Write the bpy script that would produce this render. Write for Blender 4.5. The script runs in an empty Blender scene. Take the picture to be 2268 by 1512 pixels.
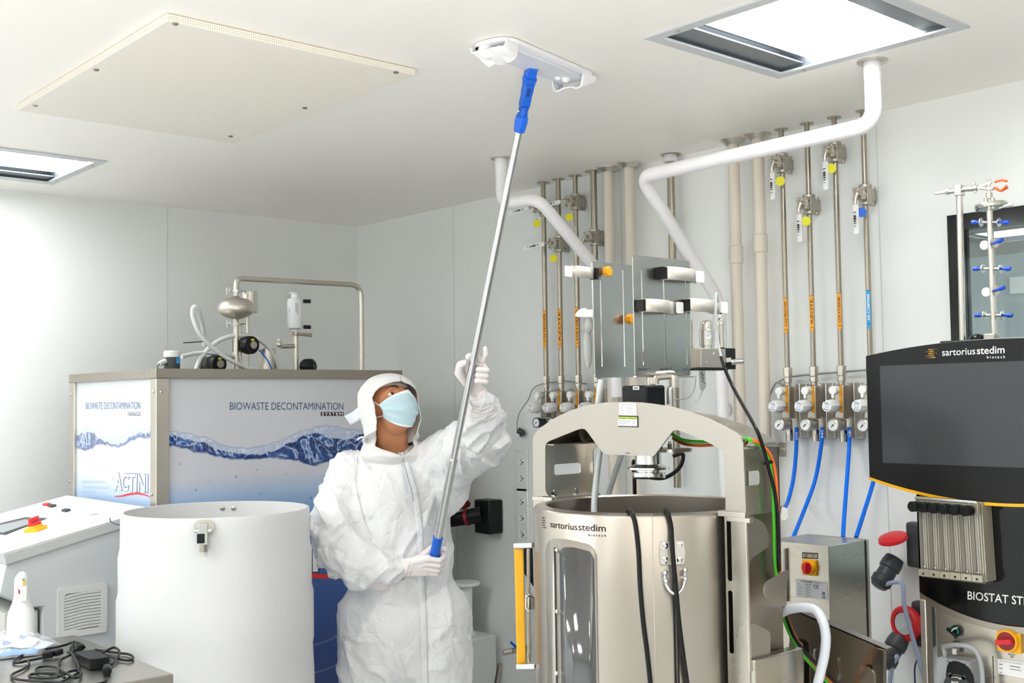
import bpy, bmesh, math, random
import numpy as np
from mathutils import Vector, Matrix, noise
random.seed(7)
V = Vector
SC = bpy.context.scene
COL = SC.collection
# ------------------------------------------------------------------ camera
F_PX, PITCH, ROLL, YAW = 2510.7, .050844, -.014373, .723184     # solved from the room's vanishing points
CAM = V((0, 0, 1.65))
def _rm():
    cx, sx, cz, sz, cy, sy = math.cos(PITCH), math.sin(PITCH), math.cos(ROLL), math.sin(ROLL), math.cos(YAW), math.sin(YAW)
    Y = Matrix(((cy, -sy, 0), (sy, cy, 0), (0, 0, 1))); M = Matrix(((1, 0, 0), (0, 0, -1), (0, 1, 0)))
    P = Matrix(((1, 0, 0), (0, cx, sx), (0, -sx, cx))); Q = Matrix(((cz, -sz, 0), (sz, cz, 0), (0, 0, 1)))
    return Q @ P @ M @ Y
RM = _rm()
cam = bpy.data.cameras.new('camera'); cam.sensor_width = 36; cam.lens = 36 * F_PX / 2268; cam.clip_start = .05
co = bpy.data.objects.new('camera', cam); COL.objects.link(co); SC.camera = co
mw = Matrix((RM[0], -RM[1], -RM[2])).transposed().to_4x4(); mw.translation = CAM; co.matrix_world = mw
# ------------------------------------------------------------------ world, exposure
W = bpy.data.worlds.new('world'); SC.world = W; W.use_nodes = True
W.node_tree.nodes['Background'].inputs[0].default_value = (.9, .95, 1, 1)
W.node_tree.nodes['Background'].inputs[1].default_value = .3
SC.view_settings.view_transform = 'Standard'; SC.view_settings.look = 'None'
SC.view_settings.exposure = 0.5; SC.view_settings.gamma = 1
LAMP_POWER = 12.0         # emission strength of a ceiling panel's diffuser
DIM = {0: 14, 1: 12, 2: 11, 3: 19, 4: 10, 5: 7, 6: 8, 7: 8, 8: 16, 9: 24, 10: 44, 11: 32, 12: 30}   # each lamp's own level
SC.cycles.max_bounces = 12; SC.cycles.diffuse_bounces = 8; SC.cycles.glossy_bounces = 5; SC.cycles.transmission_bounces = 8
SC.cycles.transparent_max_bounces = 12
SC.cycles.sample_clamp_indirect = 6; SC.cycles.use_denoising = True
SC.cycles.caustics_reflective = False; SC.cycles.caustics_refractive = False
# added area light behind the camera, aimed at the ceiling to brighten the room
fl = bpy.data.lights.new('added_bounce_light', 'AREA'); fl.shape = 'DISK'; fl.size = 1.0; fl.energy = 28; fl.spread = math.radians(100); fl.color = (1, .985, .965)
fo = bpy.data.objects.new('added_bounce_light', fl); COL.objects.link(fo); fo.location = (-.35, -.4, 1.0)
fo.rotation_euler = (V((0, 0, 0)) - V((.48, .53, 1.0))).to_track_quat('Z', 'Y').to_euler()
# ------------------------------------------------------------------ room dimensions (metres)
XB, YA, H = 3.44, 5.16, 2.6       # wall with the pipes (x), wall behind the cabinet (y), ceiling height
XL, YF = -2.4, -2.2
# ------------------------------------------------------------------ locating points: where a sight line meets a real plane
def ray(px, py): return RM.transposed() @ V(((px - 1134) / F_PX, (py - 756) / F_PX, 1))
def on(px, py, ax, v):
    d = ray(px, py); return CAM + d * ((v - CAM[ax]) / d[ax])
def atX(px, py, v): return on(px, py, 0, v)
def atY(px, py, v): return on(px, py, 1, v)
def atZ(px, py, v): return on(px, py, 2, v)
def dep(px, py, t): return CAM + ray(px, py) * t
def onP(px, py, P, n):
    d = ray(px, py); return CAM + d * ((P - CAM).dot(n) / d.dot(n))
def onCyl(px, py, c, r):
    d = ray(px, py); ox, oy = CAM.x - c[0], CAM.y - c[1]
    A = d.x**2 + d.y**2; B = 2 * (ox * d.x + oy * d.y); Cc = ox**2 + oy**2 - r * r; D = max(B * B - 4 * A * Cc, 0)
    return CAM + d * ((-B - math.sqrt(D)) / (2 * A))
RT = V((.749, -.661, 0)).normalized(); TC = V((-.661, -.749, 0)).normalized(); UP = V((0, 0, 1))   # picture right, towards camera, up
# ------------------------------------------------------------------ materials
def lin(c):
    if isinstance(c, str): c = [int(c[i:i+2], 16) / 255 for i in (0, 2, 4)]
    return tuple((x / 12.92 if x <= .04045 else ((x + .055) / 1.055) ** 2.4) for x in c) + (1,)
MATS = {}
class NT:
    def __init__(s, m): s.t = m.node_tree; s.n = s.t.nodes; s.l = s.t.links
    def __call__(s, typ, *ins, **kw):
        nd = s.n.new('ShaderNode' + typ)
        for k, v in kw.items():
            setattr(nd, k, v)
        for i, v in enumerate(ins):
            if v is None: continue
            if isinstance(v, bpy.types.NodeSocket): s.l.new(v, nd.inputs[i])
            else: nd.inputs[i].default_value = v
        return nd
    def set(s, nd, key, v):
        if isinstance(v, bpy.types.NodeSocket): s.l.new(v, nd.inputs[key])
        else: nd.inputs[key].default_value = v
    def math(s, op, a, b=None, c=None, clamp=False): return s('Math', a, b, c, operation=op, use_clamp=clamp).outputs[0]
    def mix(s, f, a, b):
        nd = s.n.new('ShaderNodeMix'); nd.data_type = 'RGBA'
        for i, v in ((0, f), (6, a), (7, b)):
            if isinstance(v, bpy.types.NodeSocket): s.l.new(v, nd.inputs[i])
            else: nd.inputs[i].default_value = v
        return nd.outputs[2]
    def ramp(s, f, stops, interp='LINEAR'):
        nd = s.n.new('ShaderNodeValToRGB'); nd.color_ramp.interpolation = interp
        e = nd.color_ramp.elements
        while len(e) < len(stops): e.new(.5)
        for k, (p, c) in enumerate(stops): e[k].position = p; e[k].color = c
        s.l.new(f, nd.inputs[0]); return nd.outputs[0]
def mat(name, color='ffffff', rough=.5, metal=0., bump=0., bscale=60., trans=0., coat=0., spec=None, emit=0, stretch=None, vary=0., sub=0., alpha=1., ior=None, bdist=.002):
    if name in MATS: return MATS[name]
    m = bpy.data.materials.new(name); m.use_nodes = True; MATS[name] = m
    g = NT(m); b = g.n['Principled BSDF']; c = lin(color)
    b.inputs['Base Color'].default_value = c; b.inputs['Roughness'].default_value = rough; b.inputs['Metallic'].default_value = metal
    if trans: b.inputs['Transmission Weight'].default_value = trans
    if coat: b.inputs['Coat Weight'].default_value = coat; b.inputs['Coat Roughness'].default_value = .08
    if spec is not None: b.inputs['Specular IOR Level'].default_value = spec
    if emit: b.inputs['Emission Color'].default_value = c; b.inputs['Emission Strength'].default_value = emit
    if sub: b.inputs['Subsurface Weight'].default_value = sub; b.inputs['Subsurface Radius'].default_value = (.02, .015, .01)
    if ior: b.inputs['IOR'].default_value = ior
    if alpha < 1: b.inputs['Alpha'].default_value = alpha
    if bump or vary:
        tc = g('TexCoord').outputs['Object']
        if stretch: 
            mp = g('Mapping', tc); mp.inputs['Scale'].default_value = stretch; tc = mp.outputs[0]
        nz = g('TexNoise', tc); nz.inputs['Scale'].default_value = bscale; nz.inputs['Detail'].default_value = 4
        if bump:
            bp = g('Bump'); bp.inputs['Strength'].default_value = bump; bp.inputs['Distance'].default_value = bdist
            g.l.new(nz.outputs[0], bp.inputs['Height']); g.l.new(bp.outputs[0], b.inputs['Normal'])
        if vary:
            d = tuple(x * (1 - vary) for x in c[:3]) + (1,)
            g.l.new(g.mix(nz.outputs[0], c, d), b.inputs['Base Color'])
            r = g.math('MULTIPLY_ADD', nz.outputs[0], vary * .8, rough - vary * .4); g.l.new(r, b.inputs['Roughness'])
    return m
def M(n): return MATS[n]
mat('wall_paint', 'e3e3dd', .42, bump=.03, bscale=90, vary=.02)
mat('ceiling_paint', 'f6f2eb', .38, bump=.02, bscale=60, vary=.015)
mat('vinyl_floor', 'ecedee', .35, vary=.1, bscale=30)
mat('steel', 'c6c0b5', .27, 1, bscale=5, stretch=(6, 6, 1), vary=.05)
mat('steel_h', 'c6c0b5', .27, 1, bscale=5, stretch=(1, 1, 6), vary=.05)
mat('satin_steel', 'd6d1c8', .36, 1, bump=.02, bscale=30, vary=.08)
mat('strap_steel', 'd4cfc6', .45, .5)
mat('pale_steel', 'b9b4ab', .45, .8, bump=.01, bscale=120, vary=.05)
mat('post_steel', 'cdc7bb', .35, 1, vary=.04)
mat('dark_steel', 'aca599', .3, 1, vary=.1, bscale=20)
mat('pipe_steel', 'aca596', .3, 1, bscale=6, vary=.12)
mat('cast_steel', 'c3bdb1', .4, 1, bump=.2, bscale=200, vary=.2)
mat('chrome', 'd8d8d8', .08, 1)
mat('mirror_steel', 'c6c6c2', .13, 1, vary=.08, bscale=3)
mat('aluminium', 'd5d6d6', .3, 1, bscale=8, vary=.04)
mat('white_pvc', 'f1eff0', .35, bump=.06, bscale=14)
mat('cream_pvc', 'ded5c6', .4)
mat('white_plastic', 'eeeeec', .35)
mat('grey_plastic', 'c3c7c8', .4, bump=.04, bscale=400)
mat('light_grey', 'd3d6d5', .45, bump=.05, bscale=500)
mat('black_plastic', '121316', .4, spec=.3)
mat('black_gloss', '08080a', .12, spec=.35)
mat('black_rubber', '0e0e10', .4, spec=.3)
mat('anthracite', '3a3d40', .45)
mat('blue_plastic', '0b63d6', .35)
mat('blue_hose', '0872ee', .5, spec=.25)
mat('red_plastic', 'd81f26', .35)
mat('dark_red', '8d1c22', .35)
mat('yellow_plastic', 'f6b40b', .35)
mat('yellow_tag', 'e6df1c', .5)
mat('amber_plastic', 'ffab14', .35)  # plain amber plastic of the clamping knobs
mat('orange_label', 'f2a31c', .5)
mat('blue_label', '2b9fe0', .5)
mat('green_cable', '4fd42a', .4)
mat('orange_cable', 'f7742a', .4)
mat('print_black', '151515', .6)
mat('print_brown', '2e1710', .5)
mat('print_grey', '7d8085', .6)
mat('print_white', 'f2f2f2', .6)
mat('print_navy', '1d4a75', .5)
mat('paper', 'efefef', .6)
mat('lime_label', 'b4cf2c', .5)
mat('poly_white', 'd8d8d8', .42, bump=.05, bscale=6, sub=.15)
mat('hose_clear', 'e9efef', .2, trans=.45, sub=.1)
mat('clear_plastic', 'ffffff', .05, trans=1, ior=1.3)
mat('glass', 'ffffff', 0, trans=1, ior=1.45)
mat('smoked_glass', '2b2b30', .07, spec=.9, coat=1)
mat('screen', '2f3035', .3, coat=.15)
mat('touch_screen', '8d9398', .15, coat=.6)
mat('skin', 'c78860', .5, sub=.12, bump=.05, bscale=300)
mat('brow', '3a241a', .7)
mat('eye_white', 'e8e2dc', .2)
mat('iris', '2a1b12', .15)
mat('mask_blue', 'bcd6de', .8, bump=.25, bscale=160)
mat('mask_white', 'e9eef0', .8)
mat('latex', 'efe7e6', .38, bump=.25, bscale=70, sub=.1)
# ------------------------------------------------------------------ mesh helpers
class G:
    def __init__(s): s.bm = bmesh.new()
    def fr(s, ax):
        ax = V(ax).normalized(); u = ax.orthogonal().normalized()
        if abs(ax.z) < .99: u = V((0, 0, 1)).cross(ax).normalized()
        return u, ax.cross(u).normalized(), ax
    def box(s, c, size, R=None):
        c = V(c); R = R or Matrix.Identity(3)
        vs = [s.bm.verts.new(c + R @ V((size[0] * a / 2, size[1] * b / 2, size[2] * d / 2))) for a in (-1, 1) for b in (-1, 1) for d in (-1, 1)]
        for f in ((0, 1, 3, 2), (4, 6, 7, 5), (0, 4, 5, 1), (2, 3, 7, 6), (0, 2, 6, 4), (1, 5, 7, 3)): s.bm.faces.new([vs[i] for i in f])
        return s
    def bx(s, a, b):
        a = V(a); b = V(b); return s.box((a + b) / 2, [abs(b[i] - a[i]) for i in range(3)])
    def ring(s, c, u, v, r, n, ph=0): return [s.bm.verts.new(c + (u * math.cos(t) + v * math.sin(t)) * r) for t in (ph + 2 * math.pi * i / n for i in range(n))]
    def bridge(s, a, b):
        n = len(a)
        for i in range(n): s.bm.faces.new((a[i], a[(i + 1) % n], b[(i + 1) % n], b[i]))
    def cyl(s, p0, p1, r0, r1=None, seg=24, cap=True):
        p0, p1 = V(p0), V(p1); r1 = r0 if r1 is None else r1; u, v, w = s.fr(p1 - p0)
        a = s.ring(p0, u, v, r0, seg); b = s.ring(p1, u, v, r1, seg); s.bridge(a, b)
        if cap: s.bm.faces.new(a[::-1]); s.bm.faces.new(b)
        return s
    def lathe(s, prof, o, ax=(0, 0, 1), seg=36, cap=True, closed=False):
        o = V(o); u, v, w = s.fr(ax); rs = [s.ring(o + w * h, u, v, max(r, 1e-5), seg) for r, h in prof]
        for a, b in zip(rs, rs[1:]): s.bridge(a, b)
        if closed: s.bridge(rs[-1], rs[0])
        elif cap: s.bm.faces.new(rs[0][::-1]); s.bm.faces.new(rs[-1])
        return s
    def tube(s, pts, r, seg=12, sm=0, cap=True):
        pts = [V(p) for p in pts]
        if sm: pts = crom(pts, sm)
        P = [pts[0]]
        for p in pts[1:]:
            if (p - P[-1]).length > 1e-6: P.append(p)
        T = [(P[min(i + 1, len(P) - 1)] - P[max(i - 1, 0)]).normalized() for i in range(len(P))]
        u = s.fr(T[0])[0]; prev = None
        for i, p in enumerate(P):
            u = (u - T[i] * u.dot(T[i])).normalized(); v = T[i].cross(u)
            rr = r(i / (len(P) - 1)) if callable(r) else r
            k = s.ring(p, u, v, rr, seg)
            if prev: s.bridge(prev, k)
            elif cap: s.bm.faces.new(k[::-1])
            prev = k
        if cap: s.bm.faces.new(prev)
        return s
    def prism(s, pts, th, holes=()):
        """flat outline (world points) with holes, thickened by the vector th"""
        th = V(th); ed = []
        for lp in [pts] + list(holes):
            vs = [s.bm.verts.new(V(p)) for p in lp]
            ed += [s.bm.edges.new((vs[i], vs[(i + 1) % len(vs)])) for i in range(len(vs))]
        fs = [f for f in bmesh.ops.triangle_fill(s.bm, edges=ed, use_beauty=True)['geom'] if isinstance(f, bmesh.types.BMFace)]
        ex = bmesh.ops.extrude_face_region(s.bm, geom=fs)
        bmesh.ops.translate(s.bm, verts=[e for e in ex['geom'] if isinstance(e, bmesh.types.BMVert)], vec=th)
        bmesh.ops.recalc_face_normals(s.bm, faces=s.bm.faces[:])
        return s
    def ell(s, c, r, R=None, seg=24, rings=14):
        c = V(c); r = (r, r, r) if not hasattr(r, '__len__') else r; R = R or Matrix.Identity(3)
        rs = []
        for j in range(1, rings):
            t = math.pi * j / rings
            rs.append([s.bm.verts.new(c + R @ V((r[0] * math.sin(t) * math.cos(2 * math.pi * i / seg), r[1] * math.sin(t) * math.sin(2 * math.pi * i / seg), r[2] * math.cos(t)))) for i in range(seg)])
        for a, b in zip(rs, rs[1:]): s.bridge(b, a)
        t = s.bm.verts.new(c + R @ V((0, 0, r[2]))); bb = s.bm.verts.new(c - R @ V((0, 0, r[2])))
        for i in range(seg):
            s.bm.faces.new((t, rs[0][i], rs[0][(i + 1) % seg])); s.bm.faces.new((bb, rs[-1][(i + 1) % seg], rs[-1][i]))
        return s
    def cap(s, p0, p1, r0, r1, seg=20):
        """rounded tapered limb segment"""
        p0, p1 = V(p0), V(p1); s.cyl(p0, p1, r0, r1, seg); s.ell(p0, r0, seg=seg, rings=10); s.ell(p1, r1, seg=seg, rings=10); return s
    def grid(s, fn, nu, nv, wrap=False):
        vs = [[s.bm.verts.new(fn(i / nu, j / nv)) for j in range(nv + 1)] for i in range(nu + (0 if wrap else 1))]
        n = len(vs)
        for i in range(nu):
            for j in range(nv): s.bm.faces.new((vs[i][j], vs[(i + 1) % n][j], vs[(i + 1) % n][j + 1], vs[i][j + 1]))
        return s
def crom(P, n):
    out = []
    for i in range(len(P) - 1):
        a, b, c, d = P[max(i - 1, 0)], P[i], P[i + 1], P[min(i + 2, len(P) - 1)]
        for k in range(n):
            t = k / n; out.append(.5 * ((2 * b) + (c - a) * t + (2 * a - 5 * b + 4 * c - d) * t * t + (3 * b - a - 3 * c + d) * t ** 3))
    return out + [P[-1]]
def rnd(P, r, n=8):
    """round the corners of a polyline with radius-like distance r"""
    P = [V(p) for p in P]; out = [P[0]]
    for i in range(1, len(P) - 1):
        a, b, c = P[i - 1], P[i], P[i + 1]; d = min(r, (a - b).length * .49, (c - b).length * .49)
        p, q = b + (a - b).normalized() * d, b + (c - b).normalized() * d
        for k in range(n + 1):
            t = k / n; out.append(p * (1 - t) ** 2 + b * 2 * t * (1 - t) + q * t * t)
    return out + [P[-1]]
def rndloop(P, r, n=5):
    P = [V(p) for p in P]; out = []
    for i in range(len(P)):
        a, b, c = P[i - 1], P[i], P[(i + 1) % len(P)]; d = min(r, (a - b).length * .49, (c - b).length * .49)
        p, q = b + (a - b).normalized() * d, b + (c - b).normalized() * d
        for k in range(n + 1):
            t = k / n; out.append(p * (1 - t) ** 2 + b * 2 * t * (1 - t) + q * t * t)
    return out
ORG = {}
def props(o, label=None, cat=None, group=None, kind=None):
    for k, v in (('label', label), ('category', cat), ('group', group), ('kind', kind)):
        if v: o[k] = v
    return o
def thing(name, loc, label, cat, group=None):
    o = bpy.data.objects.new(name, None); o.empty_display_size = .05; COL.objects.link(o); o.location = V(loc); ORG[o.name] = V(loc)
    return props(o, label, cat, group)
def obj(name, g, m, parent=None, label=None, cat=None, group=None, kind=None, smooth=35, bevel=0, bseg=2):
    bm = g.bm if isinstance(g, G) else g
    me = bpy.data.meshes.new(name)
    if parent is not None: org = ORG[parent.name]
    else:
        cs = [v.co for v in bm.verts]
        org = V(((min(c.x for c in cs) + max(c.x for c in cs)) / 2, (min(c.y for c in cs) + max(c.y for c in cs)) / 2, min(c.z for c in cs)))
    bmesh.ops.translate(bm, verts=bm.verts[:], vec=-org)
    bmesh.ops.recalc_face_normals(bm, faces=bm.faces[:])
    bm.to_mesh(me); bm.free()
    if smooth:
        me.shade_smooth(); me.set_sharp_from_angle(angle=math.radians(smooth))
    o = bpy.data.objects.new(name, me); COL.objects.link(o)
    me.materials.append(MATS[m] if isinstance(m, str) else m)
    if parent is not None: o.parent = parent
    else: o.location = org
    ORG[o.name] = org
    if bevel:
        b = o.modifiers.new('bevel', 'BEVEL'); b.width = bevel; b.segments = bseg; b.limit_method = 'ANGLE'; b.angle_limit = math.radians(40); b.harden_normals = False
    return props(o, label, cat, group, kind)
def boxo(name, a, b, m, parent=None, bevel=0, **k): return obj(name, G().bx(a, b), m, parent, bevel=bevel, **k)
_tc = {}
def text_mesh(s, bold=0.0, spacing=1.0):
    k = (s, bold, spacing)
    if k in _tc: return _tc[k]
    cu = bpy.data.curves.new('t', 'FONT'); cu.body = s; cu.offset = bold; cu.space_character = spacing; cu.resolution_u = 3; cu.fill_mode = 'FRONT'
    o = bpy.data.objects.new('t', cu); me = o.to_mesh(); 
    vs = np.array([v.co[:2] for v in me.vertices]); fs = [tuple(p.vertices) for p in me.polygons]; o.to_mesh_clear()
    bpy.data.objects.remove(o); bpy.data.curves.remove(cu)
    mn, mx = vs.min(0), vs.max(0); vs = (vs - mn) / (mx - mn); _tc[k] = (vs, fs); return _tc[k]
def text(s, fn, m, parent, bold=0.0, spacing=1.0, name='lettering', label=None):
    """fn(u, v) -> world point on the printed surface"""
    vs, fs = text_mesh(s, bold, spacing); bm = bmesh.new(); q = [bm.verts.new(fn(float(u), float(v))) for u, v in vs]
    for f in fs:
        try: bm.faces.new([q[i] for i in f])
        except ValueError: pass
    return obj(name, bm, m, parent, label=label, smooth=0)
def quad(BL, BR, TL, off=(0, 0, 0)):
    BL, BR, TL, off = V(BL), V(BR), V(TL), V(off); return lambda u, v: BL + (BR - BL) * u + (TL - BL) * v + off
def dup(root, loc, label=None, group=None):
    r = root.copy(); COL.objects.link(r); r.location = V(loc)
    if label: r['label'] = label
    if group: r['group'] = group
    def rec(src, dst):
        for ch in list(src.children):
            c = ch.copy(); COL.objects.link(c); c.parent = dst; rec(ch, c)
    rec(root, r); return r
# ================================================================== THE ROOM
boxo('floor', (XL - .1, YF - .1, -.1), (XB + 3.2, YA + .1, 0), 'vinyl_floor', kind='structure')
# wall panels with fine joints
def wall_material():
    m = mat('wall_panels', 'eaebea', .42); g = NT(m); b = g.n['Principled BSDF']
    tc = g('TexCoord').outputs['Object']; nz = g('TexNoise', tc); nz.inputs['Scale'].default_value = 2.5
    g.l.new(g.mix(nz.outputs[0], lin('eaecea'), lin('f0f1ee')), b.inputs['Base Color'])
    return m
wall_material()
# wall behind the biowaste cabinet
boxo('wall_back', (XL - .1, YA, 0), (XB + .1, YA + .1, H + .1), 'wall_panels', kind='structure')
# wall with pipes, with a window opening y from .1 to 1.77, z 1.05 .. 2.21
WY0, WY1, WZ0, WZ1 = .05, 1.775, 1.0, 2.215
g = G(); g.bx((XB, WY1, 0), (XB + .1, YA + .1, H + .1)); g.bx((XB, YF - .1, 0), (XB + .1, WY0, H + .1)); g.bx((XB, WY0, 0), (XB + .1, WY1, WZ0)); g.bx((XB, WY0, WZ1), (XB + .1, WY1, H + .1))
obj('wall_right', g, 'wall_panels', kind='structure')
boxo('wall_left', (XL - .1, YF - .1, 0), (XL, YA + .1, H + .1), 'wall_panels', kind='structure')
boxo('wall_front', (XL - .1, YF - .1, 0), (XB + .1, YF, H + .1), 'wall_panels', kind='structure')
# panel joints on the walls and the ceiling coving line
g = G()
for y in (4.32, 3.2, 2.02, .8): g.bx((XB - .0012, y - .0015, 0), (XB + .001, y + .0015, H))
for x in (2.35, 1.2, .05, -1.1): g.bx((x - .0015, YA - .0012, 0), (x + .0015, YA + .001, H))
obj('trim_1', g, mat('sealant', 'd2d3cd', .6), kind='structure')
# window in the right wall and the neighbouring room
g = G(); f = .052; x0, x1 = XB - .012, XB + .03
g.bx((x0, WY0, WZ0), (x1, WY0 + f, WZ1)); g.bx((x0, WY1 - f, WZ0), (x1, WY1, WZ1)); g.bx((x0, WY0 + f, WZ1 - f), (x1, WY1 - f, WZ1)); g.bx((x0, WY0 + f, WZ0), (x1, WY1 - f, WZ0 + f))
wf = obj('window_1', g, 'black_gloss', kind='structure', label='black framed window')
boxo('pane', (XB + .003, WY0 + f, WZ0 + f), (XB + .009, WY1 - f, WZ1 - f), 'glass', wf)
boxo('wall_next_room', (XB + 3.1, YF, 0), (XB + 3.2, YA, H + .1), mat('next_room', 'e9efed', .5), kind='structure')
boxo('wall_next_room_left', (XB + .1, 3.3, 0), (XB + 3.1, 3.4, H + .1), 'next_room', kind='structure')
boxo('wall_next_room_right', (XB + .1, YF - .1, 0), (XB + 3.2, YF, H + .1), 'next_room', kind='structure')
nx = XB + 2.0; a_ = atX(2145, 572, nx); b_ = atX(2180, 610, nx - .02)
boxo('partition_next_room', (nx, YF, 0), (nx + .05, a_.y, a_.z), mat('partition_grey', 'b4c2c4', .4), kind='structure')
boxo('partition_band_next_room', (nx - .01, YF, b_.z - .10), (nx - .001, b_.y - .12, b_.z - .02), 'next_room', kind='structure')
# ceiling with cut-outs for the lamps
LAMPS = [(2.519, 1.675), (1.42, 4.608), (.1, 1.675), (-1.3, 4.6), (-1.6, 1.675), (2.5, -1.1), (.1, -1.1), (-1.6, -1.1), (.1, 4.608), (.1, 3.14), (-1.3, 3.14), (5.0, 1.2), (5.0, -.6)]  # the seen pair, then lamps added out of view to brighten the rooms
g = G(); hw = .285
loops = [[(x - hw, y - hw, H), (x + hw, y - hw, H), (x + hw, y + hw, H), (x - hw, y + hw, H)] for x, y in LAMPS]
g.prism([(XL - .1, YF - .1, H), (XB + 3.2, YF - .1, H), (XB + 3.2, YA + .1, H), (XL - .1, YA + .1, H)], (0, 0, .09), loops)
obj('ceiling', g, 'ceiling_paint', kind='structure', smooth=0)
# ------------------------------------------------------------------ ceiling lights
def lamp_mat(lvl=None):
    nm = 'lamp_diffuser' if lvl is None else 'lamp_diffuser_%d' % lvl
    if nm in MATS: return MATS[nm]
    m = bpy.data.materials.new(nm); m.use_nodes = True; MATS[nm] = m; g = NT(m)
    b = g.n['Principled BSDF']; b.inputs['Base Color'].default_value = (.9, .95, 1, 1)
    tc = g('TexCoord').outputs['Object']; mp = g('Mapping', tc); mp.inputs['Scale'].default_value = (1, 4, 1)
    nz = g('TexNoise', mp.outputs[0]); nz.inputs['Scale'].default_value = 9; nz.inputs['Detail'].default_value = 8
    s = g.ramp(nz.outputs[0], [(.3, (.84, .93, 1, 1)), (.6, (1, 1, 1, 1))])
    g.l.new(s, b.inputs['Emission Color']); b.inputs['Emission Strength'].default_value = lvl or LAMP_POWER; return m
lamp_mat()
mat('lamp_frame', 'c2c4c5', .4); mat('lamp_side', '50565a', .45)
def lamp():
    x, y = LAMPS[0]
    t = thing('ceiling_light', (x, y, H), 'recessed square ceiling light above the steel vessel and the bent white pipe', 'ceiling light', 'recessed ceiling lights')
    o, i = .298, .262
    sq = lambda r, z: [(x - r, y - r, z), (x + r, y - r, z), (x + r, y + r, z), (x - r, y + r, z)]
    obj('frame', G().prism(sq(o, H - .006), (0, 0, .006), [sq(i, H - .006)]), 'lamp_frame', t)
    h = G(); 
    for a, b in (((x - .272, y - .272, H + .002), (x - .266, y + .272, H + .07)), ((x + .266, y - .272, H + .002), (x + .272, y + .272, H + .07)), ((x - .266, y - .272, H + .002), (x + .266, y - .266, H + .07)), ((x - .266, y + .266, H + .002), (x + .266, y + .272, H + .07))): h.bx(a, b)
    h.bx((x - .272, y - .272, H + .066), (x + .272, y + .272, H + .07))
    obj('housing', h, 'lamp_side', t)
    boxo('diffuser', (x - .262, y - .185, H + .028), (x + .262, y + .185, H + .034), 'lamp_diffuser', t)
    for sg in (-1, 1): boxo('reflector_strip', (x - .262, y + sg * .225 - .039, H + .008), (x + .262, y + sg * .225 + .039, H + .012), mat('reflector', '6c7276', .35, .3), t)
    for sx, sy in ((-1, -.7), (-1, .7), (1, -.7), (1, .7)):
        obj('screw', G().cyl((x + sx * .28, y + sy * .28, H - .009), (x + sx * .28, y + sy * .28, H - .004), .005, seg=12), 'steel', t)
    return t
L0 = lamp()
def dimmer(o, lvl):
    for c in o.children:
        if c.name.startswith('diffuser'): c.material_slots[0].link = 'OBJECT'; c.material_slots[0].material = lamp_mat(lvl)
dimmer(L0, DIM[0])
dimmer(dup(L0, (LAMPS[1][0], LAMPS[1][1], H), 'recessed ceiling light over the white control desk, cut by the left edge of the photo'), DIM[1])
WHERE = ['just ahead of the camera, left', 'far left corner', 'left wall side', 'right of the camera, behind', 'behind the camera', 'far left behind the camera', 'left of the control desk lamp', 'above the space left of the steel table', 'far left beside the table']
for k_, q in enumerate(LAMPS[2:]):
    dimmer(dup(L0, (q[0], q[1], H), 'added ceiling light outside the picture, ' + WHERE[k_] if q[0] < 4 else 'added ceiling light in the room beyond the window, ' + ('nearer the clamp stand' if q[1] > 0 else 'farther right')), DIM[k_ + 2])
# ------------------------------------------------------------------ perforated ceiling panel
def perf_mat():
    m = mat('perforated', 'e8e1d3', .5); g = NT(m); b = g.n['Principled BSDF']
    tc = g('TexCoord').outputs['Object']; sp = g('SeparateXYZ', tc)
    def cell(a, per): return g.math('ABSOLUTE', g.math('SUBTRACT', g.math('FRACT', g.math('MULTIPLY', a, 1 / per)), .5))
    s = g.math('ADD', sp.outputs[0], sp.outputs[1]); d = g.math('SUBTRACT', sp.outputs[0], sp.outputs[1])
    r = g.math('SQRT', g.math('ADD', g.math('POWER', cell(s, .0085), 2), g.math('POWER', cell(d, .0085), 2)))
    r2 = g.math('SQRT', g.math('ADD', g.math('POWER', cell(sp.outputs[0], .006), 2), g.math('POWER', cell(sp.outputs[2], .006), 2)))
    nrm = g('SeparateXYZ', g('NewGeometry').outputs['Normal']); side = g.math('GREATER_THAN', g.math('ABSOLUTE', nrm.outputs[1]), .5)
    hole = g.math('LESS_THAN', r, .2); hole2 = g.math('LESS_THAN', r2, .27)
    hh = g.math('ADD', g.math('MULTIPLY', hole, g.math('SUBTRACT', 1, side)), g.math('MULTIPLY', hole2, side))
    g.l.new(g.mix(hh, lin('f0eadf'), lin('bdb5a6')), b.inputs['Base Color'])
perf_mat()
x0, x1, y0, y1 = 1.172, 1.922, 2.576, 3.665
t = thing('perforated_ceiling_panel', ((x0 + x1) / 2, (y0 + y1) / 2, H), 'large cream perforated air return panel screwed to the ceiling', 'ceiling panel')
boxo('perforated_sheet', (x0, y0, H - .022), (x1, y1, H - .0005), 'perforated', t, bevel=.003)
for px, py in ((388, 52), (213, 154), (78, 233.5), (511, 301), (675, 238), (877, 159.5)):
    p = atZ(px, py, H - .022)
    obj('screw', G().lathe([(.008, 0), (.008, -.002), (.005, -.004), (.001, -.004)], p, seg=14), 'dark_steel', t)
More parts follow.
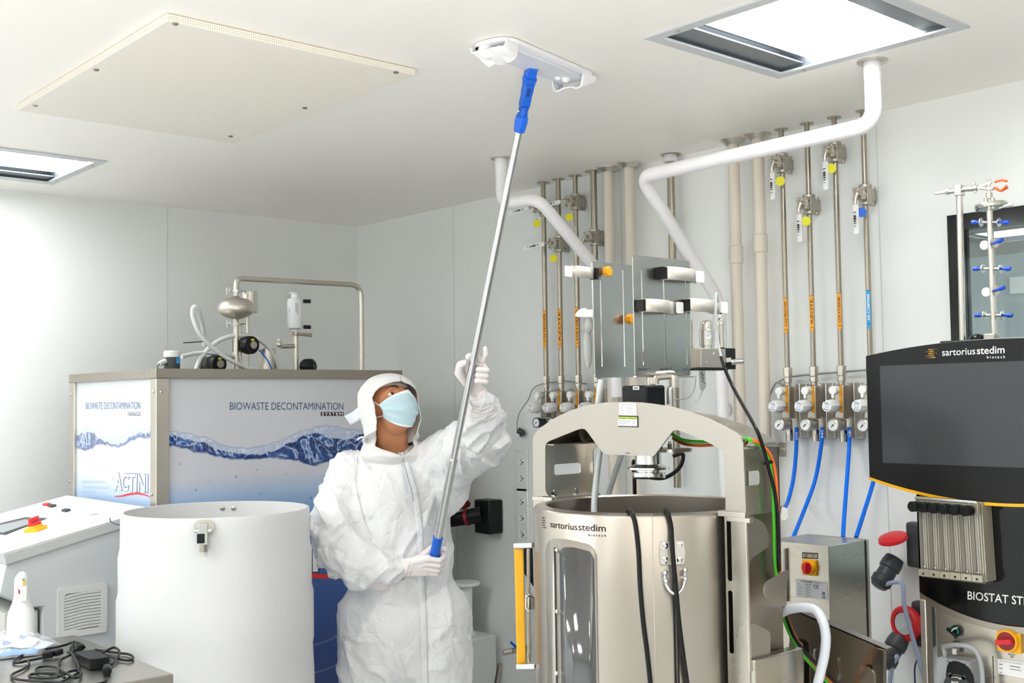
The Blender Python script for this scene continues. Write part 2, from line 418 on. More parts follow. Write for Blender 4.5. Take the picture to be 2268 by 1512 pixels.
# ================================================================== PIPES ON THE WALL
def flange(o, x, y, r, t=.003, m='pipe_steel', cone=False):
    p = [(r * .35, 0), (r, 0), (r, -t), (r * .35, -t)] if not cone else [(r * .45, -.016), (r * .62, -.02), (r, -.004), (r, 0), (r * .45, 0)]
    obj('flange', G().lathe(p, (x, y, H), seg=28, cap=False, closed=True), m, o)
PX = 3.385
def steel_valve(par, x, y, z, lever, tag):
    """ball valve: body, stem plate, rear clamp blocks with bolts, bent lever"""
    g = G(); g.cyl((x - .032, y, z), (x + .02, y, z), .016, seg=20)
    g.box((x, y, z), (.03, .034, .05)); g.lathe([(.010, 0), (.021, .002), (.021, .012), (.012, .014)], (x, y, z + .022)); g.lathe([(.012, -.014), (.021, -.012), (.021, -.002), (.01, 0)], (x, y, z - .022))
    g.bx((x - .042, y - .021, z - .021), (x - .036, y + .021, z + .021))
    for a in (-1, 1):
        for b in (-1, 1): g.cyl((x - .048, y + a * .016, z + b * .016), (x - .03, y + a * .016, z + b * .016), .0055, seg=10)
    g.cyl((x - .056, y, z), (x - .036, y, z), .009, seg=6)
    v = obj('ball_valve', g, 'cast_steel', par, bevel=.0015)
    c = G(); c.bx((x + .022, y - .012, z - .018), (XB - .004, y + .012, z + .018))
    for xx in (x + .026, XB - .01): c.cyl((xx, y, z - .028), (xx, y, z + .028), .006, seg=12); c.cyl((xx, y, z - .032), (xx, y, z - .024), .008, seg=10); c.cyl((xx, y, z + .024), (xx, y, z + .032), .008, seg=10)
    obj('wall_clamp', c, 'cast_steel', par)
    hx = x - .058
    if lever == 'down':
        a = [(hx + .006, y, z), (hx, y + .004, z - .022), (hx + .004, y + .006, z - .034)]; e0, e1 = V((hx + .004, y + .006, z - .036)), V((hx + .001, y + .004, z - .135))
    elif lever == 'side':
        a = [(hx + .004, y, z), (hx, y + .03, z + .002)]; e0, e1 = V((hx - .002, y + .03, z)), V((hx - .03, y + .135, z - .012))
    else:
        a = [(hx + .004, y, z), (hx, y + .015, z - .02), (hx - .01, y + .03, z - .045)]; e0, e1 = V((hx - .01, y + .03, z - .045)), V((hx - .014, y + .045, z - .07))
    l = G(); l.tube(a, .0065, 8); d = (e1 - e0).normalized(); sd = V((0, 1, 0)) if lever != 'side' else V((0, 0, 1)); n = d.cross(sd).normalized()
    lv = obj('lever_bracket', l, 'cast_steel', v)
    s = G().prism(rndloop([e0 - sd * .009, e1 - sd * .009, e1 + sd * .009, e0 + sd * .009], .006), n * .005)
    obj('lever', s, 'white_plastic', v, bevel=.001)
    mid = e0.lerp(e1, .3); nn = n if n.dot(TC) > 0 else -n
    k = G()
    for q, w in ((.28, .006), (.42, .012), (.5, .012), (.58, .008), (.66, .005), (.76, .003)):
        c0 = e0.lerp(e1, q) + nn * .006; k.prism([c0 - sd * .004 - d * w / 3, c0 + sd * .004 - d * w / 3, c0 + sd * .004 + d * w / 4, c0 - sd * .004 + d * w / 4], nn * .0003)
    if lever != 'steel': obj('printed_marks', k, 'print_black', lv)
    if tag:
        tx, ty, tz = tag; tp = V((tx, ty, tz))
        obj('tag', G().cyl(tp, tp + V((-.0012, -.0008, 0)), .0165, seg=24), 'yellow_tag' if lever != 'blue' else 'blue_plastic', par)
        obj('tag_wire', G().tube([tp + V((0, 0, .016)), tp + V((-.002, .002, .03)), V((hx + .01, y, z - .02))], .0008, 6), 'steel', par)
def strip_label(par, x, y, z0, z1, r, s, m, txt='print_black'):
    n = (TC + V((-.5, 0.25, 0))).normalized(); sd = n.cross(UP).normalized()
    w = r * .76; c0 = V((x, y, z0)) + n * (r + .0005)
    g = G().prism([c0 - sd * w + UP * .018, c0, c0 + sd * w + UP * .018, c0 + sd * w + UP * (z1 - z0), c0 - sd * w + UP * (z1 - z0)], n * .0008)
    l = obj('gas_label', g, m, par)
    ln = G()
    for zz in (z0 + .02, z1 - .0015): ln.prism([V((x, y, zz)) + n * (r + .0014) - sd * w, V((x, y, zz)) + n * (r + .0014) + sd * w, V((x, y, zz + .0015)) + n * (r + .0014) + sd * w, V((x, y, zz + .0015)) + n * (r + .0014) - sd * w], n * .0002)
    obj('label_edge', ln, 'print_black', l)
    q0 = V((x, y, z0 + .032)) + n * (r + .0016); L = (z1 - z0 - .045)
    # letters read upwards
    return text(s, quad(q0 - sd * w * .62, q0 - sd * w * .62 + UP * L, q0 + sd * w * .62), txt, l, bold=.012)
LP = [(3.612, .0105), (3.517, .0105), (3.412, .0105), (3.303, .0135)]
LL = ['steel gas pipe marked CO2 PROCESS, left pipe of the group beside the bent white duct', 'steel gas pipe marked AZOTE between the CO2 and oxygen pipes, left pipe group', 'steel gas pipe marked OXYGENE, mostly behind the vertical sparger plates', 'thickest steel pipe of the left group, next to the cream pipes']
VL = [((1197, 463), 'side', (1189.5, 495)), ((1240, 540), 'side', (1226, 572)), ((1276, 447), 'side', (1261, 481)), ((1318, 526), 'steel', None)]
LT = ['CO2 PROCESS', 'AZOTE', 'OXYGENE', None]
GP = []
def gas_pipe(y, r, label, vpx, lever, tag, word, lz, grp, lm='orange_label', txt='print_black'):
    t = thing('gas_pipe', (PX, y, 1.745), label, 'pipe', grp)
    obj('pipe_run', G().cyl((PX, y, 1.745), (PX, y, H), r, seg=20), 'pipe_steel', t)
    flange(t, PX, y, r * 2.75)
    z = atX(vpx[0], vpx[1], PX).z
    steel_valve(t, PX, y, z, lever, None if tag is None else tuple(atX(tag[0], tag[1], PX - (.04 if lever == 'down' else .06))))
    if word: strip_label(t, PX, y, lz[0], lz[1], r, word, lm, txt)
    return t
for (y, r), lb, (vp, lv, tg), w in zip(LP, LL, VL, LT):
    GP.append(gas_pipe(y, r, lb, vp, lv, tg, w, (1.862, 2.035), 'steel gas pipes on the right wall, far group'))
RP = [2.363, 2.256, 2.147, 2.036]
RL = ['steel gas pipe marked CO2 PROCESS, first right of the cream pipes', 'steel gas pipe marked AZOTE, second right of the cream pipes', 'steel gas pipe marked OXYGENE, third right of the cream pipes', 'steel pipe with blue AIR COMPRIME label, nearest to the window']
RV = [((1733, 362), (1728, 401)), ((1793, 453), (1785, 490)), ((1847, 338), (1841, 373)), ((1916, 432), (1908, 470))]
for y, lb, (vp, tg), w in zip(RP, RL, RV, ['CO2 PROCESS', 'AZOTE', 'OXYGENE', 'AIR COMPRIME']):
    air = w[0] == 'A' and w[1] == 'I'
    o = gas_pipe(y, .0088, lb, vp, 'down', tg, w, (1.862, 1.995), 'steel gas pipes on the right wall, near group', 'blue_label' if air else 'orange_label', 'print_white' if air else 'print_black')
    if air:
        for c in o.children:
            if c.name.startswith('tag') and 'wire' not in c.name: c.data.materials.clear(); c.data.materials.append(MATS['blue_plastic'])
t = thing('steel_riser', (3.39, 2.885, 1.3), 'plain steel riser behind the slanting white duct, between the cream pipe pairs', 'pipe')
obj('pipe_run', G().cyl((3.39, 2.885, 1.3), (3.39, 2.885, H), .0145, seg=20), 'pipe_steel', t); flange(t, 3.39, 2.885, .04)
obj('sleeve', G().cyl((3.39, 2.885, H - .03), (3.39, 2.885, H - .003), .028, .024, seg=24), 'white_pvc', t)
CP = [(3.212, 'far left'), (3.096, 'near left'), (2.572, 'far right'), (2.462, 'near right')]
CLB = ['cream plastic pipe right beside the thick steel pipe, leftmost of the four cream pipes', 'cream plastic pipe left of the bend of the slanting white duct', 'cream pipe with sleeve joint, left one of the pair beside the near gas pipes', 'cream pipe with sleeve joint, right one of the pair, next to the near gas pipes']
for k, (y, n) in enumerate(CP):
    t = thing('cream_pipe', (3.38, y, 0), CLB[k], 'pipe', 'cream pipes on the right wall')
    obj('pipe_run', G().cyl((3.38, y, .0), (3.38, y, H), .0215, seg=28), 'cream_pvc', t); flange(t, 3.38, y, .047, m='satin_steel', cone=True)
    if k > 1: obj('sleeve_joint', G().lathe([(.0216, -.035), (.026, -.03), (.026, .03), (.0216, .035)], (3.38, y, 2.17 if k == 2 else 2.2), seg=28), 'cream_pvc', t)
# white insulated ducts
def duct(name, pts, label):
    p = rnd(pts, .055, 8); t = thing('white_duct', pts[0], label, 'pipe', 'bent white ducts from the ceiling')
    obj('pipe_run', G().tube(p, .0235, 24), 'white_pvc', t)
    obj('flange', G().lathe([(.02, 0), (.043, 0), (.043, -.004), (.02, -.004)], pts[0], seg=32, cap=False, closed=True), 'satin_steel', t)
    obj('collar', G().lathe([(.0236, -.05), (.0246, -.048), (.0246, -.004), (.0236, -.003)], pts[0], seg=32), 'white_pvc', t)
    for i in range(1, len(pts) - 1):
        a, b = V(pts[i]), V(pts[i + 1]); d = (b - a).normalized(); c = a + d * .07
        obj('joint_seam', G().lathe([(.0236, 0), (.0243, .001), (.0243, .003), (.0236, .004)], c, d, seg=28), 'white_pvc', t)
    for k, z in enumerate((.008,)):
        for a in range(3):
            an = a * 2.09 + .5; obj('screw', G().ell(V(pts[0]) + V((.034 * math.cos(an), .034 * math.sin(an), -.005)), .004, seg=8, rings=6), 'dark_steel', t)
    return t
duct('d', [(2.897, 1.708, H), (2.897, 1.708, 2.418), (2.897, 2.60, 2.408), tuple(atY(1592, 665, 2.60)), tuple(atY(1592, 665, 2.60) + V((.01, .0, -.55))), tuple(atY(1592, 665, 2.60) + V((.03, .0, -1.6)))], 'bent white duct running from beside the ceiling light down behind the filter housing')
q = atY(1325, 600, 3.13)
duct('d', [(2.905, 3.34, H), (2.905, 3.34, 2.418), (2.905, 3.13, 2.408), tuple(q), tuple(q + V((.08, 0, -.07))), tuple(q + V((.09, 0, -.5)))], 'bent white duct starting behind the mop pole and sloping down to the sparger plates')
# ================================================================== GAS REGULATORS
def regulator(y, label, grp, group2, word=True, simple=False):
    t = thing('gas_regulator', (PX, y, 1.745), label, 'regulator', grp)
    g = G(); g.bx((XB - .022, y - .052, 1.5), (XB - .002, y + .008, 1.69)); g.bx((PX - .005, y - .05, 1.505), (XB - .02, y - .046, 1.69))
    obj('back_box', g, 'satin_steel', t, bevel=.002)
    g = G(); g.box((PX - .005, y, 1.625), (.034, .036, .115)); g.cyl((PX, y, 1.565), (PX, y, 1.52), .011, seg=16); g.cyl((PX, y, 1.68), (PX, y, 1.72), .0105)
    obj('manifold', g, 'cast_steel', t, bevel=.004)
    g = G(); g.cyl((PX, y, 1.715), (PX, y, 1.748), .0165, seg=6); g.cyl((PX, y, 1.695), (PX, y, 1.712), .0145, seg=6); obj('hex_nut', g, 'steel', t, bevel=.001)
    if word: obj('orange_strip', G().bx((PX - .0255, y - .0155, 1.59), (PX - .0225, y - .0055, 1.68)), 'orange_label', t)
    d = V((-.99, -.08, -.01)).normalized()
    c = V((PX - .022, y, 1.665)); g = G(); g.cyl(c, c + d * .026, .0075, seg=14); g.cyl(c + d * .02, c + d * .042, .0155, .014, seg=20)
    u, v, w = g.fr(d)
    g.prism([c + d * .03 + UP * .008 - u * .006, c + d * .03 - UP * .026 - u * .004, c + d * .03 - UP * .026 + u * .004, c + d * .03 + UP * .008 + u * .006], d * .012)
    obj('shut_off_knob', g, 'white_plastic', t, bevel=.001)
    c = V((PX - .022, y, 1.612)); g = G(); g.cyl(c, c + d * .03, .012, seg=16); obj('regulator_stem', g, 'cast_steel', t)
    g = G(); rs = []
    for h, r in ((.022, .017), (.03, .0225), (.078, .0195), (.083, .0165)):
        rs.append([g.bm.verts.new(c + d * h + (u * math.cos(a) + v * math.sin(a)) * r * (1 if h > .08 or h < .025 else (1.06 if k % 4 < 2 else .92))) for k in range(32) for a in [2 * math.pi * k / 32]])
    for a, b in zip(rs, rs[1:]): g.bridge(a, b)
    g.bm.faces.new(rs[0][::-1]); g.bm.faces.new(rs[-1])
    kb = obj('regulator_knob', g, 'white_plastic', t, smooth=50)
    g = G(); e = c + d * .0835
    for sg in (0, 1):
        a0 = .6 + math.pi * sg; P = [e + (u * math.cos(a0 + i * .2) + v * math.sin(a0 + i * .2)) * .0125 for i in range(9)]; Q = [e + (u * math.cos(a0 + i * .2) + v * math.sin(a0 + i * .2)) * .0105 for i in range(8, -1, -1)]
        g.prism(P + Q, d * .0003)
    for a, b in ((-.004, .004), (.004, .004), (-.004, -.004), (.004, -.004)): g.cyl(e + u * a + v * b, e + u * a + v * b + d * .0003, .0015, seg=8)
    obj('printed_dial', g, mat('print_blue', '1c5fa8', .5) if not simple else 'print_black', kb)
    c = V((PX - .02, y, 1.548)); g = G(); g.cyl(c, c + d * .028, .018, seg=24); g.lathe([(.0215, 0), (.0215, .022), (.019, .024), (.018, .02)], c + d * .026, d, seg=28); gg = obj('gauge_case', g, 'satin_steel' if not simple else 'anthracite', t)
    e = c + d * .0465; obj('gauge_face', G().cyl(e, e + d * .001, .0178, seg=24), 'paper', gg)
    g = G(); g.prism([e + d * .0015 + u * .011 + v * .01, e + d * .0015 - u * .008 - v * .006, e + d * .0015 - u * .006 - v * .008], d * .0004); g.cyl(e + d * .001, e + d * .003, .0025, seg=10); obj('needle', g, 'print_black', gg)
    g = G(); g.cyl((PX, y, 1.53), (PX, y, 1.516), .013, seg=6); g.cyl((PX, y, 1.516), (PX, y, 1.49), .0125, .0135, seg=20); obj('hose_fitting', g, 'steel', t)
    return t
for k, (y, r) in enumerate(LP):
    regulator(y, ['grey regulator with gauge, leftmost on the wall under the CO2 PROCESS pipe', 'grey regulator under the AZOTE pipe left of the arch', 'grey regulator under the OXYGENE pipe, half behind the arch', 'grey regulator nearest the white hose behind the arch'][k], 'regulators of the far pipe group', '', k > 0, True)
for k, y in enumerate(RP):
    regulator(y, ['white knob regulator with the CO2 marked blue hose', 'white knob regulator with the N2 marked blue hose', 'white knob regulator with the straight hanging blue hose', 'white knob regulator mostly hidden behind the black screen'][k], 'regulators of the near pipe group', '')
g = G(); g.tube([(3.425, 2.43, 1.70), (3.42, 2.36, 1.717), (3.42, 2.15, 1.728), (3.42, 1.95, 1.735), (3.42, 1.8, 1.73)], .0035, 8, sm=6); g.tube([(3.43, 2.4, 1.66), (3.42, 2.415, 1.69), (3.415, 2.44, 1.69), (3.41, 2.47, 1.62), (3.42, 2.5, 1.5)], .0035, 8, sm=6)
obj('thin_grey_cable', g, mat('cable_grey', '9b9b96', .5), None, 'thin grey cable running behind the near regulators along the wall', 'cable')
# blue gas hoses
def bl(pts, label, mark=None):
    P = [atX(a, b, x) for a, b, x in pts]; t = thing('blue_hose', P[0], label, 'hose', 'blue gas hoses')
    obj('hose_run', G().tube(P, .0068, 14, sm=10), 'blue_hose', t)
    if mark:
        p = P[0].lerp(P[1], .35); n = (TC + V((-.1, 0, 0))).normalized(); s = n.cross(UP); q0 = p + n * .0075 - UP * .014
        text(mark, quad(q0 - s * .0035, q0 - s * .0035 + UP * .028, q0 + s * .0035), 'print_white', t, bold=.02)
bl([(1764, 946, PX), (1763, 1000, PX), (1757, 1060, PX - .01), (1745, 1110, 3.33), (1734, 1130, 3.2)], 'blue hose marked CO2 curving down behind the arch leg', 'CO2')
bl([(1821, 946, PX), (1819, 985, PX), (1806, 1060, PX), (1783, 1125, 3.32), (1760, 1182, 3.15), (1757, 1190, 3.15)], 'blue hose marked N2 curving left to the steel control box', 'N2')
bl([(1881, 946, PX), (1881, 985, PX), (1876, 1060, 3.33), (1870, 1140, 3.2), (1867, 1190, 3.12)], 'blue hose hanging almost straight to the steel control box', '2')
bl([(1952, 946, PX), (1948, 1010, PX), (1932, 1075, PX), (1915, 1130, 3.3), (1896, 1190, 3.2)], 'blue hose emerging below the black screen, nearest to the window')
# ================================================================== WALL SOCKETS
def sockets(n, px, pyc, pitch, label):
    y = atX(px, pyc, XB).y; zc = atX(px, pyc, XB).z; hh = .04 * n + .016; t = thing('wall_socket', (XB, y, zc - hh), label, 'socket', 'white socket strips on the right wall')
    boxo('cover_plate', (XB - .014, y - .038, zc - hh), (XB - .001, y + .038, zc + hh), 'white_plastic', t, bevel=.004)
    for k in range(n):
        z = zc + (k - (n - 1) / 2) * -.072
        g = G().lathe([(.0215, 0), (.0215, .003), (.019, .0035), (.017, -.004), (.001, -.004)], (XB - .0135, y, z), (-1, 0, 0), seg=28); s = obj('socket_insert', g, 'white_plastic', t)
        g = G(); 
        for a in (-.0085, .0085): g.cyl((XB - .0175, y, z + a), (XB - .018, y, z + a), .0028, seg=10)
        g.cyl((XB - .011, y - .011, z), (XB - .021, y - .011, z), .0028, seg=10)
        obj('contact_hole', g, 'print_black', s)
sockets(2, 1160, 1041, 0, 'white wall strip with two sockets, left of the arch')
sockets(3, 1161, 1147, 0, 'white wall strip with three sockets, beside the yellow door handle')
# sensor hanging on a cable
t = thing('hanging_sensor', atX(1152, 955, 3.41), 'dark grey plug hanging on a thin cable left of the arch', 'plug')
g = G(); a = atX(1147, 952, 3.405); b = atX(1160, 960, 3.42); g.cyl(a, b, .014, seg=16); g.cyl(b, atX(1152, 966, 3.43), .008, .004); obj('plug_body', g, 'anthracite', t, bevel=.002)
obj('cable', G().tube([atX(*q) for q in ((1145, 953, 3.405), (1147, 925, 3.41), (1156, 905, 3.41), (1170, 885, 3.41), (1180, 862, 3.42), (1200, 850, 3.42), (1240, 845, 3.42), (1260, 844, 3.42), (1300, 850, 3.42))], .0025, 8, sm=6), 'cable_grey', t)
# black CEE socket behind the worker
t = thing('black_socket_box', (XB, 4.06, 1.03), 'black industrial socket box with dark red cap on the wall beside the worker', 'socket')
y = atX(1098, 1150, XB).y
g = G(); g.bx((XB - .085, y - .055, 1.035), (XB - .002, y + .055, 1.19)); obj('socket_box', g, 'black_plastic', t, bevel=.008)
a = V((XB - .085, y + .02, 1.12)); d = V((-.5, .8, -.2)).normalized()
g = G(); g.cyl(a - d * .02, a + d * .05, .038, .036); obj('socket_collar', g, 'black_plastic', t, bevel=.003)
g = G(); g.cyl(a + d * .05, a + d * .066, .0385, .0385); obj('red_ring', g, 'dark_red', t, bevel=.002)
g = G(); g.cyl(a + d * .06, a + d * .2, .034, .026); obj('plug', g, 'black_plastic', t, bevel=.004)
g = G(); c = a + V((-.045, .085, .046)); g.ell(c, (.052, .052, .013), Matrix.Rotation(.35, 3, 'Y') @ Matrix.Rotation(-.45, 3, 'X')); obj('flip_cap', g, 'dark_red', t)
# red CEE sockets left of the tower
def cee(cx, cy, label, op):
    p = atX(cx, cy, XB - .03); t = thing('red_socket', (XB, p.y, p.z - .06), label, 'socket', 'red industrial sockets by the tower')
    y, z = p.y, p.z
    obj('socket_base', G().bx((XB - .045, y - .06, z - .075), (XB - .002, y + .006, z + .07)), 'anthracite', t, bevel=.01)
    g = G()
    if op:
        d = V((-.36, .05, .93)).normalized(); c = V((XB - .095, y + .02, z + .02)); g.lathe([(.001, .012), (.03, .012), (.045, .006), (.048, -.004), (.04, -.006), (.001, -.004)], c, d, seg=32)
    else:
        d = V((-.97, .22, .0)); c = V((XB - .055, y + .01, z + .0)); g.lathe([(.001, -.01), (.05, -.01), (.056, 0), (.056, .018), (.05, .024), (.038, .024), (.037, .018), (.001, .018)], c, d, seg=36)
    cp = obj('red_cap', g, 'red_plastic', t)
    if not op:
        obj('rating_plate', G().cyl(c + d * .019, c + d * .0215, .035, seg=30), 'grey_plastic', cp)
    e = V((XB - .07, y + .035, z - .055)); dd = V((-.55, .25, -.8)).normalized() 
    g = G(); g.lathe([(.03, -.01), (.034, .01), (.034, .03), (.029, .034), (.03, .06), (.034, .065), (.034, .085), (.024, .1), (.012, .104)], e, dd, seg=20); pl = obj('plug', g, 'anthracite', t, smooth=30)
    return t, e + dd * .1
t1, e1 = cee(2014, 1203, 'upper red industrial socket with lid lifted, left of the black tower', True)
t2, e2 = cee(2026, 1378, 'lower red industrial socket with round red lid, left of the steel tower leg', False)
mat('cable_lilac', 'a9b0cc', .4)
obj('power_cable', G().tube([e1, atX(1995, 1290, 3.31), atX(2003, 1340, 3.3), atX(2018, 1400, 3.3), atX(2035, 1460, 3.3), atX(2050, 1530, 3.3), atX(2040, 1620, 3.3)], .007, 12, sm=8), 'cable_lilac', None, 'pale violet cable hanging from the upper red socket', 'cable', 'power cables from the red sockets')
obj('power_cable', G().tube([e2, atX(1988, 1452, 3.33), atX(1976, 1475, 3.32), atX(1971, 1520, 3.32), atX(1975, 1600, 3.32)], .007, 12, sm=8), 'cable_lilac', None, 'pale violet cable from the lower red socket, leaving the bottom edge', 'cable', 'power cables from the red sockets')
g = G(); g.tube([atX(2034, 1455, 3.33), atX(2026, 1480, 3.33), atX(2028, 1530, 3.33)], .0025, 8, sm=6); obj('thin_blue_cable', g, mat('navy', '1c2452', .5), None, 'thin dark blue cable beside the tower leg', 'cable')
# white stand behind the worker
t = thing('white_pedestal', (3.3, 4.22, 0), 'pale round pedestal on a grey box against the wall, half hidden by the worker', 'pedestal')
c = atX(1030, 1300, 3.3); zt = atX(1040, 1292, 3.3).z
g = G(); g.lathe([(.03, 0), (.03, -.01), (.062, -.012), (.068, -.006), (.068, .004), (.06, .006), (.02, .004)], (3.3, c.y, zt), seg=32); g.cyl((3.3, c.y, zt - .01), (3.3, c.y, zt - .26), .034, .03); g.lathe([(.03, 0), (.045, -.005), (.045, -.02), (.03, -.03)], (3.3, c.y, zt - .22)); obj('drain_bowl', g, 'white_plastic', t)
boxo('stand_box', (3.2, c.y - .1, 0), (3.4, c.y + .08, zt - .235), 'light_grey', t, bevel=.008)
g = G(); a, b = atX(1108, 1470, 3.2), atX(1085, 1600, 3.2); g.tube([a, b], .012); obj('foot_lever', g, 'dark_steel', t)
t = thing('wall_tap', atX(1140, 1440, 3.35), 'small wall tap with blue lever behind the yellow handle', 'tap'); p = atX(1140, 1440, 3.35)
obj('tap_body', G().cyl((XB - .002, p.y, p.z), (3.33, p.y, p.z), .012).cyl((3.345, p.y, p.z), (3.30, p.y + .02, p.z - .005), .013), 'cast_steel', t)
obj('tap_lever', G().prism([V((3.34, p.y - .02, p.z + .012)), V((3.34, p.y + .02, p.z + .03)), V((3.34, p.y + .018, p.z + .038)), V((3.34, p.y - .022, p.z + .022))], (.008, 0, 0)), 'blue_plastic', t)
obj('wall_rosette', G().cyl(atX(1607, 907, XB) - V((.006, 0, 0)), atX(1607, 907, XB), .03).cyl(atX(1607, 907, XB) - V((.012, 0, 0)), atX(1607, 907, XB), .012), 'satin_steel', None, 'round steel wall rosette beside the white duct above the arch', 'rosette')
t = thing('wall_terminal', atX(1733, 995, XB), 'small steel terminal plate on the wall beside the arch', 'terminal'); p = atX(1733, 995, XB)
boxo('plate', (XB - .004, p.y - .016, p.z - .025), (XB - .0005, p.y + .016, p.z + .025), 'cast_steel', t, bevel=.001); obj('stud', G().cyl(p, p - V((.02, 0, 0)), .007), 'chrome', t)
# ================================================================== BIOWASTE CABINET
CX0, CX1, CY0, CY1, CZ = 1.78, 2.889, 4.0, 4.865, 1.782
cab = thing('biowaste_cabinet', (CX0, CY0, 0), 'tall steel framed cabinet with water print and BIOWASTE DECONTAMINATION lettering', 'cabinet')
p = .052; rt = .036
for x in (CX0, CX1 - p):
    for y in (CY0, CY1 - p): boxo('corner_post', (x, y, 0.0), (x + p, y + p, CZ - rt), 'post_steel', cab, bevel=.002)
g = G()
g.bx((CX0 - .003, CY0 - .004, CZ - rt), (CX1 + .003, CY0 + .03, CZ)); g.bx((CX0 - .003, CY1 - .03, CZ - rt), (CX1 + .003, CY1 + .003, CZ))
g.bx((CX0 - .003, CY0 + .03, CZ - rt), (CX0 + .03, CY1 - .03, CZ)); g.bx((CX1 - .03, CY0 + .03, CZ - rt), (CX1 + .003, CY1 - .03, CZ))
obj('top_rail', g, 'dark_steel', cab, bevel=.002)
boxo('top_plate', (CX0 + .03, CY0 + .03, CZ - .02), (CX1 - .03, CY1 - .03, CZ - .015), 'steel_h', cab)
def art(name, axis, a0, a1, TP, BP, HP, pale, flipseed):
    m = bpy.data.materials.new(name); m.use_nodes = True; MATS[name] = m; g = NT(m); b = g.n['Principled BSDF']
    b.inputs['Roughness'].default_value = .22; b.inputs['Coat Weight'].default_value = .15; b.inputs['Coat Roughness'].default_value = .05
    tc = g('TexCoord').outputs['Object']; sp = g('SeparateXYZ', tc); z = sp.outputs[2]
    A = g('MapRange', sp.outputs[axis], a0, a1, 0.0, 1.0).outputs[0]
    flat = g('CombineXYZ', sp.outputs[axis], z, flipseed).outputs[0]
    def curve(P):
        nd = g.n.new('ShaderNodeFloatCurve'); c = nd.mapping.curves[0]
        while len(c.points) < len(P): c.points.new(.5, .5)
        for k, (u, zz) in enumerate(sorted(P)): c.points[k].location = (u, (zz - 1.0) / .8)
        nd.mapping.update(); g.l.new(A, nd.inputs['Value']); return nd.outputs[0]
    n1 = g('TexNoise', flat); n1.inputs['Scale'].default_value = 22; n1.inputs['Detail'].default_value = 5
    zn = g.math('ADD', g.math('MULTIPLY', g.math('SUBTRACT', z, 1.0), 1.25), g.math('MULTIPLY', g.math('SUBTRACT', n1.outputs[0], .5), .035))
    T, B, Hh = curve(TP), curve(BP), curve(HP)
    def sm(x, w=.008): return g('MapRange', x, 0.0, w, 0.0, 1.0, interpolation_type='SMOOTHSTEP').outputs[0]
    ins = g.math('MULTIPLY', sm(g.math('SUBTRACT', zn, B)), sm(g.math('SUBTRACT', T, zn)))
    haze = g.math('MULTIPLY', sm(g.math('SUBTRACT', zn, B)), sm(g.math('SUBTRACT', Hh, zn)))
    n2 = g('TexNoise', flat); n2.inputs['Scale'].default_value = 11; n2.inputs['Detail'].default_value = 7; n2.inputs['Distortion'].default_value = 2.2
    n3 = g('TexVoronoi', flat); n3.inputs['Scale'].default_value = 55; n3.feature = 'DISTANCE_TO_EDGE'
    ink = g.ramp(n2.outputs[0], [(.30, lin('081c4e')), (.46, lin('143a80')), (.50, lin('4a78bd')), (.535, lin('dbe6f5')), (.56, lin('2c5ba4')), (.60, lin('0c2963')), (.72, lin('0a2358'))])
    cell = g.ramp(n3.outputs[0], [(.0, lin('e8f0fa')), (.08, lin('3e6cb2')), (.3, lin('143a80'))])
    body = g.mix(.12, ink, cell)
    back = g.ramp(g('MapRange', z, .3, 1.8, 0.0, 1.0).outputs[0], [(.0, lin('12306e')), (.22, lin('173d88')), (.4, lin('2b569f')), (.5, lin('4673b5')), (.557, lin('5b87c8')), (.63, lin('8cb2df')), (.672, lin('b5cae6')), (.715, lin('d6d6de')), (1, lin('cfd0d3'))])
    c = g.mix(g.math('MULTIPLY', haze, .55), back, lin('9db8dc'))
    n4 = g('TexNoise', flat); n4.inputs['Scale'].default_value = 60; n4.inputs['Distortion'].default_value = 1.5
    c = g.mix(g.math('MULTIPLY', haze, g.ramp(n4.outputs[0], [(.5, (0, 0, 0, 1)), (.62, (.6, .6, .6, 1))])), c, lin('f4f7fb'))
    c = g.mix(ins, c, body)
    edge = g.math('SUBTRACT', 1, sm(g.math('ABSOLUTE', g.math('SUBTRACT', zn, g.math('ADD', B, .008))), .014)); c = g.mix(g.math('MULTIPLY', edge, .8), c, lin('16397f'))
    ed2 = g.math('SUBTRACT', 1, sm(g.math('ABSOLUTE', g.math('SUBTRACT', zn, Hh)), .006)); c = g.mix(g.math('MULTIPLY', ed2, .45), c, lin('5f86bd'))
    # droplets below the surface
    vo = g('TexVoronoi', flat); vo.inputs['Scale'].default_value = 30
    rr = g('SeparateColor', vo.outputs['Color'])
    dot = g.math('LESS_THAN', vo.outputs['Distance'], g.math('MULTIPLY', rr.outputs[0], .2))
    dot = g.math('MULTIPLY', dot, g.math('GREATER_THAN', rr.outputs[1], .62)); dot = g.math('MULTIPLY', dot, g.math('LESS_THAN', zn, B)); dot = g.math('MULTIPLY', dot, g.math('GREATER_THAN', z, 1.08))
    dot = g.math('MULTIPLY', dot, g('MapRange', A, .0, 1.0, .35, 1.0).outputs[0])
    c = g.mix(g.math('MULTIPLY', dot, .75), c, lin('2a5796'))
    # large faint ripple rings
    dx = g.math('SUBTRACT', sp.outputs[axis], a0 + (a1 - a0) * .62); dz = g.math('SUBTRACT', z, .95)
    R = g.math('SQRT', g.math('ADD', g.math('MULTIPLY', dx, dx), g.math('MULTIPLY', dz, dz)))
    ring = g.math('LESS_THAN', g.math('ABSOLUTE', g.math('SUBTRACT', g.math('FRACT', g.math('MULTIPLY', R, 9)), .5)), .02)
    ring = g.math('MULTIPLY', ring, g.math('MULTIPLY', g.math('GREATER_THAN', R, .25), g.math('LESS_THAN', z, 1.1)))
    c = g.mix(g.math('MULTIPLY', ring, .22), c, lin('b8cdf0'))
    if pale: c = g.mix(pale, c, lin('eef1f8'))  # side panel only: lamp glare mixed into the print colour
    g.l.new(c, b.inputs['Base Color'])
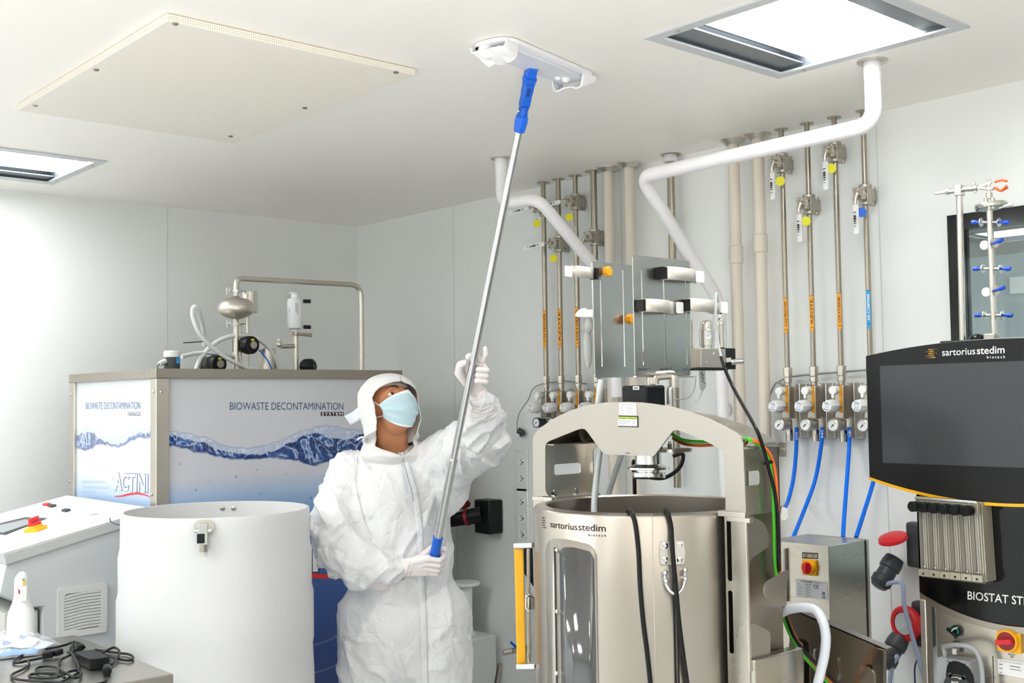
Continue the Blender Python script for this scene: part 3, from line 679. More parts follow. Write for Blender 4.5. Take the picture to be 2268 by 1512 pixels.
fx0, fx1 = CX0 + p - .004, CX1 - p + .004
def cv(pts, pln, axis, a0, a1): 
    o = []
    for px, py in pts:
        q = pln(px, py); o.append((min(max((q[axis] - a0) / (a1 - a0), 0), 1), q.z))
    return o
fr = lambda px, py: atY(px, py, CY0)
TP = [(375, 962), (400, 966), (450, 977), (500, 996), (540, 1003), (600, 1000), (640, 982), (680, 962), (700, 957), (740, 968), (775, 970), (805, 958), (889, 950)]
BP = [(375, 990), (400, 992), (450, 1003), (500, 1015), (540, 1019), (600, 1016), (640, 1016), (680, 1028), (700, 1030), (740, 1020), (775, 1008), (805, 998), (889, 995)]
HP = [(375, 954), (400, 957), (450, 966), (500, 986), (540, 993), (600, 984), (640, 968), (680, 952), (700, 946), (740, 944), (775, 950), (805, 950), (889, 940)]
ax0, ax1 = fx0 - CX0, fx1 - CX0
sh = lambda L, pln, ax, w0, w1: cv(L, pln, ax, w0, w1)
art('print_front', 0, ax0, ax1, sh(TP, fr, 0, fx0, fx1), sh(BP, fr, 0, fx0, fx1), sh(HP, fr, 0, fx0, fx1), 0, 3.0)
boxo('front_panel', (fx0, CY0 + .012, .06), (fx1, CY0 + .02, CZ - rt), 'print_front', cab)
sy0, sy1 = CY0 + p - .004, CY1 - p + .004
sd = lambda px, py: atX(px, py, CX0)
T2 = [(165, 965), (178, 958), (198, 955), (210, 965), (225, 975), (245, 984), (265, 982), (280, 968), (300, 956), (315, 958), (333, 948)]
B2 = [(165, 992), (178, 998), (198, 994), (210, 986), (225, 986), (245, 990), (265, 988), (280, 980), (300, 970), (315, 972), (333, 964)]
H2 = [(165, 955), (178, 948), (198, 948), (210, 955), (225, 966), (245, 968), (265, 966), (280, 958), (300, 950), (315, 950), (333, 944)]
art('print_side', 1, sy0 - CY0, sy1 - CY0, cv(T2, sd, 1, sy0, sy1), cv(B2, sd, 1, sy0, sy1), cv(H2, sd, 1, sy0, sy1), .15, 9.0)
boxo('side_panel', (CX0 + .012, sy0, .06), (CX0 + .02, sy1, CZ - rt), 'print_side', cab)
boxo('right_panel', (CX1 - .02, sy0, .06), (CX1 - .012, sy1, CZ - rt), 'satin_steel', cab)
for px, py, pl in ((357.5, 867.5, 0), (340, 867, 1), (157, 873, 1), (154, 1066, 1), (337, 1094, 1), (875, 865, 0)):
    q = atY(px, py, CY0) if pl == 0 else atX(px, py, CX0); n = V((0, -1, 0)) if pl == 0 else V((-1, 0, 0))
    obj('screw', G().lathe([(.0065, 0), (.0065, .002), (.004, .005), (.001, .005)], q, n, seg=14), 'steel', cab)
yo = CY0 + .0112
P = lambda px, py: atY(px, py, yo)
text('BIOWASTE DECONTAMINATION', quad(P(509, 907.3), P(760.5, 907.3), P(509, 890.5)), 'print_navy', cab, bold=-.004)
g = G(); g.prism([P(710.3, 920.5), P(761, 920.5), P(761, 912), P(710.3, 912)], (0, -.0003, 0)); sb = obj('word_box', g, 'print_black', cab)
text('SYSTEM', quad(P(712.5, 919.4), P(759, 919.4), P(712.5, 913.2), (0, -.0006, 0)), 'print_white', sb, bold=.02, spacing=1.25)
text('ACTINI', quad(P(470, 1267), P(775, 1269), P(470, 1180)), mat('print_edge', '15254a', .5), cab, bold=.05)
text('ACTINI', quad(P(472, 1265), P(773, 1267), P(472, 1182), (0, -.0006, 0)), 'print_white', cab, bold=.02)
def swoosh(pts, w, pl, n, par):
    A = [pl(x, y - w * (.35 + .65 * math.sin(math.pi * k / (len(pts) - 1)))) for k, (x, y) in enumerate(pts)]; B = [pl(x, y + w * (.35 + .65 * math.sin(math.pi * k / (len(pts) - 1)))) for k, (x, y) in enumerate(pts)]
    obj('red_swoosh', G().prism(A + B[::-1], V(n) * .0003), mat('print_red', 'e02a2e', .5), par)
swoosh([(470, 1290), (520, 1284), (580, 1274), (640, 1270), (700, 1275), (760, 1278), (790, 1280)], 6, P, (0, -1, 0), cab)
xo = CX0 + .0112; S = lambda px, py: atX(px, py, xo)
text('BIOWASTE DECONTAMINATION', quad(S(190, 906), S(310.5, 905.5), S(190, 891)), mat('print_navy_glare', '5f7ca8', .5), cab, bold=-.004)  # side lettering paler than the front, lamp glare put into its inks
g = G(); g.prism([S(283, 920), S(310, 920), S(310, 912), S(283, 912)], (-.0003, 0, 0)); sb = obj('word_box', g, mat('print_black_glare', '6f7688', .5), cab)
text('SYSTEM', quad(S(284, 919), S(309, 919), S(284, 913), (-.0006, 0, 0)), 'print_white', sb, bold=.02, spacing=1.25)
text('ACTINI', quad(S(253, 1087), S(328, 1092), S(254, 1046)), mat('print_edge_glare', '3f5fa5', .5), cab, bold=.05)
text('ACTINI', quad(S(254, 1086), S(327, 1090.5), S(255, 1047.5), (-.0006, 0, 0)), 'print_white', cab, bold=.02)
swoosh([(254, 1099), (270, 1098), (285, 1094), (305, 1092), (320, 1095), (333, 1100)], 2.4, lambda x, y: atX(x, y, xo - .0003), (-1, 0, 0), cab)
text('SAS', quad(S(334.5, 1090), S(334.5, 1062), S(330, 1090)), 'print_white', cab, bold=.02)
k = G()
for yy, xa_, xb_ in ((1066, 182, 232), (1077, 183, 242), (1087, 183, 211)):
    k.prism([S(xa_, yy + 2), S(xb_, yy + 3.5), S(xb_, yy - .5), S(xa_, yy - 2)], (-.0003, 0, 0))
obj('address_lines', k, mat('print_mist', 'b5c3e0', .5), cab)
# ------------------------------------------------------------------ apparatus standing on the cabinet
EY = 4.30
E = lambda px, py, y=EY: atY(px, py, y)
TZ = CZ - .015
t = thing('steel_overflow_pipe', V((E(523, 800).x, EY, TZ)), 'steel pipe loop with lens shaped vessel standing on the cabinet', 'pipework')
c = E(523, 700); r = .0115
a, b, d, e = E(523, 640), E(523, 616), E(800, 627), E(800, 820)
obj('pipe_loop', G().tube(rnd([E(523, 650), b + V((0, 0, .0)), V((d.x, EY, b.z + .006)), V((d.x, EY, TZ))], .06, 8), r, 18), 'satin_steel', t)
cz = E(523, 682).z; cx = c.x
g = G(); g.lathe([(.011, .075), (.011, .05), (.02, .043), (.045, .038), (.062, .029), (.073, .014), (.076, 0), (.075, -.010), (.069, -.022), (.055, -.032), (.034, -.041), (.014, -.048), (.011, -.053), (.011, -.085)], (cx, EY, cz), seg=40, cap=False)
obj('lens_vessel', g, 'satin_steel', t)
def clampring(z, par, x=cx, y=EY):
    g = G(); g.lathe([(.012, -.008), (.021, -.006), (.021, .006), (.012, .008)], (x, y, z)); g.bx((x - .03, y - .006, z - .008), (x - .018, y + .006, z + .008)); g.cyl((x - .036, y, z - .004), (x + .032, y - .012, z + .002), .0035, seg=8)
    g.box((x - .04, y, z), (.006, .008, .028)); g.box((x + .035, y - .012, z), (.006, .007, .018)); obj('clamp_ring', g, 'chrome', par)
clampring(E(523, 645).z, t); clampring(E(523, 718).z, t)
obj('yellow_tag', G().box((cx + .022, EY - .066, cz + .008), (.018, .002, .009), Matrix.Rotation(.3, 3, 'Z')), 'yellow_tag', t)
g = G(); g.cyl((cx, EY, cz - .08), (cx, EY, TZ), .0115, seg=18); g.cyl((cx + .028, EY + .02, cz - .05), (cx + .028, EY + .02, TZ), .0075, seg=12); g.bx((cx + .03, EY + .0, E(540, 738).z - .002), (cx + .07, EY + .03, E(540, 738).z + .002)); obj('stand_pipe', g, 'satin_steel', t)
x2 = E(553, 660, EY + .06); obj('steel_canister', G().cyl((x2.x, EY + .06, E(553, 692, EY + .06).z), (x2.x, EY + .06, E(553, 646, EY + .06).z), .033, seg=30), 'satin_steel', t, bevel=.002)
obj('canister_post', G().cyl((x2.x - .01, EY + .06, TZ), (x2.x - .01, EY + .06, E(553, 692, EY + .06).z), .006, seg=12), 'satin_steel', t)
def actuator(px, py, label, wire=None):
    c = E(px, py, EY - .03); d = V((.12, -1, -.02)).normalized(); t = thing('valve_actuator', V((c.x, c.y, TZ)), label, 'valve actuator', 'black valve actuators on the cabinet')
    g = G(); g.lathe([(.024, -.075), (.031, -.065), (.033, -.02), (.038, -.016), (.038, .012), (.034, .02), (.014, .022)], c, d, seg=32); obj('actuator_housing', g, 'black_plastic', t)
    obj('cap_screw', G().lathe([(.014, .02), (.016, .024), (.016, .03), (.001, .031)], c, d, seg=20), 'cast_steel', t)
    s = d.cross(UP).normalized(); obj('yellow_tag', G().prism([c + d * .0215 + UP * .018 - s * .007 + d * 0, c + d * .0215 + UP * .018 + s * .008, c + d * .0215 + UP * .026 + s * .008, c + d * .0215 + UP * .026 - s * .007], d * .002), 'yellow_tag', t)
    obj('mount_plate', G().box(c - d * .082, (.05, .012, .056), Matrix.Rotation(math.atan2(d.x, -d.y), 3, 'Z')), 'anthracite', t, bevel=.002)
    b = c - d * .1; obj('valve_pipe', G().cyl((b.x, b.y, TZ), (b.x, b.y, c.z + .035), .0125, seg=16), 'satin_steel', t)
    return t
actuator(553, 764, 'black valve actuator with steel cap below the lens vessel'); actuator(480, 806, 'black valve actuator lower left, half behind the top rail')
mat('hose_white', 'e6eaea', .3, sub=.1)
obj('white_hose', G().tube([E(430, 830), E(447, 790), E(480, 757), (E(520, 743)), E(560, 746), E(590, 765), E(612, 800), E(622, 830)], .0095, 14, sm=8), 'hose_white', None, 'white hose arching over the upper black actuator', 'hose', 'white hoses on the cabinet')
Y2 = EY - .1
obj('white_hose', G().tube([E(452, 765, EY + .03), E(452, 740, EY + .0), E(447, 710, Y2 + .05), E(437, 683, Y2), E(428, 681, Y2), E(427, 700, Y2), E(437, 730, Y2), E(455, 755, Y2), E(490, 785, Y2), E(530, 808, Y2), E(565, 825, Y2 + .02)], .0085, 14, sm=8), 'hose_white', None, 'white hose making a tall narrow loop left of the lens vessel', 'hose', 'white hoses on the cabinet')
obj('white_hose', G().tube([E(402, 790, EY - .02), E(430, 783), E(460, 781), E(490, 784), E(520, 798, EY + .03), E(540, 825, EY + .03)], .0085, 14, sm=8), 'hose_white', None, 'short white hose running right from the white capped sensor', 'hose', 'white hoses on the cabinet')
obj('dark_rod', G().tube([E(406, 759), E(452, 756)], .0022, 8), mat('dark_green', '123a30', .5), None, 'thin dark rod crossing behind the narrow hose loop', 'rod')
t = thing('pressure_sensor', V((E(382, 800, 4.12).x, 4.12, TZ)), 'small dark sensor with white cap at the front left cabinet corner', 'sensor')
c = E(381, 800, 4.12); obj('sensor_body', G().cyl((c.x, 4.12, TZ), (c.x, 4.12, E(381, 791, 4.12).z), .03, seg=28), 'anthracite', t, bevel=.004)
z1, z2 = E(381, 791, 4.12).z, E(381, 777, 4.12).z; obj('white_cap', G().lathe([(.03, 0), (.031, .004), (.031, z2 - z1 - .004), (.027, z2 - z1), (.001, z2 - z1)], (c.x, 4.12, z1), seg=28), 'white_plastic', t)
s = G().box((c.x + .012, 4.12 - .029, c.z + .002), (.016, .003, .022), Matrix.Rotation(.4, 3, 'Z')); obj('blue_sticker', s, 'blue_label', t)
g = G(); g.cyl((c.x - .025, 4.12, c.z), (c.x - .06, 4.1, c.z - .01), .012, .009); obj('cable_gland', g, 'white_plastic', t)
obj('green_wire', G().tube([V((c.x - .058, 4.1, c.z - .01)), V((c.x - .075, 4.08, c.z - .02)), V((c.x - .085, 4.06, CZ + .003))], .002, 8, sm=4), 'dark_green', t)
t = thing('white_filter_bottle', V((E(655, 800).x, EY, TZ)), 'white filter capsule held on a steel stem above the cabinet', 'filter')
cx = E(653, 690).x; zz = lambda py: E(653, py).z
g = G(); g.lathe([(.024, zz(648)), (.024, zz(649.5)), (.0155, zz(651)), (.0155, zz(659)), (.03, zz(663)), (.033, zz(668)), (.033, zz(720)), (.03, zz(727)), (.015, zz(730)), (.012, zz(737))], (cx, EY, 0), seg=32); obj('capsule', g, mat('filter_white', 'eef0f1', .4, sub=.1), t)
g = G()
for py in (667, 724): q = V((cx + .03, EY - .02, zz(py))); g.cyl(q, q + V((.03, -.012, 0)), .0085, seg=14)
obj('vent_port', g, 'black_plastic', t, bevel=.002)
for ii, (ppx, y0_, y1_) in enumerate(((641, 683, 692), (655, 670, 692), (659, 672, 697))): 
    a_, b_ = E(ppx, y1_, EY - .0335), E(ppx, y0_, EY - .0335); obj('printed_line', G().prism([a_, a_ + V((.002, 0, 0)), b_ + V((.002, 0, 0)), b_], (0, -.0005, 0)), 'print_grey', t)
g = G(); g.cyl((cx + .004, EY, TZ), (cx + .004, EY, zz(738)), .0115, seg=18); obj('stem', g, 'satin_steel', t)
g = G(); g.lathe([(.012, -.007), (.022, -.005), (.022, .005), (.012, .007)], (cx, EY, zz(739))); g.cyl((cx, EY - .02, zz(740)), (cx + .065, EY - .03, zz(742)), .006, .008, seg=10); g.box((cx - .022, EY - .012, zz(739)), (.008, .02, .016)); obj('clamp', g, 'cast_steel', t)
g = G(); a = V((cx, EY, zz(766))); g.cyl(a, a + V((-.07, 0, -.004)), .009, seg=14); g.ell(a + V((-.078, 0, .006)), .014); g.cyl(a + V((-.078, 0, .01)), a + V((-.078, 0, .03)), .006); obj('side_branch', g, 'satin_steel', t)
c = E(686, 812, EY - .03); g = G(); g.lathe([(.018, -.04), (.03, -.034), (.036, -.02), (.036, .01), (.027, .02), (.001, .021)], c, V((.42, -.9, 0)), seg=10); obj('black_hand_valve', g, 'black_plastic', t, smooth=20, bevel=.002)
obj('valve_button', G().cyl(c + V((.42, -.9, 0)) * .018, c + V((.42, -.9, 0)) * .026, .012).box(c + V((.42, -.9, 0)) * .024 + V((0, 0, .004)), (.012, .008, .009)), 'anthracite', t)
t = thing('steel_filter_cup', V((E(597, 800).x, EY, TZ)), 'steel cylinder with thin blue tube, right of the upper actuator', 'cylinder')
c = E(592, 800, EY + .03); obj('cup', G().cyl((c.x, EY + .03, TZ), (c.x, EY + .03, E(592, 771, EY + .03).z), .036, seg=28), 'satin_steel', t, bevel=.003)
obj('blue_tube', G().tube([E(574, 775, EY - .04), E(583, 785, EY - .04), E(594, 800, EY - .04), E(603, 820, EY - .04)], .0028, 8, sm=6), 'blue_hose', t)
# ================================================================== CONTROL DESK
DX0, DX1, DY0, DY1 = 1.222, 1.742, 3.931, 4.785
desk = thing('control_desk', (1.5, 4.3, 0), 'white sloping control desk with grey vented body, left of the cabinet', 'control desk')
zt = lambda x: 1.168 + (x - 1.23) / (1.74 - 1.23) * (1.2765 - 1.170)
prof = lambda y: [V((DX0, y, zt(DX0))), V((DX1, y, zt(DX1))), V((DX1, y, zt(DX1) - .034)), V((DX0 + .012, y, zt(DX0) - .038))]
obj('desk_rim', G().prism(prof(DY0 - .006), (0, DY1 - DY0 + .01, 0)), mat('rim_shaded', 'b7bab9', .4), desk, bevel=.004)  # edge of the white top, its shading put into the grey
obj('desk_top', G().prism([V((DX0, DY0 - .004, zt(DX0) + .0005)), V((DX1, DY0 - .004, zt(DX1) + .0005)), V((DX1, DY1, zt(DX1) + .0005)), V((DX0, DY1, zt(DX0) + .0005))], (0, 0, .002)), mat('desk_white', 'e8e9e9', .3), desk)
q = lambda px, py: atY(px, py, DY0 + .006)
b1 = q(28, 1255); b2 = q(97, 1341); b3 = q(62, 1338); b4 = q(0, 1314)
def desk_body(): 
    pr = [V((DX0 + .014, DY0 + .006, zt(DX0) - .036)), V((DX1 - .004, DY0 + .006, zt(DX1) - .03)), V((DX1 - .004, DY0 + .006, .06)), V((b2.x, DY0 + .006, .06)), V((b2.x, DY0 + .006, b2.z)), V((b3.x, DY0 + .006, b2.z)), V((b4.x - .0, DY0 + .006, b4.z))]
    return G().prism(pr, (0, DY1 - DY0 - .012, 0))
obj('desk_body', desk_body(), 'grey_plastic', desk, bevel=.002)
boxo('lower_front', (DX0 + .02, DY0 + .035, .06), (b2.x - .008, DY1 - .02, b2.z - .015), mat('lower_grey', 'b3b5ae', .5), desk, bevel=.004)  # darker grey than the desk body
boxo('plinth', (DX0 + .05, DY0 + .03, 0), (DX1 - .02, DY1 - .03, .065), 'anthracite', desk)
slope = V((DX1 - DX0, 0, zt(DX1) - zt(DX0))).normalized(); DN = V((-slope.z, 0, slope.x)); DP = V((DX0, 0, zt(DX0)))
dk = lambda px, py, h=0.: onP(px, py, DP + DN * h, DN)
obj('corner_bracket', G().bx((DX1 - .03, DY0 - .008, zt(DX1) - .05), (DX1 - .004, DY0 - .003, zt(DX1) - .008)), 'steel', desk)
v = lambda a: quad(*a)
c = [q(131, 1409), q(229, 1395), q(229, 1294), q(131, 1306)]; cx_, cz_ = (c[0].x + c[1].x) / 2, (c[0].z + c[2].z) / 2
hw_ = .085
g = G(); yv = DY0 + .006; lo = lambda r, y: rndloop([(cx_ - r, y, cz_ - r), (cx_ + r, y, cz_ - r), (cx_ + r, y, cz_ + r), (cx_ - r, y, cz_ + r)], .012)
vg = obj('vent_grille', G().prism(lo(hw_, yv), (0, -.012, 0), [lo(.063, yv)]), mat('vent_grey', 'cfd0ce', .45), desk, bevel=.002)
g = G(); g.bx((cx_ - .063, yv - .001, cz_ - .063), (cx_ + .063, yv - .0002, cz_ + .063)); obj('grille_back', g, 'anthracite', vg)
g = G()
for k in range(12):
    z = cz_ - .060 + k * .0105
    for s in (-1, 1):
        a, b = V((cx_, yv, z + .004)), V((cx_ + s * .0635, yv, z + (.004 if s > 0 else -.004) - (0.0 if s > 0 else .0)))
        g.prism([a + V((0, -.004, 0)), b + V((0, -.004, 0)), b + V((0, -.011, -.0035)), a + V((0, -.011, -.0035))], (0, 0, .0068))
obj('grille_slats', g, 'vent_grey', vg, smooth=0)
def deckobj(name, pts, th, m, **k): 
    return obj(name, G().prism([dk(a, b) for a, b in pts], DN * th), m, desk, **k)
deckobj('touch_screen_bezel', [(-60, 1176), (56, 1148), (103, 1150), (12, 1186)], .006, 'anthracite')
obj('touch_screen', G().prism([dk(a, b, .0065) for a, b in [(-40, 1172), (56, 1150), (88, 1153), (6, 1180)]], DN * .001), 'touch_screen', desk)
es = thing('emergency_switch', dk(78, 1174), 'yellow and red rotary switch lying open on the white desk top', 'switch')
cc = dk(80, 1176); ux = slope; uy = V((0, 1, 0))
R3 = Matrix((ux, uy, DN)).transposed()
obj('yellow_base', G().box(cc + DN * .008, (.05, .062, .016), R3 @ Matrix.Rotation(.4, 3, 'Z')).cyl(cc + DN * .012, cc + DN * .024, .026), 'yellow_plastic', es, bevel=.002)
obj('red_knob', G().cyl(cc + DN * .024, cc + DN * .034, .024, .021).box(cc + DN * .042, (.046, .013, .018), R3 @ Matrix.Rotation(.6, 3, 'Z')), 'red_plastic', es, bevel=.002)
for px, py, m, lb in ((104, 1120, 'red_plastic', 'small red push button on the white desk'), (116, 1123, 'anthracite', 'small dark push button beside the red one on the desk'), (147, 1133, 'anthracite', 'lone grey button in the middle of the white desk'), (206, 1140, 'grey_plastic', 'flat pale clip near the right end of the desk top')):
    c = dk(px, py); obj('push_button', G().box(c + DN * .005, (.02, .046, .012 if py < 1139 else .004), R3), m, None, lb, 'button', bevel=.002)
g = G(); g.tube([dk(243, 1147, .004), dk(246, 1155, .006), dk(258, 1161, .008), dk(276, 1163, .004)], .0018, 8, sm=6); obj('thin_dark_wire', g, 'navy' if 'navy' in MATS else 'black_rubber', None, 'short curved dark wire at the right edge of the desk top', 'wire')
# ================================================================== WHITE BARREL
bc = dep(480, 1127, 3.7); zr = bc.z; bc = V((bc.x, bc.y, 0))
bar = thing('white_barrel', bc, 'large open white plastic drum with steel latch in front of the cabinet', 'barrel')
prof = [(.01, .03), (.315, .03), (.315, .25), (.311, .5), (.313, .66), (.311, .78), (.307, .86), (.3105, .885), (.3105, 1.03), (.3045, 1.055), (.3055, 1.165), (.2995, 1.195), (.2985, 1.235), (.2985, zr - .006), (.296, zr), (.288, zr), (.2865, zr - .008), (.286, 1.2), (.29, .5), (.29, .06), (.01, .055)]
obj('drum', G().lathe(prof, bc, seg=96, closed=False), 'poly_white', bar, smooth=50)
lt = onCyl(452, 1172, bc, .3005); n = (lt - V((bc.x, bc.y, lt.z))).normalized(); s = V((-n.y, n.x, 0))
RL_ = Matrix((s, n, UP)).transposed()
g = G(); hull = rndloop([lt + s * a + UP * b for a, b in ((-.030, -.006), (-.030, .016), (-.018, .028), (.018, .028), (.030, .016), (.030, -.006), (.016, -.012), (-.016, -.012))], .006); g.prism(hull, n * .004); la = obj('toggle_latch', g, 'satin_steel', bar, bevel=.001)
g = G(); g.box(lt + n * .012 - UP * .012, (.028, .026, .062), RL_); g.cyl(lt + n * .012 + s * -.026 - UP * .002, lt + n * .012 + s * .026 - UP * .002, .007); obj('latch_lever', g, 'chrome', la, bevel=.002)
g = G(); g.box(lt + n * .024 - UP * .024 - s * .006, (.022, .016, .028), RL_); obj('latch_grip', g, 'black_plastic', la, bevel=.002)
g = G(); g.cyl(lt + n * .014 - UP * .042, lt + n * .014 - UP * .064, .009, .012); obj('latch_pin', g, 'dark_steel', la)
for px in (493, 517):
    # far inner wall of the drum
    d = ray(px, 1125); A = d.x**2 + d.y**2; Bq = -2 * (bc.x * d.x + bc.y * d.y); Cq = bc.x**2 + bc.y**2 - .2862**2; tt = (-Bq + math.sqrt(Bq * Bq - 4 * A * Cq)) / (2 * A); q_ = CAM + d * tt
    n_ = (V((bc.x, bc.y, q_.z)) - q_).normalized(); obj('inner_screw', G().lathe([(.008, 0), (.008, .003), (.003, .005)], q_, n_, seg=14), 'cast_steel', bar)
lt = onCyl(683, 1160, bc, .3); n = (lt - V((bc.x, bc.y, lt.z))).normalized(); s = V((-n.y, n.x, 0)); RL_ = Matrix((s, n, UP)).transposed()
obj('hanging_tag', G().box(lt + n * .012, (.01, .004, .035), RL_), 'paper', bar); obj('tag_tie', G().tube([lt + n * .01 - UP * .005, lt + n * .03 - UP * .012, lt + n * .02 - UP * .028], .0015, 6, sm=4), 'white_plastic', bar)
# ================================================================== STEEL TABLE AND WHAT LIES ON IT
tb = thing('steel_table', (.8, 3.4, 0), 'brushed steel table top at the lower left, carrying cables', 'table')
TX0, TX1, TY0, TY1, TT = .15, 1.402, 3.033, 3.775, .9
obj('table_top', G().bx((TX0, TY0, TT - .035), (TX1, TY1, TT)), mat('table_steel', 'b4b0aa', .3, 1, bscale=6, stretch=(1, 12, 1), vary=.06), tb, bevel=.004)
for x in (TX0 + .03, TX1 - .07):
    for y in (TY0 + .03, TY1 - .07): obj('leg', G().bx((x, y, 0), (x + .04, y + .04, TT - .035)), 'steel', tb, bevel=.003)
obj('lower_shelf', G().bx((TX0 + .03, TY0 + .03, .2), (TX1 - .03, TY1 - .03, .22)), 'steel_h', tb)
Zp = lambda px, py, h=0.: atZ(px, py, TT + h)
# power adapter
ad = thing('power_adapter', Zp(200, 1470, 0), 'black power brick lying on the steel table', 'power adapter')
hh = .033; A4 = [Zp(165.5, 1442.3, hh), Zp(208.6, 1437, hh), Zp(242.8, 1454, hh), Zp(199.6, 1458.5, hh)]
obj('brick', G().prism([a - V((0, 0, hh - .001)) for a in A4], (0, 0, hh - .001)), 'black_plastic', ad, bevel=.003)
ra = Zp(216, 1462, .018); rb = Zp(229, 1473, .014); rc = Zp(237, 1478, .013); rd = Zp(238, 1497, .012)
obj('strain_relief', G().cyl(ra, rb, .006, .005), 'black_rubber', ad)
obj('ferrite_core', G().lathe([(.006, 0), (.012, .003), (.0125, .012), (.0125, .035), (.012, .045), (.006, .048)], rc, (rd - rc), seg=20), 'black_plastic', ad)
C5 = lambda L, h: [Zp(a / 5.56, 1240 + b / 5.56, (h[i] if hasattr(h, '__len__') else h)) for i, (a, b) in enumerate(L)]
obj('adapter_cord', G().tube([ra, rb, rc], .003, 8).tube(C5([(1310, 1455), (1300, 1490), (1200, 1525), (1000, 1540)], .006), .0035, 10, sm=6), 'black_rubber', ad)
def cable(L, h, label, r=.0037):
    return obj('black_cable', G().tube(C5(L, h), r, 12, sm=8), 'black_rubber', None, label, 'cable', 'coiled black cables on the steel table')
cable([(1040, 1075), (990, 1030), (900, 1012), (820, 1040), (700, 1070), (560, 1095), (400, 1130), (250, 1185), (165, 1250), (230, 1262), (360, 1235), (520, 1205)], [.01, .012, .014, .014, .012, .01, .008, .006, .006, .006, .008, .01], 'long black cable loop around the plug connectors, leftmost on the table')
cable([(860, 1135), (930, 1100), (935, 1040), (920, 1000), (895, 1030), (880, 1150), (760, 1220), (725, 1300), (720, 1400)], [.02, .026, .03, .03, .026, .02, .01, .006, .006], 'black cable standing up beside the power brick')
cable([(840, 1130), (900, 1170), (950, 1250), (975, 1330), (940, 1400), (850, 1450), (750, 1500), (640, 1540)], [.022, .02, .016, .01, .006, .006, .01, .006], 'black cable falling in front of the power brick')
cable([(345, 1240), (355, 1290), (280, 1345), (180, 1390), (138, 1430), (200, 1465), (360, 1485), (620, 1500), (900, 1530)], [.01, .006, .006, .006, .006, .006, .006, .012, .006], 'black cable making a sharp bend at the table\'s lower left')
cable([(790, 1390), (730, 1335), (620, 1308), (500, 1315), (445, 1345), (470, 1385), (600, 1405), (740, 1425), (860, 1370), (960, 1360), (1000, 1410), (930, 1450), (830, 1400)], [.006, .006, .006, .006, .006, .006, .006, .012, .014, .01, .008, .01, .014], 'black cable in a double loop with a knot, front of the table')
cable([(720, 1440), (580, 1452), (440, 1450), (360, 1430), (400, 1402), (560, 1392), (700, 1400), (800, 1450)], [.014, .006, .006, .006, .006, .012, .014, .008], 'flat black cable loop below the double loop')
cable([(1175, 1102), (1300, 1122), (1450, 1142), (1590, 1160), (1640, 1200), (1590, 1235), (1450, 1215), (1330, 1180), (1200, 1130)], [.006] * 9, 'black cable loop lying right of the power brick')
cable([(1250, 1150), (1330, 1105), (1400, 1075), (1455, 1100), (1470, 1150), (1430, 1220), (1370, 1290), (1355, 1240)], [.012, .018, .022, .02, .016, .01, .006, .006], 'black cable hoop standing beside the power brick')
t = thing('plug_connector', Zp(112, 1458), 'black mains plug and coupler joined end to end on the cables', 'plug')
a, b, c = Zp(93, 1451, .012), Zp(118, 1447, .014), Zp(136, 1441, .016); up = V((0, 0, 1))
def block(a, b, w, h): 
    d = (b - a).normalized(); s = up.cross(d).normalized(); return G().box((a + b) / 2, ((b - a).length, w, h), Matrix((d, s, d.cross(s))).transposed())
obj('coupler', block(a, b, .026, .02), 'black_plastic', t, bevel=.004); obj('plug_body', block(b, c, .022, .018), 'black_plastic', t, bevel=.004)
obj('second_plug', block(Zp(160, 1437, .01), Zp(182, 1431, .01), .024, .018), 'black_plastic', t, bevel=.004)
# spray bottle
sp_ = thing('spray_bottle', Zp(47, 1402), 'white spray bottle without trigger behind the plastic bag', 'bottle')
bo = Zp(47, 1400); bo = V((bo.x, min(bo.y, 3.70), TT)); dd_ = pr_d = (bo - CAM).dot(V(RM[2])); bo = dep(47, 1408, dd_); bo.z = TT
def bz(py): return dep(47, py, dd_).z
wpx = dd_ / F_PX
def sec(py, w, dp): return (bz(py), w * wpx / 2, dp * wpx / 2)
secs = [(TT, 29.5 * wpx, 24 * wpx), (TT + .012, 30 * wpx, 25 * wpx)] + [(bz(y), a * wpx, b * wpx) for y, a, b in ((1390, 29.5, 25), (1365, 29, 25), (1350, 25, 22), (1335, 19, 18), (1320, 15, 15), (1305, 14, 15), (1290, 14, 16), (1279, 12.5, 15), (1271, 8, 10), (1267, 4, 5))]
g = G(); rs = []
for z, a, b in secs: rs.append([g.bm.verts.new(V((bo.x, bo.y, z)) + RT * (a * math.copysign(abs(math.cos(t_)) ** .8, math.cos(t_))) + TC * (b * math.copysign(abs(math.sin(t_)) ** .8, math.sin(t_)))) for t_ in (2 * math.pi * k / 36 for k in range(36))])
for a, b in zip(rs, rs[1:]): g.bridge(a, b)
g.bm.faces.new(rs[0][::-1]); g.bm.faces.new(rs[-1])
obj('bottle_body', g, mat('bottle_white', 'ececea', .35, sub=.1), sp_, smooth=50)
f_ = lambda px, py, k: dep(px, py, dd_ - k * wpx)
for nm, m, pts in (('green_dot', mat('print_green', '1e9a3c', .4), [(50.5, 1281), (54.5, 1281), (54.5, 1285), (50.5, 1285)]), ('yellow_mark', mat('print_amber', 'e8b34c', .4), [(50, 1285), (56, 1285), (55.5, 1295), (51.5, 1295)]), ('red_mark', mat('print_crimson', 'c8203a', .4), [(40.5, 1304), (44.5, 1307), (44.5, 1315), (41.5, 1315)])):
    obj(nm, G().prism([f_(a, b, 16.5) for a, b in pts], TC * .0015), m, sp_)
obj('bottle_label', G().prism([f_(a, b, 17) for a, b in ((45, 1298), (60, 1298), (58, 1330), (44, 1330))], TC * .0006), mat('label_white', 'e3e3e0', .6), sp_)
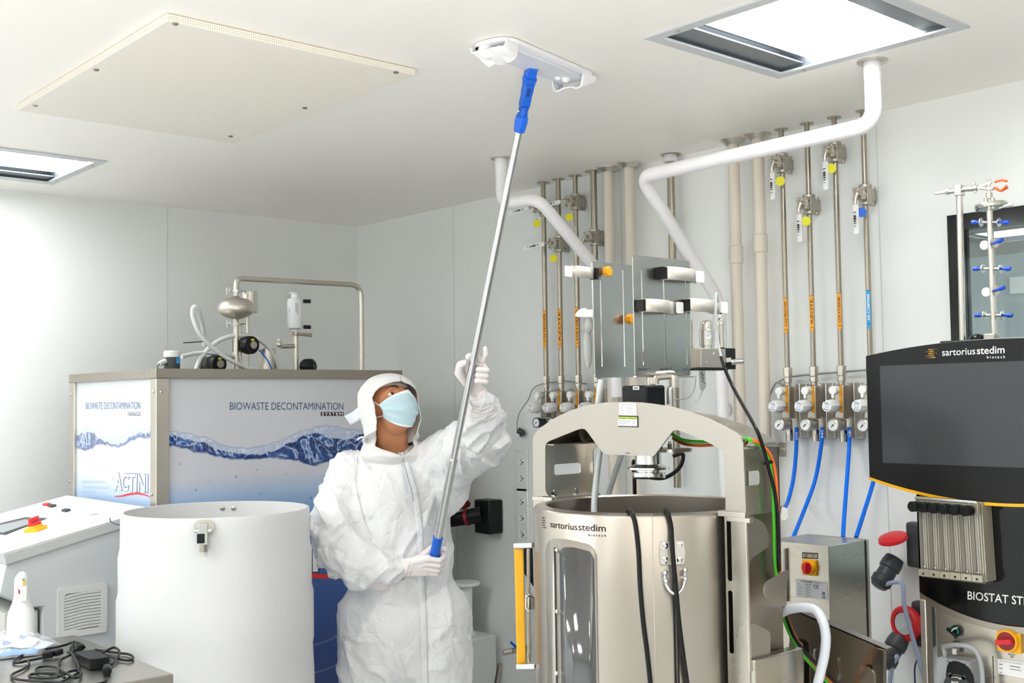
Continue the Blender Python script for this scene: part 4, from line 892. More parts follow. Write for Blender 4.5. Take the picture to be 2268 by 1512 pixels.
# plastic bag with packets
bg = thing('plastic_bag', Zp(50, 1435), 'clear plastic bag with white and blue packets at the left edge of the table', 'bag')
def bagp(u, v, top):
    # corners on the table
    c = [Zp(-60, 1468), Zp(88, 1452), Zp(134, 1428), Zp(-20, 1412)]
    p = c[0] * (1 - u) * (1 - v) + c[1] * u * (1 - v) + c[2] * u * v + c[3] * (1 - u) * v
    e = (math.sin(math.pi * u) * math.sin(math.pi * v)) ** .45
    n_ = noise.noise(p * 26) * .010 + abs(noise.noise(p * 60)) * .009
    p = p + V((noise.noise(p * 18 + V((5, 0, 0))) * .006, noise.noise(p * 18) * .006, 0)) * e
    return p + V((0, 0, .003 + (e * (.034 + .018 * v) + n_ * e if top else .001)))
g = G(); g.grid(lambda u, v: bagp(u, v, True), 60, 40)
obj('bag_film', g, mat('bag_film_plastic', 'f4f6fa', .15, alpha=.3, coat=.5), bg, smooth=25)
def pk(u0, u1, v0, v1, h, m, nm):
    g = G(); 
    def f(u, v):
        uu, vv = u0 + (u1 - u0) * u, v0 + (v1 - v0) * v; p = bagp(uu, vv, True); b = bagp(uu, vv, False); return b.lerp(p, h) + V((0, 0, -.002))
    g.grid(f, 24, 16); return obj(nm, g, m, bg, smooth=60)
pk(.02, .92, .03, .2, .62, mat('packet_blue', '2f8fe6', .5), 'blue_packet'); pk(.03, .8, .22, .75, .74, 'paper', 'white_packet'); pk(.6, .95, .25, .95, .5, mat('packet_white', 'dfe6ef', .4), 'inner_sleeve')
g = G()
for k in range(3): 
    for (a, b, vv) in ((.5, .62, .62 - .05 * k), (.36, .48, .35 - .04 * k)):
        P4 = [bagp(x, y, True).lerp(bagp(x, y, False), .22) for x, y in ((a, vv - .012), (b, vv - .012), (b, vv + .012), (a, vv + .012))]; g.prism(P4, (0, 0, .0003))
obj('blue_print', g, mat('print_royal', '2450b8', .5), bg)
# ================================================================== STEEL BAG HOLDER (vessel with arch)
VC = V((2.115, 1.90, 0)); VR = .281; RZ = 1.385; XA = 2.05; AD = .135
ves = thing('steel_vessel', VC, 'large round stainless steel vessel with arched gantry and sartorius stedim lettering', 'vessel')
prof = [(.05, .30), (VR - .01, .30), (VR, .32), (VR, RZ - .006), (VR - .004, RZ), (.252, RZ + .004), (.248, RZ), (.246, .62), (.05, .6)]
mat('vessel_steel', 'b3aca2', .3, .95, bscale=5, vary=.03)
obj('shell', G().lathe(prof, VC, seg=128), 'vessel_steel', ves)
obj('undercarriage', G().lathe([(.1, .14), (.33, .14), (.345, .16), (.345, .30), (.30, .335), (.1, .335)], VC, seg=64), 'steel', ves)
for a in (.6, 2.17, 3.74, 5.3):
    c = VC + V((math.cos(a) * .27, math.sin(a) * .27, 0)); obj('castor', G().cyl(c + V((-.02, 0, .06)), c + V((.02, 0, .06)), .06, seg=28).bx(c + V((-.03, -.02, .1)), c + V((.03, .02, .15))), 'anthracite', ves)
A2 = lambda px, py, dx=0.: atX(px, py, XA + dx)
outer = [(1181, 1098), (1179.5, 975.5), (1181.5, 965), (1187.7, 955), (1204.7, 941.6), (1225, 927), (1247, 916), (1270, 906.5), (1295, 899), (1320, 893.5), (1345.8, 890.8), (1391, 889.6), (1420, 891), (1444.5, 893.6), (1486.9, 899.8), (1529, 912), (1571.5, 927.5), (1605.4, 944.4), (1630, 958), (1640, 968), (1645.5, 981), (1652, 1135)]
inner = [(1606.8, 1130.7), (1606.8, 1122), (1605.4, 1013), (1603.5, 1005), (1597, 997), (1574.3, 982.5), (1540, 966), (1504, 953.6), (1497, 951.8), (1491, 953.5), (1485.5, 960), (1451, 1006.5), (1446, 1010), (1345, 1006), (1338, 1004.3), (1332, 999), (1300, 955), (1295, 950), (1288, 949), (1278, 951.5), (1217, 976), (1210, 981), (1207.5, 989.6), (1208, 1084), (1210, 1091), (1216, 1098.5)]
gan = obj('gantry_front', G().prism([A2(*p) for p in outer + inner], (.004, 0, 0)), 'pale_steel', ves, smooth=20)
yl, yr = A2(1181, 1098).y, A2(1652, 1135).y; zl0, zr0 = A2(1181, 1098).z, A2(1652, 1135).z
INS = .030; yli, yri = yl - INS, yr + INS; ycn = (yl + yr) / 2; AD2 = atY(1727, 1100, yri).x - XA
ins = lambda p: V((XA + .002, ycn + (p.y - ycn) * (1 - INS / .345), zl0 + (p.z - zl0) * (1 - .026 / .25)))
path = [ins(A2(*p)) for p in outer[1:-1]]; path[0].y = yli; path[-1].y = yri
g = G(); n = len(path) - 1; g.grid(lambda u, v: path[round(u * n)] + V((.002 + v * (AD2 - .004), 0, 0)), n, 1)
sh_ = obj('gantry_cover', g, 'steel_h', ves, smooth=40); so = sh_.modifiers.new('thickness', 'SOLIDIFY'); so.thickness = .003; so.offset = 0
def side(y, z0, z1, h, th, par=ves, nm='gantry_side', m='steel_h'):
    P = [V((XA + .002, y, z0)), V((XA + AD2, y, z0)), V((XA + AD2, y, z1)), V((XA + .002, y, z1))]
    hl = [rndloop([V((h[0], y, h[2])), V((h[1], y, h[2])), V((h[1], y, h[3])), V((h[0], y, h[3]))], .008)] if h else []
    return obj(nm, G().prism(P, (0, th, 0), hl), m, par, smooth=20)
hL0, hL1 = atY(1226, 1052, yli), atY(1284, 1024, yli)
side(yli, zl0, path[0].z + .003, (hL0.x, hL1.x, hL0.z, hL1.z), -.003, m='satin_steel')
hR0, hR1 = atY(1640, 1077, yri), atY(1684, 1041, yri)
side(yri, zr0, path[-1].z + .003, (hR0.x, hR1.x, hR0.z, hR1.z), .003, m='satin_steel')
obj('inner_cylinder', G().cyl(V((XA + .06, yri + .03, zr0 + .02)), V((XA + .06, yri + .03, path[-1].z)), .02), 'dark_steel', ves)
bk = [V((XA + AD2, p.y, p.z)) for p in path]; bk = [V((XA + AD2, yli, zl0))] + bk + [V((XA + AD2, yri, zl0))]
ib = [V((XA + AD2, ycn + (p.y - ycn) * .90, zl0 + (p.z - zl0) * (.84 if p.z > zl0 + .05 else 1))) for p in bk]
obj('gantry_back', G().prism(bk + ib[::-1], (-.003, 0, 0)), 'steel_h', ves, smooth=20)
g = G(); g.bx((XA + .004, yli - .05, path[0].z + .004), (XA + AD2 - .01, yli - .003, path[0].z + .007)); obj('gantry_shelf', g, 'pale_steel', ves)
for yy, s in ((yl, -1), (yr, 1)):
    z0 = zl0 if s < 0 else zr0
    ft = obj('gantry_foot', G().bx((XA - .004, min(yy, yy + s * .075), z0 - .012), (XA + .012, max(yy, yy + s * .075), z0)).bx((XA + .0121, min(yy + s * INS, yy + s * .075), z0 - .012), (XA + AD2 + .01, max(yy + s * INS, yy + s * .075), z0)), 'satin_steel', ves, bevel=.001)
    for xx in (XA + .028, XA + .108):
        g = G(); c = V((xx, yy + s * .052, z0)); g.cyl(c, c + UP * .004, .011, seg=20); g.cyl(c + UP * .004, c + UP * .013, .0085, seg=6); g.cyl(c + UP * .013, c + UP * .018, .005, seg=12); obj('foot_bolt', g, 'chrome', ft)
# support columns
for yy, s in ((yl, -1), (yr, 1)):
    z0 = (zl0 if s < 0 else zr0) - .012
    y2 = yy + s * .06
    sl = []
    if s > 0:
        for a, b, c_, d_ in ((1604.5, 1150, 1613, 1286), (1607, 1306, 1616, 1446)):
            p0, p1 = A2(c_, d_), A2(a, b); sl.append(rndloop([V((XA, yy + .042, p0.z)), V((XA, yy + .054, p0.z)), V((XA, yy + .054, p1.z)), V((XA, yy + .042, p1.z))], .006))
    g = G(); g.prism([V((XA, yy, .3)), V((XA, y2, .3)), V((XA, y2, z0)), V((XA, yy, z0))], (.003, 0, 0), sl)
    cf = obj('column_front', g, 'steel', ves, smooth=20)
    g = G(); ys_ = yy + s * INS; g.bx((XA + .003, min(ys_, ys_ + s * .003), .3), (XA + AD2, max(ys_, ys_ + s * .003), z0)); obj('column_side', g, 'dark_steel', ves)
    g = G(); g.bx((XA + .003, min(y2, y2 - s * .003), .3), (XA + AD, max(y2, y2 - s * .003), z0)); obj('column_inner_side', g, mat('slot_dark', '4a463f', .4, .8), ves)
# cable retaining tabs standing off the near column side
mat('tab_steel', 'aaa59c', .35, .9)
yt = yr + .004; B2_ = lambda px, py, y=yt: atY(px, py, y)
def tab(pts, label=None, y=yt, th=.003, m='tab_steel', r=.012):
    P = rndloop([atY(a, b, y) for a, b in pts], r, 5); return obj('cable_tab', G().prism(P, (0, -th, 0)), m, ves, bevel=.0006)
tab([(1650, 1137), (1690, 1156), (1703, 1190), (1702, 1210), (1661, 1236), (1652, 1262), (1652, 1200)])
tab([(1662, 1376), (1704, 1398), (1704, 1480), (1660, 1492), (1658, 1400)])
tab([(1745, 1258), (1692, 1290), (1689, 1310), (1695, 1330), (1740, 1345), (1741, 1300)], y=yr - .02)
obj('column_edge', G().bx((XA - .003, yr - .003, A2(1655, 1485).z), (XA + .003, yr + .001, zr0 - .012)), 'satin_steel', ves)
g = G(); g.bx((XA + .003, yr - .012, .62), (XA + AD + .05, yr + .02, A2(1655, 1460).z)); obj('lower_bracket', g, 'steel_h', ves, bevel=.003)
obj('column_cap', G().bx((XA - .004, yr - .012, zr0 - .022), (XA + .01, yr + .05, zr0 - .012)), 'satin_steel', ves, bevel=.001)
obj('side_bracket', G().prism(rndloop([atY(a, b, yr + .0) for a, b in ((1731, 1122), (1742, 1126), (1742, 1146), (1734, 1153), (1728, 1150))], .004), (0, -.004, 0)), 'white_plastic', ves)
# mixer coupling under the arch
cd = 2.83; wp = cd / F_PX; cc = dep(1436, 1020, cd); cz = lambda py: dep(1436, py, cd).z
g = G(); g.lathe([(29 * wp, cz(1000)), (29 * wp, cz(1027)), (34 * wp, cz(1029)), (46 * wp, cz(1034)), (47 * wp, cz(1038)), (44 * wp, cz(1039)), (27 * wp, cz(1039.5)), (27 * wp, cz(1044)), (36 * wp, cz(1045.5)), (37 * wp, cz(1048)), (37 * wp, cz(1057)), (36 * wp, cz(1058.5)), (5 * wp, cz(1058.5))], V((cc.x, cc.y, 0)), seg=64)
cpl = obj('drive_coupling', g, mat('turned_steel', 'e3e3e2', .16, 1, vary=.06, bscale=60), ves)
obj('mount_plate', G().prism(rndloop([V((XA + .03, cc.y - .12, cz(998))), V((XA + .118, cc.y - .12, cz(998))), V((XA + .118, cc.y + .08, cz(998))), V((XA + .03, cc.y + .08, cz(998)))], .02), (0, 0, .008)), 'satin_steel', ves)
g = G()
for y_ in (-.06, -.09): c = V((XA + .06, cc.y + y_, cz(998) + .008)); g.cyl(c, c + UP * .012, .006, seg=6); g.cyl(c, c + UP * .018, .0035)
obj('mount_bolts', g, 'chrome', ves)
# motor above the arch
mp = dep(1432, 880, 2.9)
mt = obj('drive_motor', G().bx((mp.x - .035, mp.y - .03, 1.60), (mp.x + .04, mp.y + .055, dep(1432, 853, 2.9).z)), 'black_plastic', ves, bevel=.006)
Q = lambda px, py: atX(px, py, mp.x - .0355)
lb = obj('motor_label', G().prism(rndloop([Q(1402, 863), Q(1416, 863), Q(1416, 855), Q(1402, 855)], .002), (-.0005, 0, 0)), 'paper', mt)
text('M1M', quad(Q(1405, 861), Q(1413, 861), Q(1405, 857), (-.001, 0, 0)), 'print_black', lb, bold=.02)
g = G()
for px in (1464, 1484):
    p0, p1 = dep(px, 895, 2.92), dep(px, 862, 2.92); g.cyl(p0, p0.lerp(p1, .5), .009, .009); g.cyl(p0.lerp(p1, .5), p1, .0095, .0085); g.ell(p1, .0085)
obj('motor_connector', g, 'aluminium', mt)
p0 = dep(1450, 850, 2.93); g = G(); g.tube(rnd([p0, p0 + UP * .02, p0 + UP * .024 + RT * .05, p0 + RT * .05 - UP * .01], .012), .012, 10); g.box(p0 + RT * .03 + UP * .026, (.07, .06, .004)); obj('motor_bracket', g, 'satin_steel', mt)
# stickers on the arch
yo_ = -.0006
st = obj('white_sticker', G().prism([A2(1371, 919, yo_), A2(1410.5, 920, yo_), A2(1409.5, 893.5, yo_), A2(1371.5, 892, yo_)], (-.0003, 0, 0)), 'paper', gan)
text('IDENTIFICATION EQUIPEMENT', quad(A2(1374, 897.5, -.0015), A2(1407, 898.5, -.0015), A2(1374, 894.6, -.0015)), 'print_grey', st)
def bars(rows, par, m='print_grey', fn=A2, dx=-.0015, th=(-.0002, 0, 0)):
    g = G()
    for x0, y0, x1, y1, hgt in rows: g.prism([fn(x0, y0 + hgt, dx), fn(x1, y1 + hgt, dx), fn(x1, y1, dx), fn(x0, y0, dx)], th)
    obj('print_lines', g, m, par)
bars([(1373, 900, 1408, 901, .4), (1374, 902.5, 1379, 902.7, 1), (1387, 902.6, 1402, 903, 1), (1374, 908.4, 1379, 908.6, 1), (1388, 909, 1400, 909.3, .8), (1375, 915, 1379, 915.2, 1), (1387, 915.3, 1403, 915.7, .8)], st)
st = obj('calibration_sticker', G().prism([A2(1369.5, 944.5, yo_), A2(1413, 945.5, yo_), A2(1412.5, 921.3, yo_), A2(1369.5, 920.3, yo_)], (-.0003, 0, 0)), 'paper', gan)
g = G(); F = lambda a, b: A2(a, b, -.0012)
for q in (((1369.5, 922.2), (1413, 923.2), (1413, 921), (1369.5, 920)), ((1369.5, 945), (1414, 946), (1414, 944), (1369.5, 943)), ((1411.3, 944), (1413.2, 944), (1413.2, 922), (1411.3, 922))): g.prism([F(*p) for p in q], (-.0002, 0, 0))
obj('black_border', g, 'print_black', st); obj('lime_header', G().prism([F(1369.5, 928), (F(1411.3, 929)), F(1411.3, 923.2), F(1369.5, 922.2)], (-.0002, 0, 0)), 'lime_label', st)
bars([(1371, 924.6, 1387, 925, 2), (1391, 925, 1409, 925.5, 2), (1371, 931.5, 1396, 932, 1), (1371, 936, 1390, 936.3, 1), (1401, 932, 1408, 932.2, 1), (1402, 936.4, 1407, 936.5, 1), (1371, 941, 1406, 941.5, .6)], st, dx=-.0016)
bars([(1385.5, 1002, 1388.5, 1002.1, 1.8), (1389.5, 1002.1, 1392, 1002.2, 1.8), (1392.8, 1002.2, 1395, 1002.3, 1.8)], gan, 'print_black', dx=-.0006)
# lettering wrapped round the shell
def cylfn(p00, p10, p01, r):
    a, b, c = [onCyl(*p, VC, r) for p in (p00, p10, p01)]; an = lambda q: math.atan2(q.y - VC.y, q.x - VC.x) % (2 * math.pi)
    aa, ab = an(a), an(b)
    return lambda u, v: V((VC.x + r * math.cos(aa + (ab - aa) * u), VC.y + r * math.sin(aa + (ab - aa) * u), a.z + (b.z - a.z) * u + (c.z - a.z) * v))
r_ = VR + .0006
def logo(fnS, fnSt, fnB, fnM, m1, par, md=None):
    text('sartorius', fnS, m1, par, bold=.004); text('stedim', fnSt, m1, par, bold=.012); text('biotech', fnB, m1, par, bold=.01, spacing=1.5)
    rows = [(2, [3, 3, 2, 1.3, 1]), (0, [1, 1.3, 2, 3, 3]), (2, [3, 3, 2, 1.3, 1]), (0, [1, 1.3, 2, 2.6, 3]), (1, [1, 1.6, 2, 2.6, 3])]
    g = G()
    for j, (o, szs) in enumerate(rows):
        for i, s in enumerate(szs):
            u, v = (o + i + .5) / 7, 1 - (j + .5) / 5; k = .017 * s ** .8 * 1.15
            P = [fnM(u + k * 1.05 * math.cos(t), v + k * 1.3 * math.sin(t)) for t in (2 * math.pi * q / 10 for q in range(10))]
            vs = [g.bm.verts.new(p) for p in P]; g.bm.faces.new(vs)
    obj('dot_emblem', g, md or m1, par, smooth=0)
lg = cylfn((1218.5, 1167), (1281, 1174.5), (1218.5, 1153), r_)
logo(cylfn((1218.6, 1167), (1278.5, 1174), (1218.6, 1153.5), r_), cylfn((1281, 1174.3), (1342, 1177.2), (1281, 1158.5), r_), cylfn((1303, 1187), (1342.3, 1188.5), (1303, 1181), r_), cylfn((1197.5, 1170), (1211.5, 1171), (1197.5, 1143.5), r_), 'print_brown', ves)
# door window on the shell
def patch(pxs, top, bot, r, m, nm, par=ves, n=24, th=.0015):
    """curved plate: pxs=(left,right) columns, top/bot give the picture row at fraction u"""
    a0 = onCyl(pxs[0], 1350, VC, r); a1 = onCyl(pxs[1], 1350, VC, r); an = lambda q: math.atan2(q.y - VC.y, q.x - VC.x) % (2 * math.pi); t0, t1 = an(a0), an(a1)
    g = G()
    def f(u, v):
        px = pxs[0] + (pxs[1] - pxs[0]) * u; zt_ = onCyl(px, top(u), VC, r).z; zb_ = onCyl(px, bot(u), VC, r).z if bot(u) < 1600 else .55
        t = t0 + (t1 - t0) * u; return V((VC.x + r * math.cos(t), VC.y + r * math.sin(t), zb_ + (zt_ - zb_) * v))
    g.grid(f, n, 1); o = obj(nm, g, m, par, smooth=60); s = o.modifiers.new('thickness', 'SOLIDIFY'); s.thickness = th; s.offset = 0; return o
def ft(cl, peak, cr, u):   # rounded shoulders
    base = peak + (cr - peak) * max(0, (u - .4) / .6) ** 1.3 * .45
    e = max(0, 1 - u / .22) ** 2.4 * (cl - peak) + max(0, (u - .86) / .14) ** 2.2 * (cr - peak) * .6
    return base + e
patch((1211, 1322), lambda u: ft(1216, 1195, 1226, u) - 1, lambda u: 1700, VR + .0008, 'satin_steel', 'window_surround')
patch((1231, 1321), lambda u: ft(1214, 1197, 1228, u), lambda u: 1700, VR + .003, 'pale_steel', 'window_frame')
patch((1241, 1318), lambda u: ft(1222, 1212, 1238, u), lambda u: 1700, VR + .005, 'smoked_glass', 'window_glass', th=.001)
patch((1229, 1232), lambda u: 1212, lambda u: 1700, VR + .0042, 'print_black', 'door_gap', n=2, th=.001)
for py in (1217, 1353, 1490): c = onCyl(1234, py, VC, VR + .004); nn = (c - V((VC.x, VC.y, c.z))).normalized(); obj('frame_bolt', G().lathe([(.005, 0), (.005, .003), (.002, .006)], c, nn, seg=12), 'chrome', ves)
# door seam, hinge and U handle
patch((1490.5, 1495.5), lambda u: 1252, lambda u: 1700, VR + .001, 'print_black', 'door_seam', n=2, th=.001)
patch((1495, 1502), lambda u: 1285, lambda u: 1700, VR + .003, 'slot_dark', 'door_edge', n=2, th=.002)
patch((1448, 1449.3), lambda u: 1136, lambda u: 1700, VR + .0004, 'satin_steel', 'shell_fold', n=2, th=.0006)
hg = obj('hinge', G(), 'satin_steel', ves) if 0 else None
def onsh(px, py, h): return onCyl(px, py, VC, VR + h)
c = onsh(1488, 1223, 0); nn = (c - V((VC.x, VC.y, c.z))).normalized(); ss = V((-nn.y, nn.x, 0)); ss = ss if ss.dot(RT) > 0 else -ss; RH = Matrix((ss, nn, UP)).transposed(); w1 = (c - CAM).dot(V(RM[2])) / F_PX
lf = lambda a, b, h=0: c + ss * (a * w1) - UP * (b * w1) + nn * h
g = G()
for s in (-1, 1): g.prism(rndloop([lf(s * 4, -26), lf(s * 26, -26), lf(s * 29, 0), lf(s * 26, 26), lf(s * 4, 26)], .004), nn * .005)
hg = obj('hinge', g, 'satin_steel', ves, bevel=.001)
obj('hinge_knuckle', G().cyl(lf(0, -27, .005), lf(0, 27, .005), .006, seg=16), 'steel', hg)
for a in (-17, 17):
    for b in (-16, 16): obj('hinge_screw', G().lathe([(.0075, .004), (.0075, .007), (.004, .0085), (.003, .006), (.001, .006)], lf(a, b), nn, seg=16), 'chrome', hg)
g = G(); g.tube([lf(-19, 42, .012), lf(-18, 64, .014), lf(-10, 80, .02), lf(3, 87, .022), lf(15, 80, .02), lf(24, 62, .014), lf(25, 36, .012)], .0042, 12, sm=8)
for a, b in ((-19, 42), (-17, 60), (25, 37), (25, 56)): g.cyl(lf(a, b, 0), lf(a, b, .014), .0058, seg=14); g.ell(lf(a, b, .015), .0062, seg=14, rings=8)
obj('u_handle', g, 'chrome', ves)
# yellow door handle at the left
hd = 2.83; K2 = lambda px, py, d=hd: dep(px, py, d)
g = G(); a, b = K2(1149, 1214), K2(1155, 1470); u = TC * .0
g.prism(rndloop([a - RT * .0115 + TC * .006, a + RT * .0115 + TC * .006, a + RT * .0115 - TC * .006, a - RT * .0115 - TC * .006], .003), b - a)
hn = obj('door_handle', g, 'yellow_plastic', ves, smooth=30, label='yellow door handle bar')
for p0, p1 in (((1141, 1208), (1182, 1206)), ((1147, 1475), (1188, 1474))):
    g = G(); a, b = K2(*p0), K2(*p1, 2.80); d = (b - a).normalized(); g.box((a + b) / 2, ((b - a).length, .02, .013), Matrix((d, UP.cross(d).normalized(), UP)).transposed()); obj('handle_bracket', g, 'aluminium', hn, bevel=.002)
g = G(); g.cyl(K2(1170, 1215, 2.86), K2(1172, 1480, 2.86), .0045, seg=12); obj('handle_rod', g, 'steel', hn)
g = G(); g.tube([K2(1178, 1318, 2.83), K2(1168, 1318, 2.82), K2(1165, 1330, 2.82), K2(1166, 1345, 2.82), K2(1172, 1352, 2.82)], .0035, 10, sm=5); g.box(K2(1176, 1335, 2.84), (.014, .014, .03)); obj('toggle_latch', g, 'chrome', ves, bevel=.002)
obj('door_gasket', G().prism([K2(a, b, 2.95) for a, b in ((1160, 1214), (1180, 1214), (1182, 1300), (1172, 1285), (1161, 1270))], RT * .0 - TC * .02), 'black_rubber', ves)
# black cables over the rim
def over(pts, label, r=.0055):
    P = [V(p) for p in pts]; return obj('black_cable', G().tube(P, r, 12, sm=10), 'black_rubber', None, label, 'cable', 'black cables hanging over the vessel rim')
O = lambda px, py, h: onCyl(px, py, VC, VR + h)
def inn(px, py): p = onCyl(px, py, VC, .238); return p
a = onCyl(1393, 1134, VC, .242)
over([a - UP * .2, V((a.x, a.y, RZ - .02)), V((a.x, a.y, RZ + .008)), O(1399, 1136, .004) , O(1407, 1160, .008), O(1414, 1220, .008), O(1418, 1300, .008), O(1425, 1380, .008), O(1434, 1450, .009), O(1442, 1530, .01), O(1450, 1640, .01)], 'black twisted cable hanging over the rim, left of the hinge')
a = onCyl(1475, 1134, VC, .242)
over([a - UP * .2, V((a.x, a.y, RZ - .02)), V((a.x, a.y, RZ + .008)), O(1479, 1136, .004), O(1486, 1165, .008), O(1488, 1200, .016), O(1491, 1240, .02), O(1496, 1290, .026), O(1503, 1370, .018), O(1513, 1450, .014), O(1524, 1530, .012), O(1536, 1640, .012)], 'black twisted cable hanging over the rim across the hinge')
# coloured cable bundle
def bundle(off, r, m, label, d0=0.):
    L = [(1489, 962, 2.83), (1512, 974, 2.80), (1545, 978, 2.78), (1580, 976, 2.80), (1622, 968, 2.80), (1655, 972, 2.70), (1675, 981, 2.655), (1696, 1003, 2.635), (1707, 1040, 2.63), (1712, 1100, 2.625), (1714, 1170, 2.62), (1716, 1240, 2.62), (1723, 1300, 2.64), (1731, 1350, 2.66), (1748, 1400, 2.68), (1780, 1452, 2.70), (1815, 1490, 2.74), (1850, 1530, 2.78)]
    P = [(atY(a + off[0], b + off[1] * .3, yr + .014 - d0) if 968 < b < 1310 and a > 1640 else dep(a + off[0] * (1 if b > 985 else .2), b + off[1] * (1 if b < 1010 else .3), c + d0)) for a, b, c in L]; return obj('signal_cable', G().tube(P, r, 12, sm=8), m, None, label, 'cable')
bundle((0, 0), .0042, 'green_cable', 'bright green cable arching through the gantry and down its right side')
bundle((9, 8), .004, 'orange_cable', 'orange cable running beside the green one down the gantry', .006)
L = [(1586, 653, 2.9), (1585, 700, 2.88), (1588, 745, 2.88), (1597, 790, 2.86), (1606, 818, 2.84), (1625, 860, 2.82), (1650, 905, 2.68), (1675, 950, 2.59), (1690, 990, 2.565), (1702, 1035, 2.555), (1716, 1090, 2.555), (1722, 1140, 2.555), (1724, 1200, 2.56), (1725, 1250, 2.57), (1732, 1320, 2.63), (1745, 1375, 2.66), (1765, 1420, 2.67), (1800, 1462, 2.69), (1860, 1520, 2.76)]
sc = thing('sensor_cable', dep(*L[-1]), 'grey to black sensor cable dropping from the filter housing past the gantry', 'cable')
obj('grey_length', G().tube([dep(a, b, c) for a, b, c in [(1590, 668, 2.93), (1588, 655, 2.91)] + L[:4]], .0035, 12, sm=8), mat('cable_silver', 'b9bbbd', .35), sc)
obj('black_length', G().tube([(atY(a, b, yr + .002) if 940 < b < 1260 else dep(a, b, c)) for a, b, c in L[3:]], .0042, 12, sm=8), 'black_rubber', sc)
obj('cable_tie', G().lathe([(.009, -.003), (.0115, -.003), (.0115, .003), (.009, .003)], atY(1701, 1024, yr + .006), (RT * .2 - UP), seg=20, cap=False, closed=True), 'black_plastic', sc)
obj('signal_cable', G().tube([dep(1731, 1120, 2.66), dep(1725, 1150, 2.66), dep(1727, 1200, 2.66), dep(1728, 1245, 2.66), dep(1730, 1265, 2.66)], .0018, 8, sm=6), mat('cable_brown', '9c4a32', .5), None, 'thin brown wire behind the coloured cables', 'cable')
# black hose loops behind the coupling, seen over the rim
g = G(); g.tube([dep(1490, 1010, 3.2), dep(1512, 1005, 3.2), dep(1508, 1030, 3.2), dep(1488, 1050, 3.2), dep(1460, 1059, 3.2), dep(1420, 1050, 3.2), dep(1404, 1020, 3.2), dep(1405, 1060, 3.2), dep(1406, 1110, 3.2), dep(1406, 1200, 3.2)], .0058, 12, sm=8)
obj('black_cable', g, 'black_rubber', None, 'black cable loop hanging behind the steel drive coupling', 'cable')
g = G(); g.tube([dep(1332, 840, 3.0), dep(1325, 900, 3.0), dep(1330, 970, 3.0), dep(1322, 1050, 3.0), dep(1316, 1120, 2.98), dep(1316, 1200, 2.95)], .0085, 14, sm=8); obj('clear_hose', g, 'hose_white', None, 'milky hose hanging from the left sparger plate behind the arch', 'hose', 'milky hoses behind the arch')
g = G(); g.tube([dep(1384, 980, 3.1), dep(1375, 1010, 3.1), dep(1358, 1060, 3.1), dep(1345, 1110, 3.1), dep(1340, 1200, 3.0)], .0085, 14, sm=8); obj('clear_hose', g, 'hose_white', None, 'milky hose running down from the coupling tab into the vessel', 'hose', 'milky hoses behind the arch')
g = G(); g.cyl(dep(1328, 985, 3.02), dep(1320, 1130, 3.0), .0042, seg=12); obj('dark_green_rod', g, 'dark_green', None, 'dark green rod behind the arch reaching into the vessel', 'rod')
# ================================================================== SPARGER PLATES
YS = 1.95; SP = lambda px, py, dy=0.: atY(px, py, YS + dy)
spg = thing('sparger_holder', V((SP(1470, 832).x, YS, SP(1470, 832).z)), 'pair of slotted steel plates marked Sparger 1 and Sparger 2 above the arch', 'holder')
def slot(a, b, w, fn):
    p0, p1 = fn(*a), fn(*b); return [p0 + V(w), p1 + V(w), p1 - V(w), p0 - V(w)]
rp = rndloop([SP(1401.4, 563.8), SP(1527.6, 578), SP(1529, 831.7), SP(1407.4, 831.7)], .006)
slots = [rndloop(slot(a, b, (.0022, 0, 0), SP), .002, 3) for a, b in (((1420.5, 597), (1425, 809)), ((1468.5, 588), (1475, 808)), ((1518, 600), (1522.5, 808)))]
mat('plate_steel', 'b9b8b4', .3, 1, bump=.015, bscale=300, vary=.05)
rpo = obj('right_plate', G().prism(rp, (0, .003, 0), slots), 'plate_steel', spg, smooth=20)
pd0, pd1 = dep(1312, 700, 2.985), dep(1407, 700, 3.15); pd = V((pd1.x - pd0.x, pd1.y - pd0.y, 0)).normalized(); pn = V((pd.y, -pd.x, 0)); pn = pn if pn.dot(TC) > 0 else -pn
LPf = lambda px, py, h=0.: onP(px, py, V((pd0.x, pd0.y, 0)) + pn * h, pn)
lp = rndloop([LPf(1312, 578), LPf(1401, 588), LPf(1407, 835), LPf(1318.6, 836.4)], .006)
sl2 = [rndloop(slot(a, b, pd * .0028, LPf), .0026, 3) for a, b in (((1329.5, 620), (1333.5, 812)), ((1379, 597), (1383.6, 812)))]
lpo = obj('left_plate', G().prism(lp, -pn * .003, sl2), 'plate_steel', spg, smooth=20)
tx = quad(SP(1413, 821.5, -.0008), SP(1439.5, 821.5, -.0008), SP(1413, 813.8, -.0008)); text('Sparger 1', tx, 'print_black', rpo, bold=-.004)
text('Sparger 2', quad(SP(1462, 822, -.0008), SP(1488, 822, -.0008), SP(1462, 814.2, -.0008)), 'print_black', rpo, bold=-.004)
text('Overlay', quad(SP(1511, 822.3, -.0008), SP(1528.5, 822.3, -.0008), SP(1511, 814.5, -.0008)), 'print_black', rpo, bold=-.004)
def strap(pxs, py0, py1, fn, nrm, name='tube_clamp', tip=None, left=False):
    """folded sheet strap: list of (px, stand-off)"""
    pc = (py0 + py1) / 2; P = [fn(px, pc) + nrm * h for px, h in pxs]; zt_, zb_ = fn(pxs[0][0], py0).z, fn(pxs[0][0], py1).z; n = len(P) - 1
    g = G(); g.grid(lambda u, v: V((P[round(u * n)].x, P[round(u * n)].y, zb_ + (zt_ - zb_) * v)), n, 1)
    o = obj(name, g, 'strap_steel', spg, smooth=25); s = o.modifiers.new('thickness', 'SOLIDIFY'); s.thickness = .002; return o, zb_, zt_
NY = V((0, -1, 0))
